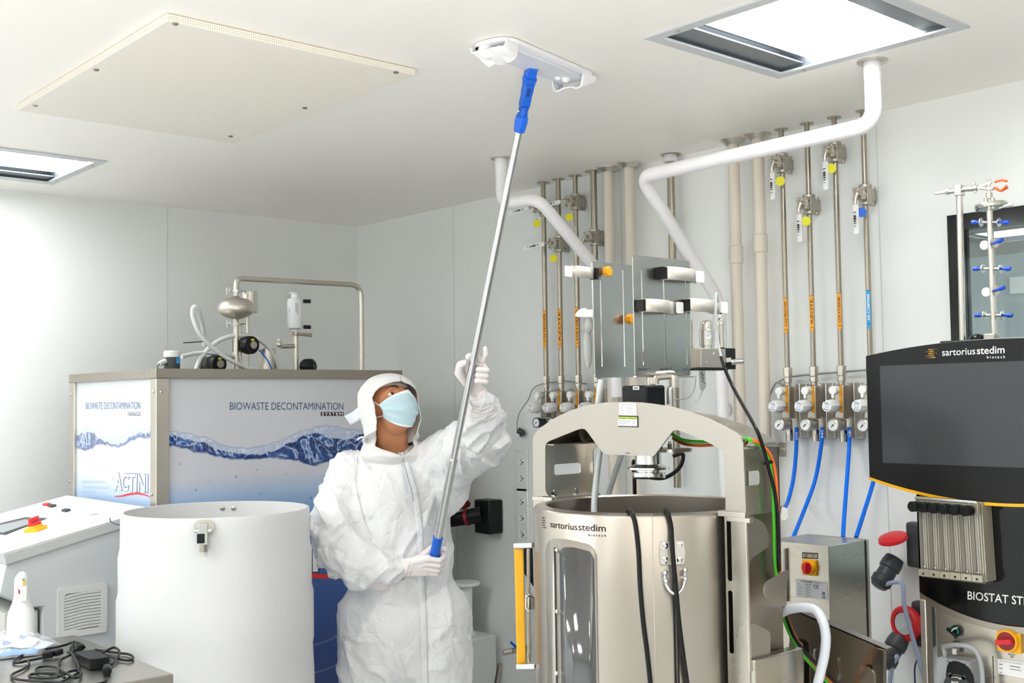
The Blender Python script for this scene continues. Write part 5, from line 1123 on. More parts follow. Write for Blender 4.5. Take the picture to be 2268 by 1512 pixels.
for L_, y0_, y1_, (t0_, t1_), (k0_, k1_) in (
    ([(1460, .004), (1460, .03), (1492, .034), (1519, .03), (1521, .004), (1527, .004), (1527, .012), (1533, .004), (1539, .004)], 592, 621, (1536, 1554), (1449, 1460)),
    ([(1412, .004), (1412, .03), (1441, .034), (1464, .03), (1467, .004), (1478, .004), (1480, .016), (1488, .004), (1493, .004)], 663, 692, (1491, 1507), (1405, 1412)),
    ([(1511, .004), (1511, .03), (1541, .034), (1566, .03), (1569, .004), (1576, .004), (1578, .014), (1586, .004), (1591, .004)], 662, 691, (1590, 1605), (1508, 1511))):
    o, zb_, zt_ = strap(L_, y0_, y1_, lambda a, b: atY(a, b, YS), NY)
    P = rndloop([V((SP(t0_, 600).x, YS - .006, zb_ + .004)), V((SP(t1_, 600).x, YS - .006, zb_ + .004)), V((SP(t1_, 600).x, YS - .006, zt_ + .0)), V((SP(t0_, 600).x, YS - .006, zt_))], .005)
    obj('clamp_tip', G().prism(P, (0, -.002, 0)), 'white_plastic', o)
    obj('clamp_pad', G().bx((SP(k0_, 600).x, YS - .028, zb_ + .002), (SP(k1_, 600).x, YS - .001, zt_ - .002)), 'black_rubber', o)
o, zb_, zt_ = strap([(1306, .012), (1295, .014), (1269, .012), (1267, .004), (1262, .004)], 594, 619, LPf, pn)
a, b = LPf(1248, 610) + pn * .004, LPf(1263, 610) + pn * .004
obj('clamp_tip', G().prism(rndloop([V((a.x, a.y, zb_)), V((b.x, b.y, zb_)), V((b.x, b.y, zt_ - .003)), V((a.x, a.y, zt_ - .003))], .005), pn * .002), 'white_plastic', o)
a, b = LPf(1306, 610), LPf(1312, 610); obj('clamp_pad', G().prism([V((a.x, a.y, zb_)), V((b.x, b.y, zb_)), V((b.x, b.y, zt_)), V((a.x, a.y, zt_))], pn * .02), 'black_rubber', o)
for px, py in ((1334, 602), (1384, 707)):
    c = LPf(px, py) + pn * .001; g = G(); u, v_, w = g.fr(pn)
    g.cyl(c, c + pn * .008, .005, seg=12); P = []
    for k in range(16): t_ = 2 * math.pi * k / 16; P.append(c + pn * .008 + (u * math.cos(t_) + v_ * math.sin(t_)) * (.0145 if k % 2 else .0128))
    g.prism(P, pn * .015); obj('clamp_knob', g, 'amber_plastic', spg, bevel=.0015, label='yellow clamping knob')
c = SP(1424, 788); obj('clamp_knob', G().bx((c.x - .003, YS + .004, c.z - .012), (c.x + .003, YS + .02, c.z + .012)), 'orange_cable', spg)
obj('mast', G().cyl(V((SP(1455, 832).x + .01, YS + .03, 1.6)), V((SP(1455, 832).x + .01, YS + .03, SP(1455, 700).z)), .012), 'steel', spg)
obj('lower_rail', G().bx((SP(1409, 833).x, YS - .001, SP(1409, 835).z), (SP(1537, 833).x, YS + .01, SP(1409, 832).z)), 'satin_steel', spg)
# white pinch clamp at the left
t = thing('pinch_clamp', dep(1296, 706, 2.99), 'white plastic pinch clamp on the tubing left of the sparger plates', 'clamp')
D3 = lambda a, b, d=2.98: dep(a, b, d)
g = G(); g.prism([D3(*p) for p in ((1273, 701), (1276, 692), (1284, 685), (1296, 682), (1299, 686), (1290, 691), (1288, 698), (1296, 703), (1313, 703), (1313, 685), (1302, 684), (1300, 695), (1292, 704), (1281, 702))][:5] + [D3(1312, 686), D3(1313, 703), D3(1290, 703)], TC * .012); obj('clamp_body', g, 'white_plastic', t, bevel=.002)
obj('clamp_hub', G().lathe([(.008, 0), (.008, .008), (.005, .009), (.004, .004), (.001, .004)], D3(1290, 694) + TC * .012, TC, seg=20), 'white_plastic', t)
obj('tube_bag', G().ell(D3(1302, 770, 3.02), (.012, .012, .055)).ell(D3(1304, 720, 3.0), (.013, .01, .022)), mat('milky_film', 'e4e7e4', .3, trans=.6, ior=1.1), t)
# filter housing on the right
fh = thing('filter_housing', SP(1575, 818), 'small steel filter block with black base and steel hose nozzle right of the sparger plates', 'filter')
zf = lambda py: SP(1575, py).z; xf = lambda px: SP(px, 790).x
obj('block_plate', G().bx((xf(1545), YS - .012, zf(815)), (xf(1600), YS + .03, zf(772))), 'pale_steel', fh, bevel=.002)
for px, py in ((1580, 783), (1565.5, 802.5)): p = SP(px, py, -.012); obj('plate_screw', G().lathe([(.004, 0), (.004, .002), (.0015, .004)], p, NY, seg=12), 'chrome', fh)
obj('black_base', G().bx((xf(1538), YS - .014, zf(820)), (xf(1604), YS + .03, zf(815.5))).bx((xf(1600), YS - .008, zf(817)), (xf(1624), YS + .03, zf(770))), 'black_plastic', fh, bevel=.001)
c = SP(1566, 760, .01); g = G(); g.lathe([(.018, zf(772)), (.018, zf(766)), (.0205, zf(765)), (.0205, zf(731)), (.0175, zf(729)), (.0175, zf(716)), (.016, zf(711)), (.006, zf(709))], V((c.x, c.y, 0)), seg=36); cyl_ = obj('steel_cylinder', g, mat('bright_steel', 'd9d6cf', .22, 1, vary=.05), fh)
n_ = (TC + V((0, 0, 0))).normalized(); s_ = n_.cross(UP); s_ = s_ if s_.dot(RT) > 0 else -s_; cs = V((c.x, c.y, zf(744.6))) + n_ * .0208
stk = obj('round_sticker', G().cyl(cs, cs + n_ * .0008, .0082, seg=28), 'paper', cyl_)
q0 = cs + n_ * .0012; text('CE', quad(q0 - s_ * .0045 - UP * .0015, q0 + s_ * .0045 - UP * .0015, q0 - s_ * .0045 + UP * .0045), 'print_blue', stk)
obj('rear_cylinder', G().cyl(V((xf(1541), YS + .02, zf(772))), V((xf(1541), YS + .02, zf(709))), .009), 'steel', fh)
c = SP(1598, 760, .015); g = G(); g.lathe([(.007, zf(770)), (.0095, zf(768)), (.0095, zf(718)), (.011, zf(717)), (.011, zf(709)), (.007, zf(703)), (.005, zf(702)), (.005, zf(695))], V((c.x - .002, c.y, 0)), seg=28); obj('slim_cylinder', g, 'bright_steel', fh)
obj('connector', G().cyl(V((c.x - .006, c.y, zf(702))), V((c.x - .006, c.y, zf(693))), .0065).cyl(V((c.x - .006, c.y, zf(692))), V((c.x - .006, c.y, zf(686))), .005), 'white_plastic', fh); obj('connector_ring', G().cyl(V((c.x - .006, c.y, zf(693))), V((c.x - .006, c.y, zf(690))), .0068), 'black_plastic', fh)
a = SP(1614, 802, -.012); d = (RT * .97 + TC * .25 + UP * .06).normalized()
g = G(); g.cyl(a - d * .006, a + d * .008, .014, seg=6); g.cyl(a + d * .008, a + d * .04, .0075, .008, seg=20, cap=False); g.cyl(a + d * .04, a + d * .008, .006, .006, seg=20, cap=False); obj('hose_nozzle', g, 'chrome', fh)
obj('housing_bracket', G().bx((xf(1528), YS + .006, zf(816)), (xf(1548), YS + .01, zf(772))), 'satin_steel', fh)
t = thing('clear_tag_pouch', SP(1556, 862), 'small clear pouch with black handwriting hanging under the filter block', 'pouch')
obj('pouch_film', G().prism([SP(a, b, .01) for a, b in ((1549, 821), (1562, 821), (1564, 856), (1557, 866), (1551, 860))], (0, .002, 0)), 'milky_film', t)
g = G(); g.tube([SP(a, b, .008) for a, b in ((1553, 824), (1556, 826), (1553, 829), (1558, 831), (1554, 835), (1559, 838), (1555, 842), (1558, 846), (1562, 849))], .0008, 6, sm=5); obj('handwriting', g, 'print_black', t)
obj('pouch_tube', G().tube([SP(1556, 862, .01), SP(1550, 876, .02), SP(1541, 890, .02)], .003, 8, sm=4), 'hose_white', t)
obj('clear_hose', G().tube([dep(1541, 832, 3.05), dep(1538, 860, 3.05), dep(1525, 880, 3.05), dep(1500, 884, 3.05), dep(1485, 883, 3.0)], .0016, 8, sm=6), mat('thin_tube', 'c9ccc4', .3), None, 'thin tube curving from under the plates to the motor connectors', 'tube')
# ================================================================== STEEL CONTROL BOX AND CABLE TRAY
cb = dep(1834.4, 1208.9, 3.25); xb0 = cb.x; yb0 = cb.y; zb1 = cb.z
xb1 = atY(1914.7, 1194.5, yb0).x; yb1 = atX(1700, 1195, xb0).y
box_ = thing('control_box', (xb0, yb0, .5), 'stainless steel control box with red and yellow main switch beside the vessel', 'control box')
zb0 = atX(1834, 1440, xb0).z - .05
obj('enclosure', G().bx((xb0, yb0, zb0), (xb1, yb1, zb1)), 'steel_h', box_, bevel=.002)
obj('rear_seal', G().bx((xb1 + .001, yb0 + .004, zb0), (xb1 + .008, yb1, zb1 - .003)), 'black_rubber', box_); obj('rear_cover', G().bx((xb1 + .008, yb0 - .002, zb0), (xb1 + .02, yb1, zb1)), 'satin_steel', box_)
obj('box_stand', G().bx((xb0 + .04, yb0 + .03, 0), (xb1 - .03, yb1 - .03, zb0)), 'steel', box_)
BX = lambda px, py, h=0.: atX(px, py, xb0 - h)
obj('lid_edge', G().prism([BX(1738, 1214, .002), BX(1742, 1214, .002), BX(1744, 1332, .002), BX(1740, 1332, .002)], (-.01, 0, 0)), 'pale_steel', box_)
def knobswitch(par, cpos, nrm, S, tall=True, rot=0.):
    nrm = V(nrm).normalized(); s = nrm.cross(UP).normalized(); s = s if s.dot(RT) > 0 else -s; RR = Matrix((s, nrm, UP)).transposed()
    w_ = lambda a, b, h: cpos + s * (a * S) + UP * (b * S) + nrm * (h * S)
    sw = obj('switch_plate', G().prism(rndloop([w_(-1, -1, 0), w_(1, -1, 0), w_(1, 1, 0), w_(-1, 1, 0)], S * .15), nrm * (S * .35)).cyl(w_(0, 0, .3), w_(0, 0, .8), S * .98, S * .9, seg=40), 'yellow_plastic', par, bevel=.0008, smooth=30)
    obj('switch_dial', G().cyl(w_(0, 0, .8), w_(0, 0, .84), S * .76, seg=40), 'red_plastic' if tall else 'dark_red', sw)
    obj('switch_knob', G().box(w_(0, 0, 1.1), (S * (.42 if tall else 1.3), S * .62, S * (1.3 if tall else .42)), RR @ Matrix.Rotation(rot, 3, 'Y')), 'red_plastic', sw, bevel=.0015)
knobswitch(box_, BX(1795, 1256), (-1, 0, 0), .0225, True)
sg = obj('name_plate', G().prism([BX(1777, 1236, .0006), BX(1811, 1237.5, .0006), BX(1811, 1224.5, .0006), BX(1777, 1222.5, .0006)], (-.001, 0, 0)), 'print_black', box_)
obj('plate_face', G().prism([BX(1778.2, 1233.5, .0018), BX(1809.8, 1235.3, .0018), BX(1809.8, 1227, .0018), BX(1778.2, 1225, .0018)], (-.0003, 0, 0)), mat('plate_tan', 'b9ada0', .4), sg)
bf = lambda a, b, h: BX(a, b, h)
bars([(1780, 1226.6, 1790, 1227.2, 1), (1796, 1227.6, 1806, 1228.2, 1), (1781, 1229.6, 1789, 1230, 1), (1797, 1230.4, 1804, 1231, 1), (1781, 1232.4, 1788, 1232.8, 1)], sg, 'print_black', bf, .0023)
lb = obj('rating_label', G().prism([BX(1763, 1320.5, .0006), BX(1834, 1329, .0006), BX(1832, 1289, .0006), BX(1762.5, 1280.5, .0006)], (-.0004, 0, 0)), mat('label_silver', 'cfd0d4', .5), box_)
text('CE', quad(BX(1802, 1302.5, .0013), BX(1813, 1303.8, .0013), BX(1802, 1294, .0013)), 'print_black', lb, bold=.01)
text('sartorius stedim', quad(BX(1773, 1287.3, .0013), BX(1799, 1290.3, .0013), BX(1773, 1284, .0013)), 'print_black', lb, bold=.02)
bars([(1767, 1291 + 4.6 * k + .1, 1771 + (k * 3) % 8, 1291.5 + 4.6 * k + .1, 1) for k in range(6)] + [(1784, 1293 + 4.2 * k, 1797 - (k * 2) % 6, 1294.4 + 4.2 * k, 1) for k in range(7)] + [(1801, 1288.6, 1822, 1290.6, .7), (1806, 1291, 1818, 1292.2, .6)], lb, 'print_grey', bf, .0013)
g = G(); 
for q in (((1820, 1309), (1828, 1319)), ((1828, 1310), (1820, 1318))): g.tube([BX(*q[0], .0014), BX(*q[1], .0014)], .0005, 6)
g.tube([BX(1821.5, 1311, .0014), BX(1822.5, 1318, .0014), BX(1826.5, 1318.5, .0014), BX(1827, 1311.5, .0014), BX(1821.5, 1311, .0014)], .0005, 6); g.prism([BX(1821, 1323, .0014), BX(1828, 1323.8, .0014), BX(1828, 1321.8, .0014), BX(1821, 1321, .0014)], (-.0002, 0, 0)); obj('bin_symbol', g, 'print_black', lb)
obj('hose_grommet', G().cyl(atX(1867, 1190, 3.12) * 1, atX(1867, 1190, 3.12) + UP * .004, .011), 'black_rubber', box_) if 0 else None
# tray
XT_ = 2.50; TR = lambda px, py, h=0.: atX(px, py, XT_ - h)
tr = thing('cable_tray', V((XT_, TR(1850, 1500).y, .3)), 'sloping steel cable tray with cut-out tabs at the bottom right', 'tray')
P = [TR(1716, 1328), TR(1738, 1341), TR(1962, 1437), TR(1962, 1512), TR(1962, 1640), TR(1716, 1640)]
hole = [rndloop([TR(a, b) for a, b in ((1722, 1356), (1748, 1372), (1750, 1500), (1720, 1494))], .006)]
obj('tray_sheet', G().prism(P, (.003, 0, 0), hole), mat('tray_steel', 'a59f95', .24, 1, vary=.05, bscale=4), tr, smooth=20)
g = G(); p0, p1 = TR(1738, 1341), TR(1962, 1437); g.prism([p0, p1, p1 + V((.03, 0, 0)), p0 + V((.03, 0, 0))], (0, 0, -.003)); g.prism([TR(1938, 1430, .0), TR(1962, 1438, .0), TR(1962, 1640, .0), TR(1938, 1640, .0)], (-.012, 0, 0)); obj('tray_flange', g, 'tray_steel', tr)
for L_ in (((1749, 1420), (1760, 1415), (1778, 1422), (1781, 1440), (1781, 1530), (1749, 1530)), ((1905, 1474), (1925, 1476), (1938, 1490), (1940, 1560), (1903, 1560))):
    obj('tray_tab', G().prism(rndloop([TR(a, b, .012) for a, b in L_], .006), (-.003, 0, 0)), 'steel_h', tr, bevel=.0008)
for L_ in (((1805, 1436), (1801, 1447), (1804, 1470), (1806, 1484)), ((1858, 1456), (1856, 1466), (1860, 1490), (1856, 1505))):
    obj('tray_cut', G().tube([TR(a, b, .003) for a, b in L_], .002, 8, sm=4), 'chrome', tr)
obj('tray_leg', G().bx((XT_ + .004, TR(1850, 1500).y - .02, 0), (XT_ + .03, TR(1850, 1500).y + .02, TR(1850, 1400).z - .06)), 'steel', tr)
Q = [(1725, 1361, 2.66), (1745, 1350, 2.64), (1775, 1345, 2.62), (1805, 1350, 2.60), (1822, 1375, 2.58), (1829, 1410, 2.57), (1826, 1450, 2.57), (1817, 1490, 2.57), (1809, 1530, 2.57), (1800, 1640, 2.57)]
obj('white_hose', G().tube([dep(*p) for p in Q], .0112, 16, sm=10), mat('silicone', 'dfe3ec', .22, sub=.1, coat=.4), None, 'thick translucent white hose arching down in front of the cable tray', 'hose')
# ================================================================== CONTROL TOWER
XT = 2.55; Tf = lambda px, py, h=0.: atX(px, py, XT - h)
tw = thing('control_tower', (2.85, 1.18, 0), 'black and steel control tower with large dark screen at the right edge', 'control tower')
yc, hw2 = 1.225, .322; ztop = lambda y: 1.7455 + .0275 * (1 - ((y - yc) / hw2) ** 2); zbot = lambda y: 1.443 - .046 * (1 - ((y - yc) / hw2) ** 2)
NY_ = 24; ys = [yc + hw2 - 2 * hw2 * k / NY_ for k in range(NY_ + 1)]
pn_ = [V((XT, y, ztop(y))) for y in ys] + [V((XT, y, zbot(y))) for y in reversed(ys)]
scr = obj('screen_housing', G().prism(pn_, (.045, 0, 0)), mat('panel_black', '0e0e10', .35, spec=.3), tw, smooth=30, bevel=.0015)
bk2 = [V((XT + .0455, y, ztop(y) + .003)) for y in ys] + [V((XT + .0455, y, zbot(y) - .001)) for y in reversed(ys)]; bk2 = [V((p.x, p.y + (.0025 if p.y > yc else -.0025), p.z)) for p in bk2]
obj('screen_rear', G().prism(bk2, (.03, 0, 0)), 'white_plastic', tw, smooth=30)
yl_ = [V((XT - .001, y, zbot(y) + .0005)) for y in ys] + [V((XT - .001, y, zbot(y) - .0065)) for y in reversed(ys)]
obj('yellow_lip', G().prism(yl_, (.03, 0, 0)), 'yellow_plastic', scr)
a, b = Tf(1949, 810), Tf(1958, 1024.6); ysc = a.y
obj('display', G().bx((XT - .0008, 2 * yc - ysc, b.z), (XT + .002, ysc, a.z)), 'screen', scr)
lf = lambda BLp, BRp, TLp: quad(Tf(*BLp, .0008), Tf(*BRp, .0008), Tf(*TLp, .0008))
logo(lf((2086.5, 788), (2160, 784.5), (2086.5, 773.5)), lf((2163.5, 784.5), (2225, 782), (2163.5, 768)), lf((2186, 793.5), (2226, 793), (2186, 787.5)), lf((2048, 794.5), (2076, 793), (2048, 772.5)), 'print_white', scr, 'yellow_plastic')
# black fascia
XF = XT + .03; Ff = lambda px, py, h=0.: atX(px, py, XF - h)
yL = Ff(2029, 1100).y; yR = 2 * yc - yL
ysf = [yL - (yL - yR) * k / 24 for k in range(25)]; zb = lambda y: Ff(2041, 1312).z - .05 * (1 - ((y - yc) / ((yL - yR) / 2)) ** 2)
fp = [V((XF, y, 1.47)) for y in ysf] + [V((XF, y, zb(y))) for y in reversed(ysf)]
fas = obj('black_fascia', G().prism(fp, (.5, 0, 0)), 'black_gloss', tw, smooth=30, bevel=.002)
text('BIOSTAT STR', quad(Ff(2143, 1327, .001), Ff(2281, 1341.5, .001), Ff(2143, 1308.5, .001)), 'print_white', fas, bold=.008)
for s, px, py in (('AIR', 2055, 1092), ('CO2', 2078, 1094), ('AIR', 2101, 1095.5), ('O2', 2124, 1096.7), ('N2', 2148, 1098.3), ('CO2', 2171.5, 1099.8), ('AIR', 2221.5, 1103), ('CO2', 2246, 1104.5)):
    w = 4 if len(s) > 2 else 2.7
    text(s, quad(Ff(px - w, py, .001), Ff(px + w, py + .5, .001), Ff(px - w, py - 3.4, .001)), 'print_white', fas, bold=.01)
bars([(px - 4, py, px + 4, py + .5, 1) for px, py in ((2055, 1094.6), (2078, 1096.5), (2101, 1098), (2124, 1099.2), (2148, 1100.8), (2171.5, 1102.3), (2221.5, 1105.5), (2246, 1107))] + [(2047, 1084.5, 2079, 1086, .6), (2221, 1095.5, 2252, 1097, .6)], fas, 'print_grey', lambda a, b, h: Ff(a, b, h), .001)
# flow meters
XR = XT - .012; Rf = lambda px, py, h=0.: atX(px, py, XR - h)
fm = obj('flow_meter_rack', G().prism([Rf(2033, 1104), Rf(2174, 1115), Rf(2183, 1294), Rf(2040, 1277)], (XF - XR - .001, 0, 0)), mat('rack_grey', '55524b', .3), tw, bevel=.001)
mat('acrylic', 'cfccbe', .12, spec=.8, coat=1, trans=.25); mat('scale_grey', 'c8c5b4', .35); mat('dark_gap', '6d6458', .3); mat('rack_alu', 'b4b09d', .35, .5)
lt_, rt_, lb_, rb_ = Rf(2034, 1108), Rf(2172, 1119), Rf(2040, 1258), Rf(2182, 1273)
def U(i, u, v, h=0.):
    t = (i + u) / 6; a = lt_.lerp(rt_, t); b = lb_.lerp(rb_, t); p = b.lerp(a, v); return V((XR - h, p.y, p.z))
for i in range(6):
    fl = obj('flow_meter', G().prism([U(i, .04, 0), U(i, .96, 0), U(i, .96, .88), U(i, .04, .88)], (-.003, 0, 0)), 'acrylic', fm, bevel=.0008)
    obj('scale_strip', G().prism([U(i, .44, .01, .0035), U(i, .74, .01, .0035), U(i, .74, .87, .0035), U(i, .44, .87, .0035)], (-.0005, 0, 0)), 'scale_grey', fl)
    g = G(); 
    for a, b in ((.12, .2), (.27, .4), (.78, .86)): g.prism([U(i, a, .0, .0035), U(i, b, .0, .0035), U(i, b, .88, .0035), U(i, a, .88, .0035)], (-.0004, 0, 0))
    obj('groove', g, 'dark_gap', fl)
    g = G(); g.cyl(U(i, .56, .01, .006), U(i, .56, .87, .006), .0028, seg=12); obj('glass_tube', g, mat('tube_glass', 'd8d8d0', .08, trans=.5), fl)
    g = G()
    for k, v_ in enumerate((.1, .16, .22, .27, .32, .38, .45, .6, .72, .82)): g.prism([U(i, .42, v_, .0042), U(i, .48, v_, .0042), U(i, .48, v_ + .008, .0042), U(i, .42, v_ + .008, .0042)], (-.0003, 0, 0))
    obj('scale_marks', g, 'print_black', fl)
    obj('float_ball', G().ell(U(i, .56, .035, .009), .0028, seg=12, rings=8), 'chrome', fl)
    obj('end_block', G().prism([U(i, .01, -.1), U(i, .99, -.1), U(i, .99, .0), U(i, .01, .0)], (-.014, 0, 0)), 'rack_alu', fl, bevel=.0008)
    obj('block_hole', G().cyl(U(i, .5, -.06, .0142), U(i, .5, -.06, .0148), .0028, seg=16), 'print_black', fl)
    obj('top_block', G().prism([U(i, .01, .88), U(i, .99, .88), U(i, .99, 1.03), U(i, .01, 1.03)], (-.014, 0, 0)), 'rack_alu', fl, bevel=.0008)
    c = U(i, .5, .93, .014); d = V((-1, .22, .02)).normalized(); g = G(); g.cyl(c, c + d * .008, .006); g.lathe([(.0115, .006), (.0125, .009), (.0125, .03), (.0112, .032), (.001, .0322)], c, d, seg=28); obj('valve_knob', g, 'black_plastic', fl)
obj('rack_top', G().prism([U(0, 0, 1.03), U(5, 1, 1.03), U(5, 1, 1.065), U(0, 0, 1.065)], (-.018, 0, 0)), 'aluminium', fm, bevel=.001)
p0, p1 = U(5, 1.0, -.1), U(5, 1.0, 1.05); obj('rack_side', G().prism([p0, p0 + V((.04, -.003, 0)), p1 + V((.04, -.003, 0)), p1], (0, -.003, 0)), 'rack_alu', fm)
# steel lower body
zS = zb(yc) + .0
bpf = [V((XF + .006, y, zb(y) - .001)) for y in ysf] + [V((XF + .006, yR, .12)), V((XF + .006, yL - .0, .12))]
low = obj('lower_body', G().prism([V((XF + .012, yL - .035, .12))] + [V((XF + .012, y, zb(y) + .01)) for y in ysf if y < yL - .034] + [V((XF + .012, yR, .12))], (.48, 0, 0)), 'steel_h', tw, smooth=30)
obj('front_flange', G().prism([V((XF + .002, y, zb(y) - .001)) for y in ysf] + [V((XF + .002, y, zb(y) - .016)) for y in reversed(ysf)], (.012, 0, 0)), 'dark_steel', tw, smooth=30)
g = G(); g.bx((XF + .0, yL - .016, .1), (XF + .03, yL, zb(yL) - .016)); g.bx((XF + .45, yL - .03, .1), (XF + .48, yL, zb(yL) - .016)); g.bx((XF, yL - .03, .1), (XF + .48, yL, .13)); obj('side_frame', g, 'satin_steel', tw, bevel=.003)
for x in (XF + .04, XF + .44):
    for y in (yL - .05, yR + .05): obj('castor', G().cyl((x, y - .015, .05), (x, y + .015, .05), .05).bx((x - .02, y - .02, .07), (x + .02, y + .02, .13)), 'anthracite', tw)
XLb = XF + .012; Lf = lambda px, py, h=0.: atX(px, py, XLb - h)
# rotary selector
c = Lf(2120, 1396); s_ = V((0, -1, 0)); sel = obj('selector_switch', G().lathe([(.0125, 0), (.0135, .002), (.0135, .009), (.0125, .011), (.001, .0112)], c, (-1, .0, 0), seg=32), 'black_plastic', tw)
obj('green_ring', G().lathe([(.0065, .0113), (.0105, .0113), (.0105, .0125), (.0065, .0125)], c, (-1, 0, 0), seg=28, cap=False, closed=True), mat('teal', '0d7a62', .4), sel)
RRx = Matrix((V((0, -1, 0)), V((-1, 0, 0)), UP)).transposed()
obj('selector_lever', G().box(c + V((-.015, .004, -.003)), (.03, .009, .0085), RRx @ Matrix.Rotation(.6, 3, 'Y')), 'black_plastic', sel, bevel=.001)
obj('white_pointer', G().box(c + V((-.0198, -.002, .004)), (.016, .001, .002), RRx @ Matrix.Rotation(.6, 3, 'Y')) if 0 else G().tube([Lf(2107.5, 1397, .0205), Lf(2112, 1393, .021), Lf(2121, 1389, .0205)], .0012, 8, sm=4), 'print_white', sel)
text('Unit 1', quad(Lf(2112, 1414.5, .0006), Lf(2126, 1415.8, .0006), Lf(2112, 1411.5, .0006)), 'print_black', low); text('off/On', quad(Lf(2112, 1421, .0006), Lf(2127, 1422.4, .0006), Lf(2112, 1417, .0006)), 'print_black', low)
knobswitch(tw, Lf(2238, 1416.5), (-1, 0, 0), .0275, False, rot=-.15)
text('Mains', quad(Lf(2233, 1450, .0006), Lf(2248, 1451.5, .0006), Lf(2233, 1446, .0006)), 'print_black', low); text('Off', quad(Lf(2237, 1456, .0006), Lf(2245, 1456.8, .0006), Lf(2237, 1452, .0006)), 'print_black', low)
lb = obj('white_sticker', G().prism(rndloop([Lf(2211, 1491, .0006), Lf(2290, 1506, .0006), Lf(2290, 1470, .0006), Lf(2209.5, 1458, .0006)], .002), (-.0004, 0, 0)), 'paper', tw)
text('IDENTIFICATION EQUIPEMENT', quad(Lf(2214, 1465, .0014), Lf(2267, 1473, .0014), Lf(2214, 1461.5, .0014)), 'print_grey', lb)
bars([(2213, 1469, 2221, 1470, 2), (2236, 1473, 2260, 1477, 2), (2213, 1478, 2221, 1479, 2), (2236, 1480, 2262, 1484, 1.6), (2214, 1487, 2219, 1488, 2)], lb, 'print_grey', lambda a, b, h: Lf(a, b, h), .0014)
obj('panel_joint', G().bx((XLb - .0008, Lf(2200, 1480).y - .0008, .14), (XLb, Lf(2200, 1480).y + .0008, Lf(2200, 1452).z)), 'print_black', low)
# pump head
pm = obj('pump_head', G().prism(rndloop([Lf(a, b, .0) for a, b in ((2096, 1448), (2170, 1458), (2174, 1560), (2092, 1550))], .004), (-.045, 0, 0)), mat('pump_grey', 'a6a9ad', .4), tw, bevel=.002)
P = [Lf(a, b, .046) for a, b in ((2098, 1475), (2102, 1466), (2112, 1463), (2122, 1464), (2136, 1470), (2148, 1480), (2156, 1495), (2160, 1520), (2160, 1550), (2096, 1550), (2096, 1490))]
obj('pump_opening', G().prism(P, (-.0015, 0, 0)), 'black_plastic', pm)
g = G(); g.tube([Lf(2089, 1432, .03), Lf(2112, 1428, .05), Lf(2140, 1430, .055), Lf(2160, 1440, .05), Lf(2170, 1460, .048), Lf(2175, 1490, .048), Lf(2177, 1540, .048)], .0055, 10, sm=8); g.tube([Lf(2089, 1433, .03), Lf(2092, 1445, .03), Lf(2093, 1470, .03)], .005, 10, sm=4); obj('pump_lever', g, 'pump_grey', pm)
obj('pump_thumbscrew', G().cyl(Lf(2114, 1448, .02), Lf(2114, 1436, .02), .0055), 'white_plastic', pm)
g = G(); c = Lf(2120, 1525, .05); g.lathe([(.001, .0), (.034, 0), (.036, -.01), (.036, -.03)], c, (-1, 0, 0), seg=28); 
for k in range(6): t_ = k * math.pi / 3; g.cyl(c + V((.03, math.cos(t_) * .034, math.sin(t_) * .034)), c + V((0, math.cos(t_) * .034, math.sin(t_) * .034)), .006, seg=10)
rt2 = obj('pump_rotor', g, 'anthracite', pm); text('BASE', quad(Lf(2107, 1512.5, .0515), Lf(2123, 1514.5, .0515), Lf(2107, 1507, .0515)), 'print_white', rt2, bold=.02)
g = G(); g.tube([Lf(2107, 1499, .052), Lf(2118, 1499.5, .052), Lf(2128, 1502.5, .052)], .0008, 6, sm=4); g.prism([Lf(2126, 1500, .052), Lf(2130, 1503.5, .052), Lf(2125, 1504, .052)], (-.0004, 0, 0)); obj('arrow_mark', g, 'print_white', rt2)
g = G(); q = [Lf(2099, 1466, .0465), Lf(2096.5, 1460, .0465), Lf(2102, 1461.5, .0465), Lf(2099, 1457, .0465)]; g.tube([Lf(2096.5, 1464, .0465), Lf(2099.5, 1458, .0465), Lf(2103, 1465, .0465), Lf(2096.5, 1464, .0465)], .0004, 6); g.tube([Lf(2143 + 5 * math.cos(k * .42), 1470.5 + 5 * math.sin(k * .42), .0465) for k in range(16)], .0004, 6); obj('warning_symbols', g, 'print_black', pm)
# ================================================================== CLAMP STAND ON THE TOWER
XC = 2.86; Cf = lambda px, py, dx=0.: atX(px, py, XC + dx); wc = 3.0 / F_PX; zt2 = 1.775
for_top = Cf(2132, 752).z
boxo('tower_top', (XF + .1, yR + .02, 1.46), (XF + .5, yL - .02, Cf(2132, 760).z - .0), 'black_plastic', tw, bevel=.004)
st = thing('clamp_stand', V((XC, Cf(2131, 760).y, Cf(2132, 760).z)), 'steel support rod with orange tipped finger clamp standing on the tower', 'clamp stand')
obj('support_rod', G().cyl(Cf(2132.5, 760), Cf(2125, 425), 7 * wc, seg=20), 'bright_steel', st)
obj('rod_head', G().box(Cf(2125, 422), (.024, .02, 24 * wc)), 'bright_steel', st, bevel=.002)
g = G(); g.cyl(Cf(2131, 419), Cf(2165, 416), 6 * wc, 6.5 * wc, seg=18); g.cyl(Cf(2118, 423), Cf(2100, 424), 4.5 * wc, 5.5 * wc, seg=12); g.cyl(Cf(2096, 424), Cf(2104, 423.5), 7 * wc, seg=8); obj('clamp_arm', g, 'bright_steel', st)
obj('wing_screw', G().prism([Cf(a, b) for a, b in ((2066, 428), (2074, 424), (2094, 421), (2096, 427), (2080, 430), (2070, 431))], (.006, 0, 0)), 'bright_steel', st, bevel=.002)
g = G(); g.ell(Cf(2159, 416), (.004, 4 * wc, 13 * wc)); obj('lock_wheel', g, 'bright_steel', st)
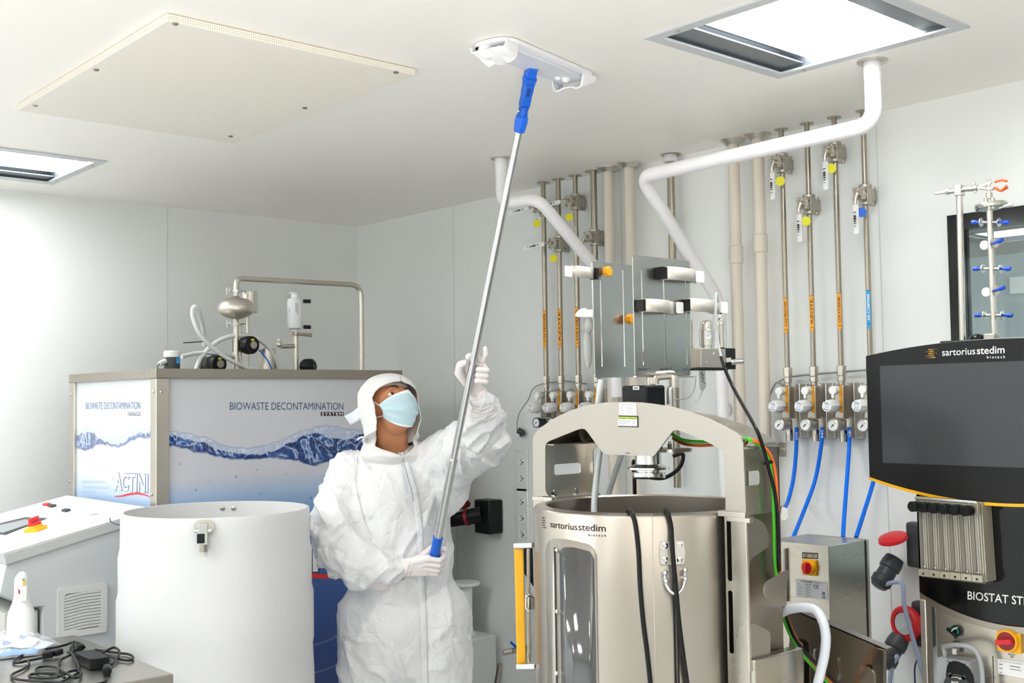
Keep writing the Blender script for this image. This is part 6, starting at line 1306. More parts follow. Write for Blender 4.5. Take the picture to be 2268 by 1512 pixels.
g = G(); g.tube([Cf(2166, 418), Cf(2182, 409), Cf(2196, 404)], 3.5 * wc, 10, sm=4); g.tube([Cf(2166, 416), Cf(2185, 418), Cf(2200, 418)], 3.5 * wc, 10, sm=4); g.cyl(Cf(2189, 425), Cf(2189, 397), 2.5 * wc); g.prism([Cf(a, b) for a, b in ((2183, 394), (2188, 397), (2193, 393), (2194, 402), (2190, 404), (2186, 402))], (.004, 0, 0)); obj('finger_clamp', g, 'bright_steel', st)
g = G(); g.tube([Cf(2203, 403), Cf(2216, 399), Cf(2230, 401)], 2.8 * wc, 10, sm=6); g.tube([Cf(2203, 415), Cf(2213, 421), Cf(2218, 421), Cf(2230, 411)], 3 * wc, 10, sm=6); g.tube([Cf(2218, 422, .01), Cf(2232, 415, .01)], 2.8 * wc, 10, sm=6); obj('rubber_fingers', g, mat('orange_rubber', 'f4622c', .4), st, label='orange rubber clamp fingers')
ss_ = thing('manifold_rod', V((XC, Cf(2205, 760).y, Cf(2205, 760).z)), 'steel sampling manifold rod with blue capped ports beside the clamp stand', 'manifold')
obj('manifold_tube', G().cyl(Cf(2203, 760), Cf(2191, 445), 6.6 * wc, seg=22), 'bright_steel', ss_)
g = G(); g.lathe([(.001, .006), (.008, .006), (.008, .0), (33 * wc, -.003), (34 * wc, -.008), (32 * wc, -.014), (26 * wc, -.016), (.008, -.016)], Cf(2194, 449), (0, .1, 1), seg=40); obj('manifold_lid', g, 'bright_steel', ss_)
g = G()
for a in (2184, 2199): g.cyl(Cf(a, 462, -.01), Cf(a, 438, -.01), 4.5 * wc, seg=14)
g.cyl(Cf(2191, 440), Cf(2191, 427), 7 * wc, seg=16); g.cyl(Cf(2191, 428), Cf(2190, 405), 3 * wc, seg=12); g.tube([Cf(2214, 460, -.01), Cf(2228, 456, -.01), Cf(2243, 453, -.01)], 3 * wc, 10, sm=4); obj('lid_clamp', g, 'bright_steel', ss_)
def port(px, py, side):
    g = G(); cx = 2191 + (py - 445) * .038
    if side:
        a = Cf(cx + side * 5, py); d_ = (Cf(cx + side * 40, py) - a).normalized()
        g.cyl(a, a + d_ * 14 * wc, 3 * wc, seg=12); g.lathe([(.003, 0), (4 * wc, .001), (10 * wc, .0015), (10 * wc, .003), (3 * wc, .004)], a + d_ * 13 * wc, d_, seg=24)
        p = obj('side_port', g, 'bright_steel', ss_); obj('blue_cap', G().cyl(a + d_ * 15 * wc, a + d_ * 26 * wc, 2.6 * wc, 3.6 * wc, seg=12).cyl(a + d_ * 26 * wc, a + d_ * 36 * wc, 5 * wc, 4.6 * wc, seg=12), mat('cap_blue', '1c55d8', .35), p, smooth=30)
    else:
        a = Cf(cx, py, -.006); d_ = (TC + RT * .25 + UP * .12).normalized()
        g.cyl(a, a + d_ * .014, 3 * wc, seg=12); g.lathe([(.003, 0), (10.5 * wc, .001), (10.5 * wc, .003), (4 * wc, .004), (.001, .004)], a + d_ * .013, d_, seg=28); b_ = Cf(cx - 4, py + 1); g.lathe([(10 * wc, 0), (10 * wc, .002), (3 * wc, .006)], b_ - RT * 9 * wc - TC * .004, (RT * .7 - TC * .7), seg=24)
        p = obj('front_port', g, 'bright_steel', ss_); obj('blue_cap', G().cyl(a + d_ * .017, a + d_ * .03, 3 * wc, 3.6 * wc, seg=12).cyl(a + d_ * .03, a + d_ * .045, 4.6 * wc, 4.6 * wc, seg=12), 'cap_blue', p, smooth=30)
for py in (492, 595, 698): port(0, py, -1); port(0, py, 1)
for py in (541, 645): port(0, py, 0)
g = G(); g.box(Cf(2196, 747), (.03, 26 * wc, 16 * wc)); obj('manifold_foot', g, 'cast_steel', ss_, bevel=.003)
obj('black_knob', G().ell(Cf(2165, 750), (.02, 17 * wc, 11 * wc)), 'black_gloss', tw)
# ================================================================== MOP
P1 = atZ(1176, 160, 2.572); P2 = dep(961, 1236, 3.865); PD = (P1 - P2).normalized()
def onpole(py):
    lo, hi = -.2, 1.2
    for _ in range(40):
        m_ = (lo + hi) / 2; q = RM @ (P2.lerp(P1, m_) - CAM); y = q.y / q.z * F_PX + 756
        if y > py: lo = m_
        else: hi = m_
    return P2.lerp(P1, lo)
mop = thing('flat_mop', P2, 'white flat mop pressed to the ceiling with blue joint and long aluminium pole', 'mop')
zc_ = H - .001
c4 = [atZ(1047, 106, 2.585), atZ(1118, 93, 2.585), atZ(1304, 165, 2.585), atZ(1258, 196, 2.585)]
cen = sum(c4, V()) / 4; lo_ = ((c4[2] + c4[3]) / 2 - (c4[0] + c4[1]) / 2); Lh = lo_.length / 2; ldir = lo_.normalized(); wdir = V((-ldir.y, ldir.x, 0)); Wh = .062
pp = lambda a, b, z: V((cen.x, cen.y, z)) + V((ldir.x, ldir.y, 0)) * (a * Lh) + wdir * (b * Wh)
out = rndloop([pp(-1.03, -.6, 0), pp(-.9, -1.05, 0), pp(.9, -1.05, 0), pp(1.03, -.6, 0), pp(1.03, .6, 0), pp(.9, 1.05, 0), pp(-.9, 1.05, 0), pp(-1.03, .6, 0)], .02)
def at_z(L_, z): return [V((p.x, p.y, z)) for p in L_]
g = G(); g.prism(at_z(out, H - .012), (0, 0, .010)); pad = obj('mop_cloth', g, mat('mop_cloth_white', 'efeef0', .8, bump=.3, bscale=120, bdist=.003), mop, bevel=.004)
g = G(); g.prism(at_z([pp(a, b, 0) for a, b in ((-.9, -.7), (.9, -.7), (.9, .7), (-.9, .7))], H - .022), (0, 0, .010)); obj('mop_plate', g, mat('mop_plate_grey', 'dcdce2', .4), mop, bevel=.003)
def pocket(s, w0, w1):
    def f(u, v):
        a = s * (1.02 - .30 * u); b = (v * 2 - 1) * (.95 - .12 * u); th = math.sin(math.pi * min(max(v, 0), 1)) ** .5
        dz = .012 + (.012 + .018 * u) * (1 if abs(v - .5) < .5 else 0) + .006 * noise.noise(V((a * 6, b * 3, s))) + (.007 * max(0, math.cos((v - w0) * 9)) * u)
        return pp(a, b, H - dz * (1 if 0 < v < 1 else .6))
    g = G(); g.grid(f, 14, 20); o = obj('cloth_pocket', g, 'mop_cloth_white', pad, smooth=80); so = o.modifiers.new('t', 'SOLIDIFY'); so.thickness = .006; so.offset = 1
    sb = o.modifiers.new('s', 'SUBSURF'); sb.levels = 1; sb.render_levels = 1
pocket(-1, .2, 0); pocket(1, .15, 0)
for px, py, r in ((1078, 118, .024), (1106, 132, .024), (1119, 128, .018), (1253, 178, .014), (1236, 176, .010)):
    q = atZ(px, py, H - .028); obj('cloth_fold', G().ell(q + UP * .006, (r, r * .8, r * .95), seg=20), 'mop_cloth_white', pad, smooth=80)
bA, bB, bC, bD, bE = onpole(163), onpole(176), onpole(236), onpole(256), onpole(293)
sd_ = V((PD.y, -PD.x, 0)).normalized(); nd_ = PD.cross(sd_).normalized(); RJ = Matrix((sd_, nd_, PD)).transposed()
g = G(); g.box(bA + V((0, 0, .004)), (.03, .026, .03), RJ); g.cyl(bB - sd_ * .02, bB + sd_ * .02, .009, seg=20)
jt = obj('swivel_joint', g, 'blue_plastic', mop, bevel=.002, label='blue swivel joint')
q0 = onpole(182); g = G(); g.box((q0 + bC) / 2, (.029, .022, (q0 - bC).length), RJ)
g.cyl(q0 - sd_ * .016, q0 + sd_ * .016, .0135, seg=20); g.box(onpole(196) - nd_ * .0 + nd_ * .0, (.034, .016, .03), RJ)
arm = obj('joint_arm', g, mat('blue_plastic_2', '0a5cc8', .35), mop, bevel=.003)
tn = nd_ if nd_.dot(TC) > 0 else -nd_
obj('arm_slot', G().box(onpole(203) + tn * .0112, (.010, .002, .024), RJ), mat('deep_blue', '083a86', .5), arm)
g = G(); 
for py in (238, 241, 252, 255): g.cyl(onpole(py), onpole(py + 1.5), .0155, seg=24)
g.cyl(bC, bD, .0135, seg=24); obj('threaded_neck', g, 'blue_plastic_2', mop); rr_ = sd_ if sd_.dot(RT) > 0 else -sd_
for s in (-1, 1): obj('push_pin', G().ell(onpole(248) + rr_ * s * .0145 + TC * .004, .0045, seg=12, rings=8), 'chrome', mop)
g = G(); L_ = (bD - bE).length; g.lathe([(.0125, 0), (.0165, .002), (.0195, L_ * .6), (.019, L_ - .003), (.014, L_)], bE, PD, seg=10); obj('screw_collar', g, 'blue_plastic', mop, smooth=25, bevel=.001)
jn = onpole(1018); obj('upper_pole', G().cyl(jn - PD * .1, bE + PD * .01, .0112, seg=24), mat('pole_alu', 'd6d7d8', .26, 1, bump=.25, bscale=90, vary=.05, bdist=.001), mop)
g = G(); lo2 = onpole(1189); g.cyl(lo2 - PD * .02, jn, .0138, seg=24); obj('lower_pole', g, 'aluminium', mop)
obj('pole_joint', G().lathe([(.0141, -.004), (.0141, .002), (.0115, .006)], jn, PD, seg=24), 'satin_steel', mop)
g = G(); g.lathe([(.0155, -.135), (.017, -.13), (.0168, -.004), (.0175, 0), (.0145, .001)], lo2, PD, seg=28); obj('hand_grip', g, 'blue_plastic', mop, label='blue end grip')
# ================================================================== THE WORKER
from mathutils.bvhtree import BVHTree
def remesh(g, vox, it=6, fac=.5):
    me = bpy.data.meshes.new('tmp'); bmesh.ops.recalc_face_normals(g.bm, faces=g.bm.faces[:]); g.bm.to_mesh(me); g.bm.free(); o = bpy.data.objects.new('tmp', me); COL.objects.link(o)
    r = o.modifiers.new('r', 'REMESH'); r.mode = 'VOXEL'; r.voxel_size = vox
    s = o.modifiers.new('s', 'SMOOTH'); s.factor = fac; s.iterations = it
    dg = bpy.context.evaluated_depsgraph_get(); m2 = bpy.data.meshes.new_from_object(o.evaluated_get(dg)); bm = bmesh.new(); bm.from_mesh(m2)
    bpy.data.objects.remove(o); bpy.data.meshes.remove(me); bpy.data.meshes.remove(m2); return bm
DP_ = 4.05
def K(px, py, d=DP_): return dep(px, py, d)
BASE = K(890, 1400); BASE = V((BASE.x, BASE.y, 0))
def L(u, v, z): return BASE + RT * u + TC * v + UP * z      # person space: picture right, towards camera, height
FWD = (TC * .93 + RT * .36).normalized(); SID = V((-FWD.y, FWD.x, 0)); SID = SID if SID.dot(RT) > 0 else -SID   # chest direction
RB = Matrix((SID, FWD, UP)).transposed()
# joints
chest, belly, hips = K(882, 1095), K(880, 1245), K(893, 1400)
shR, elR, wrR = K(780, 1055), K(748, 1195, 4.0), K(890, 1256, 3.87)     # his right arm (picture left)
shL, elL, wrL = K(985, 1010, 4.02), K(1070, 958, 3.80), K(1062, 878, 3.66)
hipR, hipL = L(-.09, 0, .88), L(.11, 0, .88)
knR, knL = L(-.11, .03, .48), L(.13, .02, .48); anR, anL = L(-.12, -.02, .10), L(.15, -.03, .10)
neck = K(872, 1000, 4.06); Hc = K(864, 906, 4.0)
# head directions
th, ph, ro = math.radians(40), math.radians(24), math.radians(9)
hf = (TC * math.cos(th) + RT * math.sin(th)) * math.cos(ph) + UP * math.sin(ph)
hs = (RT * math.cos(th) - TC * math.sin(th)).normalized(); hu = hs.cross(hf).normalized(); hu = hu if hu.z > 0 else -hu
hs, hu = hs * math.cos(ro) - hu * math.sin(ro), hu * math.cos(ro) + hs * math.sin(ro)
RHd = Matrix((hs, hf, hu)).transposed()
hd_ = lambda a, b, c: Hc + hs * a + hf * b + hu * c       # side, forward, up
# --- body (one continuous surface)
g = G()
g.ell(hd_(0, -.008, .022), (.073, .092, .083), RHd); g.ell(hd_(0, .03, -.045), (.056, .058, .058), RHd); g.ell(hd_(0, .066, -.085), (.024, .02, .02), RHd)
g.cap(hd_(0, .082, .022), hd_(0, .108, -.022), .008, .0145)
for s in (-1, 1):
    g.ell(hd_(s * .031, .072, .040), (.020, .014, .007), RHd); g.ell(hd_(s * .042, .06, -.012), (.022, .02, .02), RHd)
    g.ell(hd_(s * .074, -.008, .0), (.008, .017, .028), RHd)
g.cap(hd_(0, -.02, -.05), neck - UP * .02, .056, .06); g.cap(neck - UP * .03, chest + UP * .05, .06, .08)
g.ell(chest - UP * .04, (.14, .09, .18), RB); g.ell(belly, (.135, .1, .2), RB); g.ell(hips, (.15, .11, .15), RB)
for a, b, c, r0, r1, r2 in ((shR, elR, wrR, .05, .04, .027), (shL, elL, wrL, .05, .04, .027)): g.cap(a, b, r0, r1); g.cap(b, b.lerp(c, .6), r1, r2)
g.cap(shR, chest + UP * .02, .045, .08); g.cap(shL, chest + UP * .02, .045, .08)
for a, b, c in ((hipR, knR, anR), (hipL, knL, anL)): g.cap(a, b, .085, .055); g.cap(b, c, .055, .035); g.cap(c - UP * .05, c - UP * .055 + FWD * .15, .035, .03)
bm = remesh(g, .0065, 5)
# eye sockets
for v_ in bm.verts:
    for s in (-1, 1):
        d = v_.co - hd_(s * .031, .085, .022); q = math.exp(-(d.dot(hs) / .015) ** 2 - (d.dot(hu) / .010) ** 2 - (d.dot(hf) / .03) ** 2); v_.co -= hf * (.010 * q)
person = thing('person', BASE, 'person in white hooded coverall and blue mask, looking up and holding a ceiling mop', 'person')
obj('body', bm, 'skin', person, smooth=80)
for s in (-1, 1):
    e = hd_(s * .031, .0625, .021); ey = obj('eye', G().ell(e, .0125, seg=24), 'eye_white', person, smooth=80)
    gz = (onpole(190) - e).normalized(); gz = (gz * .5 + hf * .6).normalized()
    obj('iris', G().ell(e + gz * .0072, (.0070), seg=18, rings=10), 'iris', ey, smooth=80)
    g = G(); g.grid(lambda u, v: e + (hs * math.sin((u - .5) * 2.4) * .0142 + hf * math.cos((u - .5) * 2.4) * .0142) * math.cos(.35 + v * .9) + hu * math.sin(.35 + v * .9) * .0142, 14, 6); obj('eyelid', g, 'skin', ey, smooth=80)
    g = G(); g.grid(lambda u, v: e + (hs * math.sin((u - .5) * 2.4) * .0140 + hf * math.cos((u - .5) * 2.4) * .0140) * math.cos(-.42 - v * .6) + hu * math.sin(-.42 - v * .6) * .0140, 14, 4); obj('lower_eyelid', g, 'skin', ey, smooth=80)
    g = G(); g.tube([hd_(s * .012, .0885, .040), hd_(s * .022, .0895, .0455), hd_(s * .034, .085, .047), hd_(s * .048, .071, .041)], lambda t: .0032 * (1 - .6 * abs(t * 2 - .8)), 8, sm=5); obj('eyebrow', g, 'brow', person, smooth=80)
# --- coverall
g = G()
g.ell(chest - UP * .025, (.195, .15, .195), RB); g.ell(K(878, 1050, 4.04), (.13, .115, .075), RB); g.ell(K(893, 1245), (.182, .16, .25), RB); g.ell(hips, (.222, .175, .23), RB); g.ell(K(888, 1165), (.185, .155, .22), RB)
g.cap(shR + UP * .005, K(880, 1058, 4.06), .085, .075); g.cap(K(880, 1058, 4.06), shL, .075, .085); g.cap(K(820, 1040), K(880, 1062), .082, .085); g.cap(K(880, 1062), K(935, 1028), .085, .08)
g.cap(shR, K(752, 1130, 4.0), .095, .093); g.cap(K(752, 1130, 4.0), K(750, 1195, 3.95), .093, .087); g.ell(K(758, 1222, 3.92), .083)
g.cap(K(752, 1205, 3.94), K(800, 1246, 3.87), .083, .074); g.cap(K(800, 1246, 3.87), K(856, 1262, 3.86), .072, .052); g.ell(K(798, 1276, 3.88), (.062, .06, .052)); g.cap(K(856, 1262, 3.86), K(880, 1258, 3.87), .052, .043)
g.cap(shL, K(1025, 1000, 3.92), .09, .09); g.cap(K(1025, 1000, 3.92), K(1068, 962, 3.82), .095, .088); g.ell(K(1060, 985, 3.86), (.085, .09, .085))
g.cap(K(1068, 962, 3.82), K(1074, 915, 3.74), .083, .062); g.cap(K(1074, 915, 3.74), K(1067, 886, 3.68), .060, .040)
g.ell(K(985, 1060, 4.04), (.085, .1, .13)); g.ell(K(1008, 1030, 3.98), (.07, .08, .09))
g.cap(hipR, knR, .145, .115); g.cap(knR, anR + UP * .03, .11, .085); g.cap(hipL, knL, .145, .115); g.cap(knL, anL + UP * .03, .11, .085)
g.cap(neck - UP * .09 - FWD * .02, neck - UP * .065 - FWD * .04, .095, .07)
bm = remesh(g, .0072, 8)
bm.normal_update()
axes = [(shR, elR), (elR, wrR), (shL, elL), (elL, wrL), (hipR, knR), (knR, anR), (hipL, knL), (knL, anL)]
def segd(p, a, b):
    t = max(0, min(1, (p - a).dot(b - a) / (b - a).length_squared)); return (p - a.lerp(b, t)).length, t
def ridged(q): return (1 - abs(noise.noise(q)) * 2.2)
disp = []
for v_ in bm.verts:
    p = v_.co; r = p - BASE; best = None
    for k, (a, b) in enumerate(axes):
        d, t = segd(p, a, b)
        if best is None or d < best[0]: best = (d, t, k)
    arm = best[2] < 4 and best[0] < .13; leg = best[2] >= 4 and p.z < .82
    u, z, w = r.dot(SID), p.z, r.dot(FWD)
    warp = noise.noise(p * 5) * .5
    if arm:
        a, b = axes[best[2]]; ax = (b - a).normalized(); al = (p - a).dot(ax); rad = (p - a) - ax * al; o1 = ax.orthogonal().normalized(); an = math.atan2(rad.dot(ax.cross(o1)), rad.dot(o1))
        q = V((al * 15 + math.sin(an * 1.0) * .9 + warp, math.cos(an) * .9, math.sin(an) * .9 + best[2] * 3))
        near = math.exp(-((best[1] - (1 if best[2] in (0, 2) else 0)) * 2.2) ** 2)
        h = max(0, ridged(q)) ** 2 * (.009 + .012 * near) + max(0, ridged(q * 2.3 + V((7, 3, 1)))) ** 2 * .004
    elif leg:
        q = V((u * 11 + z * 5, w * 6, z * 7 + warp)); h = max(0, ridged(q)) ** 2 * .011 + max(0, ridged(q * 2.2)) ** 2 * .004
    else:
        # torso: long soft folds hanging from the raised shoulder, crosswise folds at the belly
        q = V((u * 9 - (z - 1.0) * 2.2 + warp, w * 4, z * 2.6)); h = max(0, ridged(q)) ** 2 * .010
        q2 = V((u * 5 + z * 3, w * 5, z * 14 + u * 6 + warp)); k2 = math.exp(-((z - 1.02) / .16) ** 2) * .7 + .18; h += max(0, ridged(q2)) ** 2 * .009 * k2
        h += max(0, ridged(V((u * 22, w * 14, z * 12)))) ** 2 * .003
    disp.append(v_.normal * (h * 1.05 - .006))
for v_, d in zip(bm.verts, disp): v_.co += d
bmesh.ops.smooth_vert(bm, verts=bm.verts[:], factor=.15, use_axis_x=True, use_axis_y=True, use_axis_z=True)
bvh = BVHTree.FromBMesh(bm)
def suit_mat():
    m = mat('coverall_white', 'ebebed', .55, sub=.08); g = NT(m); b = g.n['Principled BSDF']; b.inputs['Subsurface Radius'].default_value = (.01, .01, .01)
    tc = g('TexCoord').outputs['Object']; w = g('TexNoise', tc); w.inputs['Scale'].default_value = 7; w.inputs['Detail'].default_value = 3
    mx = g('VectorMath', tc, g('VectorMath', w.outputs['Color'], (.12, .12, .12), operation='MULTIPLY').outputs[0], operation='ADD').outputs[0]
    v1 = g('TexVoronoi', mx); v1.feature = 'DISTANCE_TO_EDGE'; v1.inputs['Scale'].default_value = 13
    v2 = g('TexNoise', mx); v2.inputs['Scale'].default_value = 26; v2.inputs['Detail'].default_value = 5; v2.inputs['Distortion'].default_value = .6
    e = g('MapRange', v1.outputs['Distance'], 0.0, .12, 0.0, 1.0, interpolation_type='SMOOTHSTEP').outputs[0]
    h = g.math('ADD', g.math('MULTIPLY', e, .35), g.math('MULTIPLY', v2.outputs[0], 1.0))
    bp = g('Bump'); bp.inputs['Strength'].default_value = .5; bp.inputs['Distance'].default_value = .007; g.l.new(h, bp.inputs['Height']); g.l.new(bp.outputs[0], b.inputs['Normal'])
suit_mat()
cov = obj('coverall', bm, 'coverall_white', person, smooth=80)
def hit(px, py, off=.003):
    d = ray(px, py).normalized(); h = bvh.ray_cast(CAM, d); return (h[0] + h[1] * off) if h[0] is not None else dep(px, py, 3.85)
# zip flap
def ribbon(pts, w, m, name, par, off=.004, n=5, th=.0015):
    P = crom([V((a, b, 0)) for a, b in pts], n); g = G(); rows = []
    for i, p in enumerate(P):
        t = (P[min(i + 1, len(P) - 1)] - P[max(i - 1, 0)]).normalized(); nn = V((-t.y, t.x, 0)); rows.append([g.bm.verts.new(hit(p.x + nn.x * w * k, p.y + nn.y * w * k, off * (1 - .5 * abs(k)))) for k in (-1, -.5, 0, .5, 1)])
    for a, b in zip(rows, rows[1:]):
        for k in range(4): g.bm.faces.new((a[k], a[k + 1], b[k + 1], b[k]))
    o = obj(name, g, m, par, smooth=80); s = o.modifiers.new('t', 'SOLIDIFY'); s.thickness = th; s.offset = 1; return o
ribbon([(888, 1004), (903, 1040), (918, 1090), (927, 1150), (931, 1210), (934, 1290), (938, 1380), (940, 1470), (942, 1540)], 7, 'coverall_white', 'zip_flap', cov, .0045, 10)
ribbon([(884, 1004), (893, 1030), (905, 1075), (912, 1110)], 2.2, mat('zip_grey', 'c9cad6', .5), 'zip_tape', cov, .008, 8)
ribbon([(792, 1010), (786, 1050), (792, 1095), (806, 1150), (822, 1195)], 1.5, 'coverall_white', 'sleeve_seam', cov, .003, 8)
# --- hood: rings from crown to collar, open in front
LV = [  # centre, side radius, front radius, back radius, half opening angle (deg), forward axis mix
    (hd_(0, -.012, .128), .006, .008, .008, 0), (hd_(0, -.012, .124), .045, .05, .052, 0), (hd_(0, -.012, .108), .078, .082, .088, 0), (hd_(0, -.01, .085), .097, .102, .106, 0),
    (hd_(0, -.01, .066), .104, .108, .112, 0), (hd_(0, -.01, .057), .106, .110, .114, 20), (hd_(0, -.01, .046), .107, .111, .115, 42), (hd_(0, -.01, .030), .106, .111, .115, 56), (hd_(0, -.008, .008), .103, .110, .113, 64),
    (hd_(0, -.004, -.022), .100, .108, .108, 65), (hd_(0, .0, -.050), .097, .104, .104, 65), (hd_(0, -.004, -.082), .094, .098, .1, 62), (hd_(0, -.012, -.105), .094, .098, .1, 56),
    (K(863, 974, 4.05), .096, .103, .10, 46), (K(865, 984, 4.05), .10, .108, .103, 46), (K(867, 991, 4.05), .107, .114, .108, 32), (K(869, 998, 4.05), .115, .122, .112, 16), (K(871, 1005, 4.05), .124, .13, .118, 3), (K(873, 1014, 4.06), .126, .126, .118, 1), (K(876, 1030, 4.06), .10, .095, .10, 1)]
SGN = 1
def hoodpt(u, v):
    x = v * (len(LV) - 1); i = min(int(x), len(LV) - 2); t = x - i; A, B = LV[i], LV[i + 1]; t = t
    c = A[0].lerp(B[0], t); a, f_, b_, o = [A[k] * (1 - t) + B[k] * t for k in (1, 2, 3, 4)]
    mixh = min(1, max(0, (v - .55) / .17)); F = (hf * (1 - mixh) + FWD * mixh); F = (F - hu * F.dot(hu) * (1 - mixh)).normalized(); S = (hs * (1 - mixh) + SID * mixh).normalized(); F = (F - S * F.dot(S)).normalized()
    o = math.radians(o); oR = o * .82; an = oR + (2 * math.pi - o - oR) * (1 - u if SGN < 0 else u)
    r = (f_ if math.cos(an) > 0 else b_)
    p = c + F * (math.cos(an) * r) + S * (math.sin(an) * a)
    n_ = (p - c).normalized(); edge = math.exp(-(min(u, 1 - u) / .03) ** 2) * (1 if o > .2 else 0)
    wr = max(0, ridged(p * 13 + V((3, 1, 2)))) ** 2 * .006 * (.4 + v) + max(0, ridged(V((p.x * 9, p.y * 9, p.z * 30)))) ** 2 * .003 * (1 if v > .5 else .4)
    return p + n_ * (wr - .003 + .004 * edge)
g = G(); g.grid(hoodpt, 84, 64)
hood = obj('hood', g, mat('hood_white', 'e5e4e3', .6, sub=.06, bump=.3, bscale=22, bdist=.004), person, smooth=80); so = hood.modifiers.new('t', 'SOLIDIFY'); so.thickness = .003; so.offset = -1
g = G(); g.ell(hd_(0, -.016, .052), (.090, .092, .068), RHd, seg=40, rings=24); 
for v_ in [v for v in g.bm.verts if (v.co - Hc).dot(hu) < .064 - .35 * max(0, -((v.co - Hc).dot(hf)))]: v_.co += hu * (.064 - (v_.co - Hc).dot(hu)) * .9 if (v_.co - Hc).dot(hf) > 0 else V()
obj('inner_cap', g, 'hood_white', person, smooth=80)
g = G(); pts = [(812, 884), (826, 905), (776, 941), (763, 922)]
g.grid(lambda u, v: dep(763 + (821 - 763) * u + (13 - 2 * u) * v, 921 + (880 - 921) * u + (20 + 2 * u) * v + 3 * math.sin(u * 5), 3.99 + .015 * math.sin(u * 4) - .05 * u * u), 14, 4)
o = obj('tie_ribbon', g, mat('ribbon_white', 'e4e9f2', .5), hood, smooth=80); s = o.modifiers.new('t', 'SOLIDIFY'); s.thickness = .0015
g = G(); g.tube([K(815, 972, 3.98), K(803, 968, 3.99), K(795, 971, 4.0), K(791, 975, 4.0)], .0035, 8, sm=5); g.tube([K(815, 973, 3.98), K(802, 974, 3.99)], .003, 8); obj('hood_cord', g, 'hood_white', hood, smooth=80)
# --- face mask
def maskpt(u, v, off=0.):
    a = (u * 2 - 1); v0 = v; v = max(0., min(v, 1.)); h = .017 - .122 * v - .034 * abs(a) ** 1.3 * (1 - v) + .050 * abs(a) ** 2.2 * v
    ang = a * math.radians(66); dep_ = .104 + .012 * math.sin(math.pi * min(v * 1.1, 1)) - .036 * max(0, v - .55) ** 1.3 * 2.2
    if v < .2: dep_ += .010 * math.exp(-(a / .18) ** 2) * (1 - v / .2)
    wd = .083 - .022 * v ** 1.5
    pl = (1 - abs(a) ** 6) * .006 * math.sin(v * 22 + a * a * 4) * min(1, abs(a) * 1.8) * max(0, math.sin(math.pi * min(1, v))) ** .5
    return hd_(math.sin(ang) * wd, math.cos(ang) * dep_ + .012 + pl + off - .004, h - .12 * (v0 - v))
g = G(); g.grid(lambda u, v: maskpt(u, v), 48, 48); mk = obj('face_mask', g, 'mask_blue', person, smooth=80); s = mk.modifiers.new('t', 'SOLIDIFY'); s.thickness = .0015; s.offset = 1
g = G(); g.grid(lambda u, v: maskpt(u, -.01 + v * .10, .0028), 40, 4); g.grid(lambda u, v: maskpt(u, .965 + v * .045, .0022), 40, 3); o = obj('mask_edge', g, 'mask_white', mk, smooth=80); s = o.modifiers.new('t', 'SOLIDIFY'); s.thickness = .001
g = G()
for s in (-1, 1):
    u_ = 0 if s < 0 else 1
    g.tube([maskpt(u_, .12, .002), hd_(s * .088, .02, .01), hd_(s * .09, -.012, .005)], .0014, 6, sm=4); g.tube([maskpt(u_, .93, .002), hd_(s * .078, .02, -.05), hd_(s * .088, -.012, -.02)], .0014, 6, sm=4)
obj('ear_loop', g, 'mask_white', mk, smooth=80)
# --- gloves
def poledist(C, e1, e2, a, b, k=0): return C + e1 * a + e2 * b
def hand(g, C, e1, e2, rows, prof, r=.0095):
    """fingers: rows = offsets along the pole, prof = (e1, e2) stations"""
    for i, (h, sc) in enumerate(rows):
        P = [C + PD * h + e1 * a * sc + e2 * b * sc for a, b in prof]
        rr = r * (.88 if i == 3 else 1)
        for j in range(len(P) - 1): g.cap(P[j], P[j + 1], rr * (1.1 - .06 * j), rr * (1.04 - .06 * j), seg=14)
# lower hand: his right, back of the hand towards the camera
C = onpole(1245); e1 = (TC - PD * TC.dot(PD)).normalized(); e2 = PD.cross(e1).normalized(); e2 = e2 if e2.dot(RT) > 0 else -e2
g = G()
prof = [(.028, -.016), (.024, .022), (-.004, .034), (-.022, .016)]
rows = [(.029, 1.0), (.0095, 1.06), (-.0095, 1.04), (-.028, .96)]
hand(g, C, e1, e2, rows, prof)
W_ = K(899, 1256, 3.865); 
for (h, sc) in rows: g.cap(W_ + PD * h * .55, C + PD * h + e1 * .026 - e2 * .018, .019, .0135, seg=16)
g.ell(W_.lerp(C, .55) + e1 * .012, (.034, .02, .036), Matrix((e2, e1, PD)).transposed())
g.cap(W_ + PD * .01, W_.lerp(C, .5) + PD * .022 - e1 * .006, .02, .017); tb_ = W_.lerp(C, .5) + PD * .022 - e1 * .006
g.cap(tb_, C + PD * .042 - e1 * .022 - e2 * .012, .016, .0125); g.cap(C + PD * .042 - e1 * .022 - e2 * .012, C + PD * .047 - e1 * .022 + e2 * .030, .012, .0098)
g.cap(K(880, 1259, 3.885), W_, .036, .028)
g1 = remesh(g, .0022, 3)
for v_ in g1.verts:
    p = v_.co; k_ = math.exp(-((p - K(888, 1257, 3.875)).length / .055) ** 2); al = (p - W_).dot(e2)
    v_.co += (p - W_).normalized() * (math.sin(al * 380 + noise.noise(p * 30) * 5) * .0022 * k_)
obj('glove', g1, 'latex', person, smooth=80)
g = G(); c0, c1 = K(842, 1270, 3.915), K(886, 1258, 3.88); ax = (c1 - c0).normalized(); o1, o2, _ = g.fr(ax)
g.grid(lambda u, v: (lambda an: c0.lerp(c1, v) + (o1 * math.cos(an) + o2 * math.sin(an)) * (.062 - .024 * v ** .8 + .004 * math.sin(an * 7 + v * 9) * (1 - v) + .003 * math.sin(v * 30 + an * 2)) + ax * (.01 * math.sin(an * 3) * (1 - v)))(2 * math.pi * u), 60, 26, wrap=True)
o = obj('glove_cuff', g, 'latex', person, smooth=80); s = o.modifiers.new('t', 'SOLIDIFY'); s.thickness = .0012
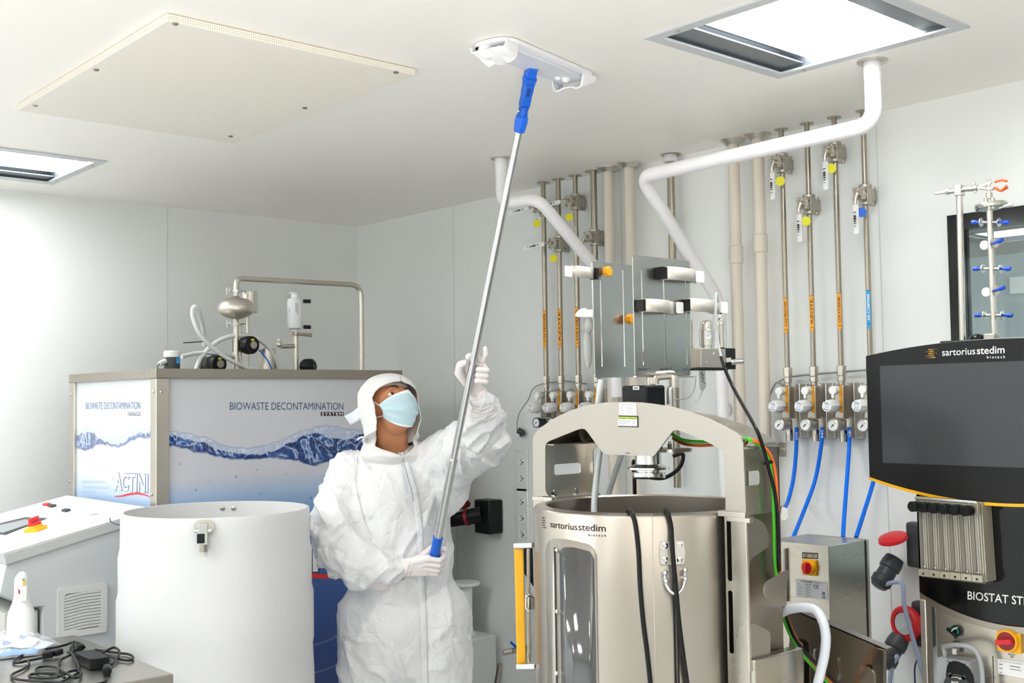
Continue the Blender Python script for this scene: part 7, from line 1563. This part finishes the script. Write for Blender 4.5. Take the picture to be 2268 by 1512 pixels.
# upper hand: his left, palm towards the camera behind the pole
C = onpole(822); e1 = (TC - PD * TC.dot(PD)).normalized(); e2 = PD.cross(e1).normalized(); e2 = e2 if e2.dot(RT) > 0 else -e2
g = G(); W2 = K(1063, 876, 3.665)
rows = [(.012, 1.0), (-.0075, 1.04), (-.027, 1.08)]
hand(g, C + PD * .008, e1, e2, rows, [(-.026, -.012), (-.014, .036), (.010, .047), (.017, .022)], .0098)
ib = C + PD * .042; g.cap(ib - e1 * .026 - e2 * .008, ib - e1 * .01 + e2 * .030, .0105, .0098); g.cap(ib - e1 * .01 + e2 * .030, ib + e2 * .034 + PD * .026, .0092, .0085); g.cap(ib + e2 * .034 + PD * .026, ib + e2 * .028 + PD * .046 , .0085, .0075)
for h in (.034, .012, -.01, -.028): g.cap(W2 - e1 * .004, C + PD * h - e1 * .028 - e2 * .016, .017, .0135, seg=16)
g.cap(W2 - e2 * .004, C - PD * .02 - e2 * .036 - e1 * .012, .02, .016); g.cap(C - PD * .02 - e2 * .036 - e1 * .012, C + PD * .012 - e2 * .038 - e1 * .004, .016, .013); g.cap(C + PD * .012 - e2 * .038 - e1 * .004, C + PD * .026 - e2 * .026 + e1 * .004, .0125, .0105)
g.ell(C - PD * .012 - e1 * .030 - e2 * .012, (.030, .014, .036), Matrix((e2, e1, PD)).transposed())
g.cap(K(1068, 893, 3.69), W2, .034, .025)
g2 = remesh(g, .0022, 3); obj('glove', g2, 'latex', person, smooth=80)
g = G(); c0, c1 = K(1071, 905, 3.72), K(1064, 882, 3.67); ax = (c1 - c0).normalized(); o1, o2, _ = g.fr(ax)
g.grid(lambda u, v: (lambda an: c0.lerp(c1, v) + (o1 * math.cos(an) + o2 * math.sin(an)) * (.054 - .018 * v + .003 * math.sin(an * 8 + v * 7) * (1 - v) + .0025 * math.sin(v * 26 + an * 2)))(2 * math.pi * u), 60, 22, wrap=True)
o = obj('glove_cuff', g, 'latex', person, smooth=80); s = o.modifiers.new('t', 'SOLIDIFY'); s.thickness = .0012
for a in (anR, anL):
    g = G(); g.cap(a + UP * .03, a - UP * .02, .075, .07); g.cap(a - UP * .04 - FWD * .04, a - UP * .045 + FWD * .16, .055, .045); b2 = remesh(g, .01, 4)
    for v_ in b2.verts: v_.co.z = max(v_.co.z, .002)
    obj('overshoe', b2, 'coverall_white', person, smooth=80)
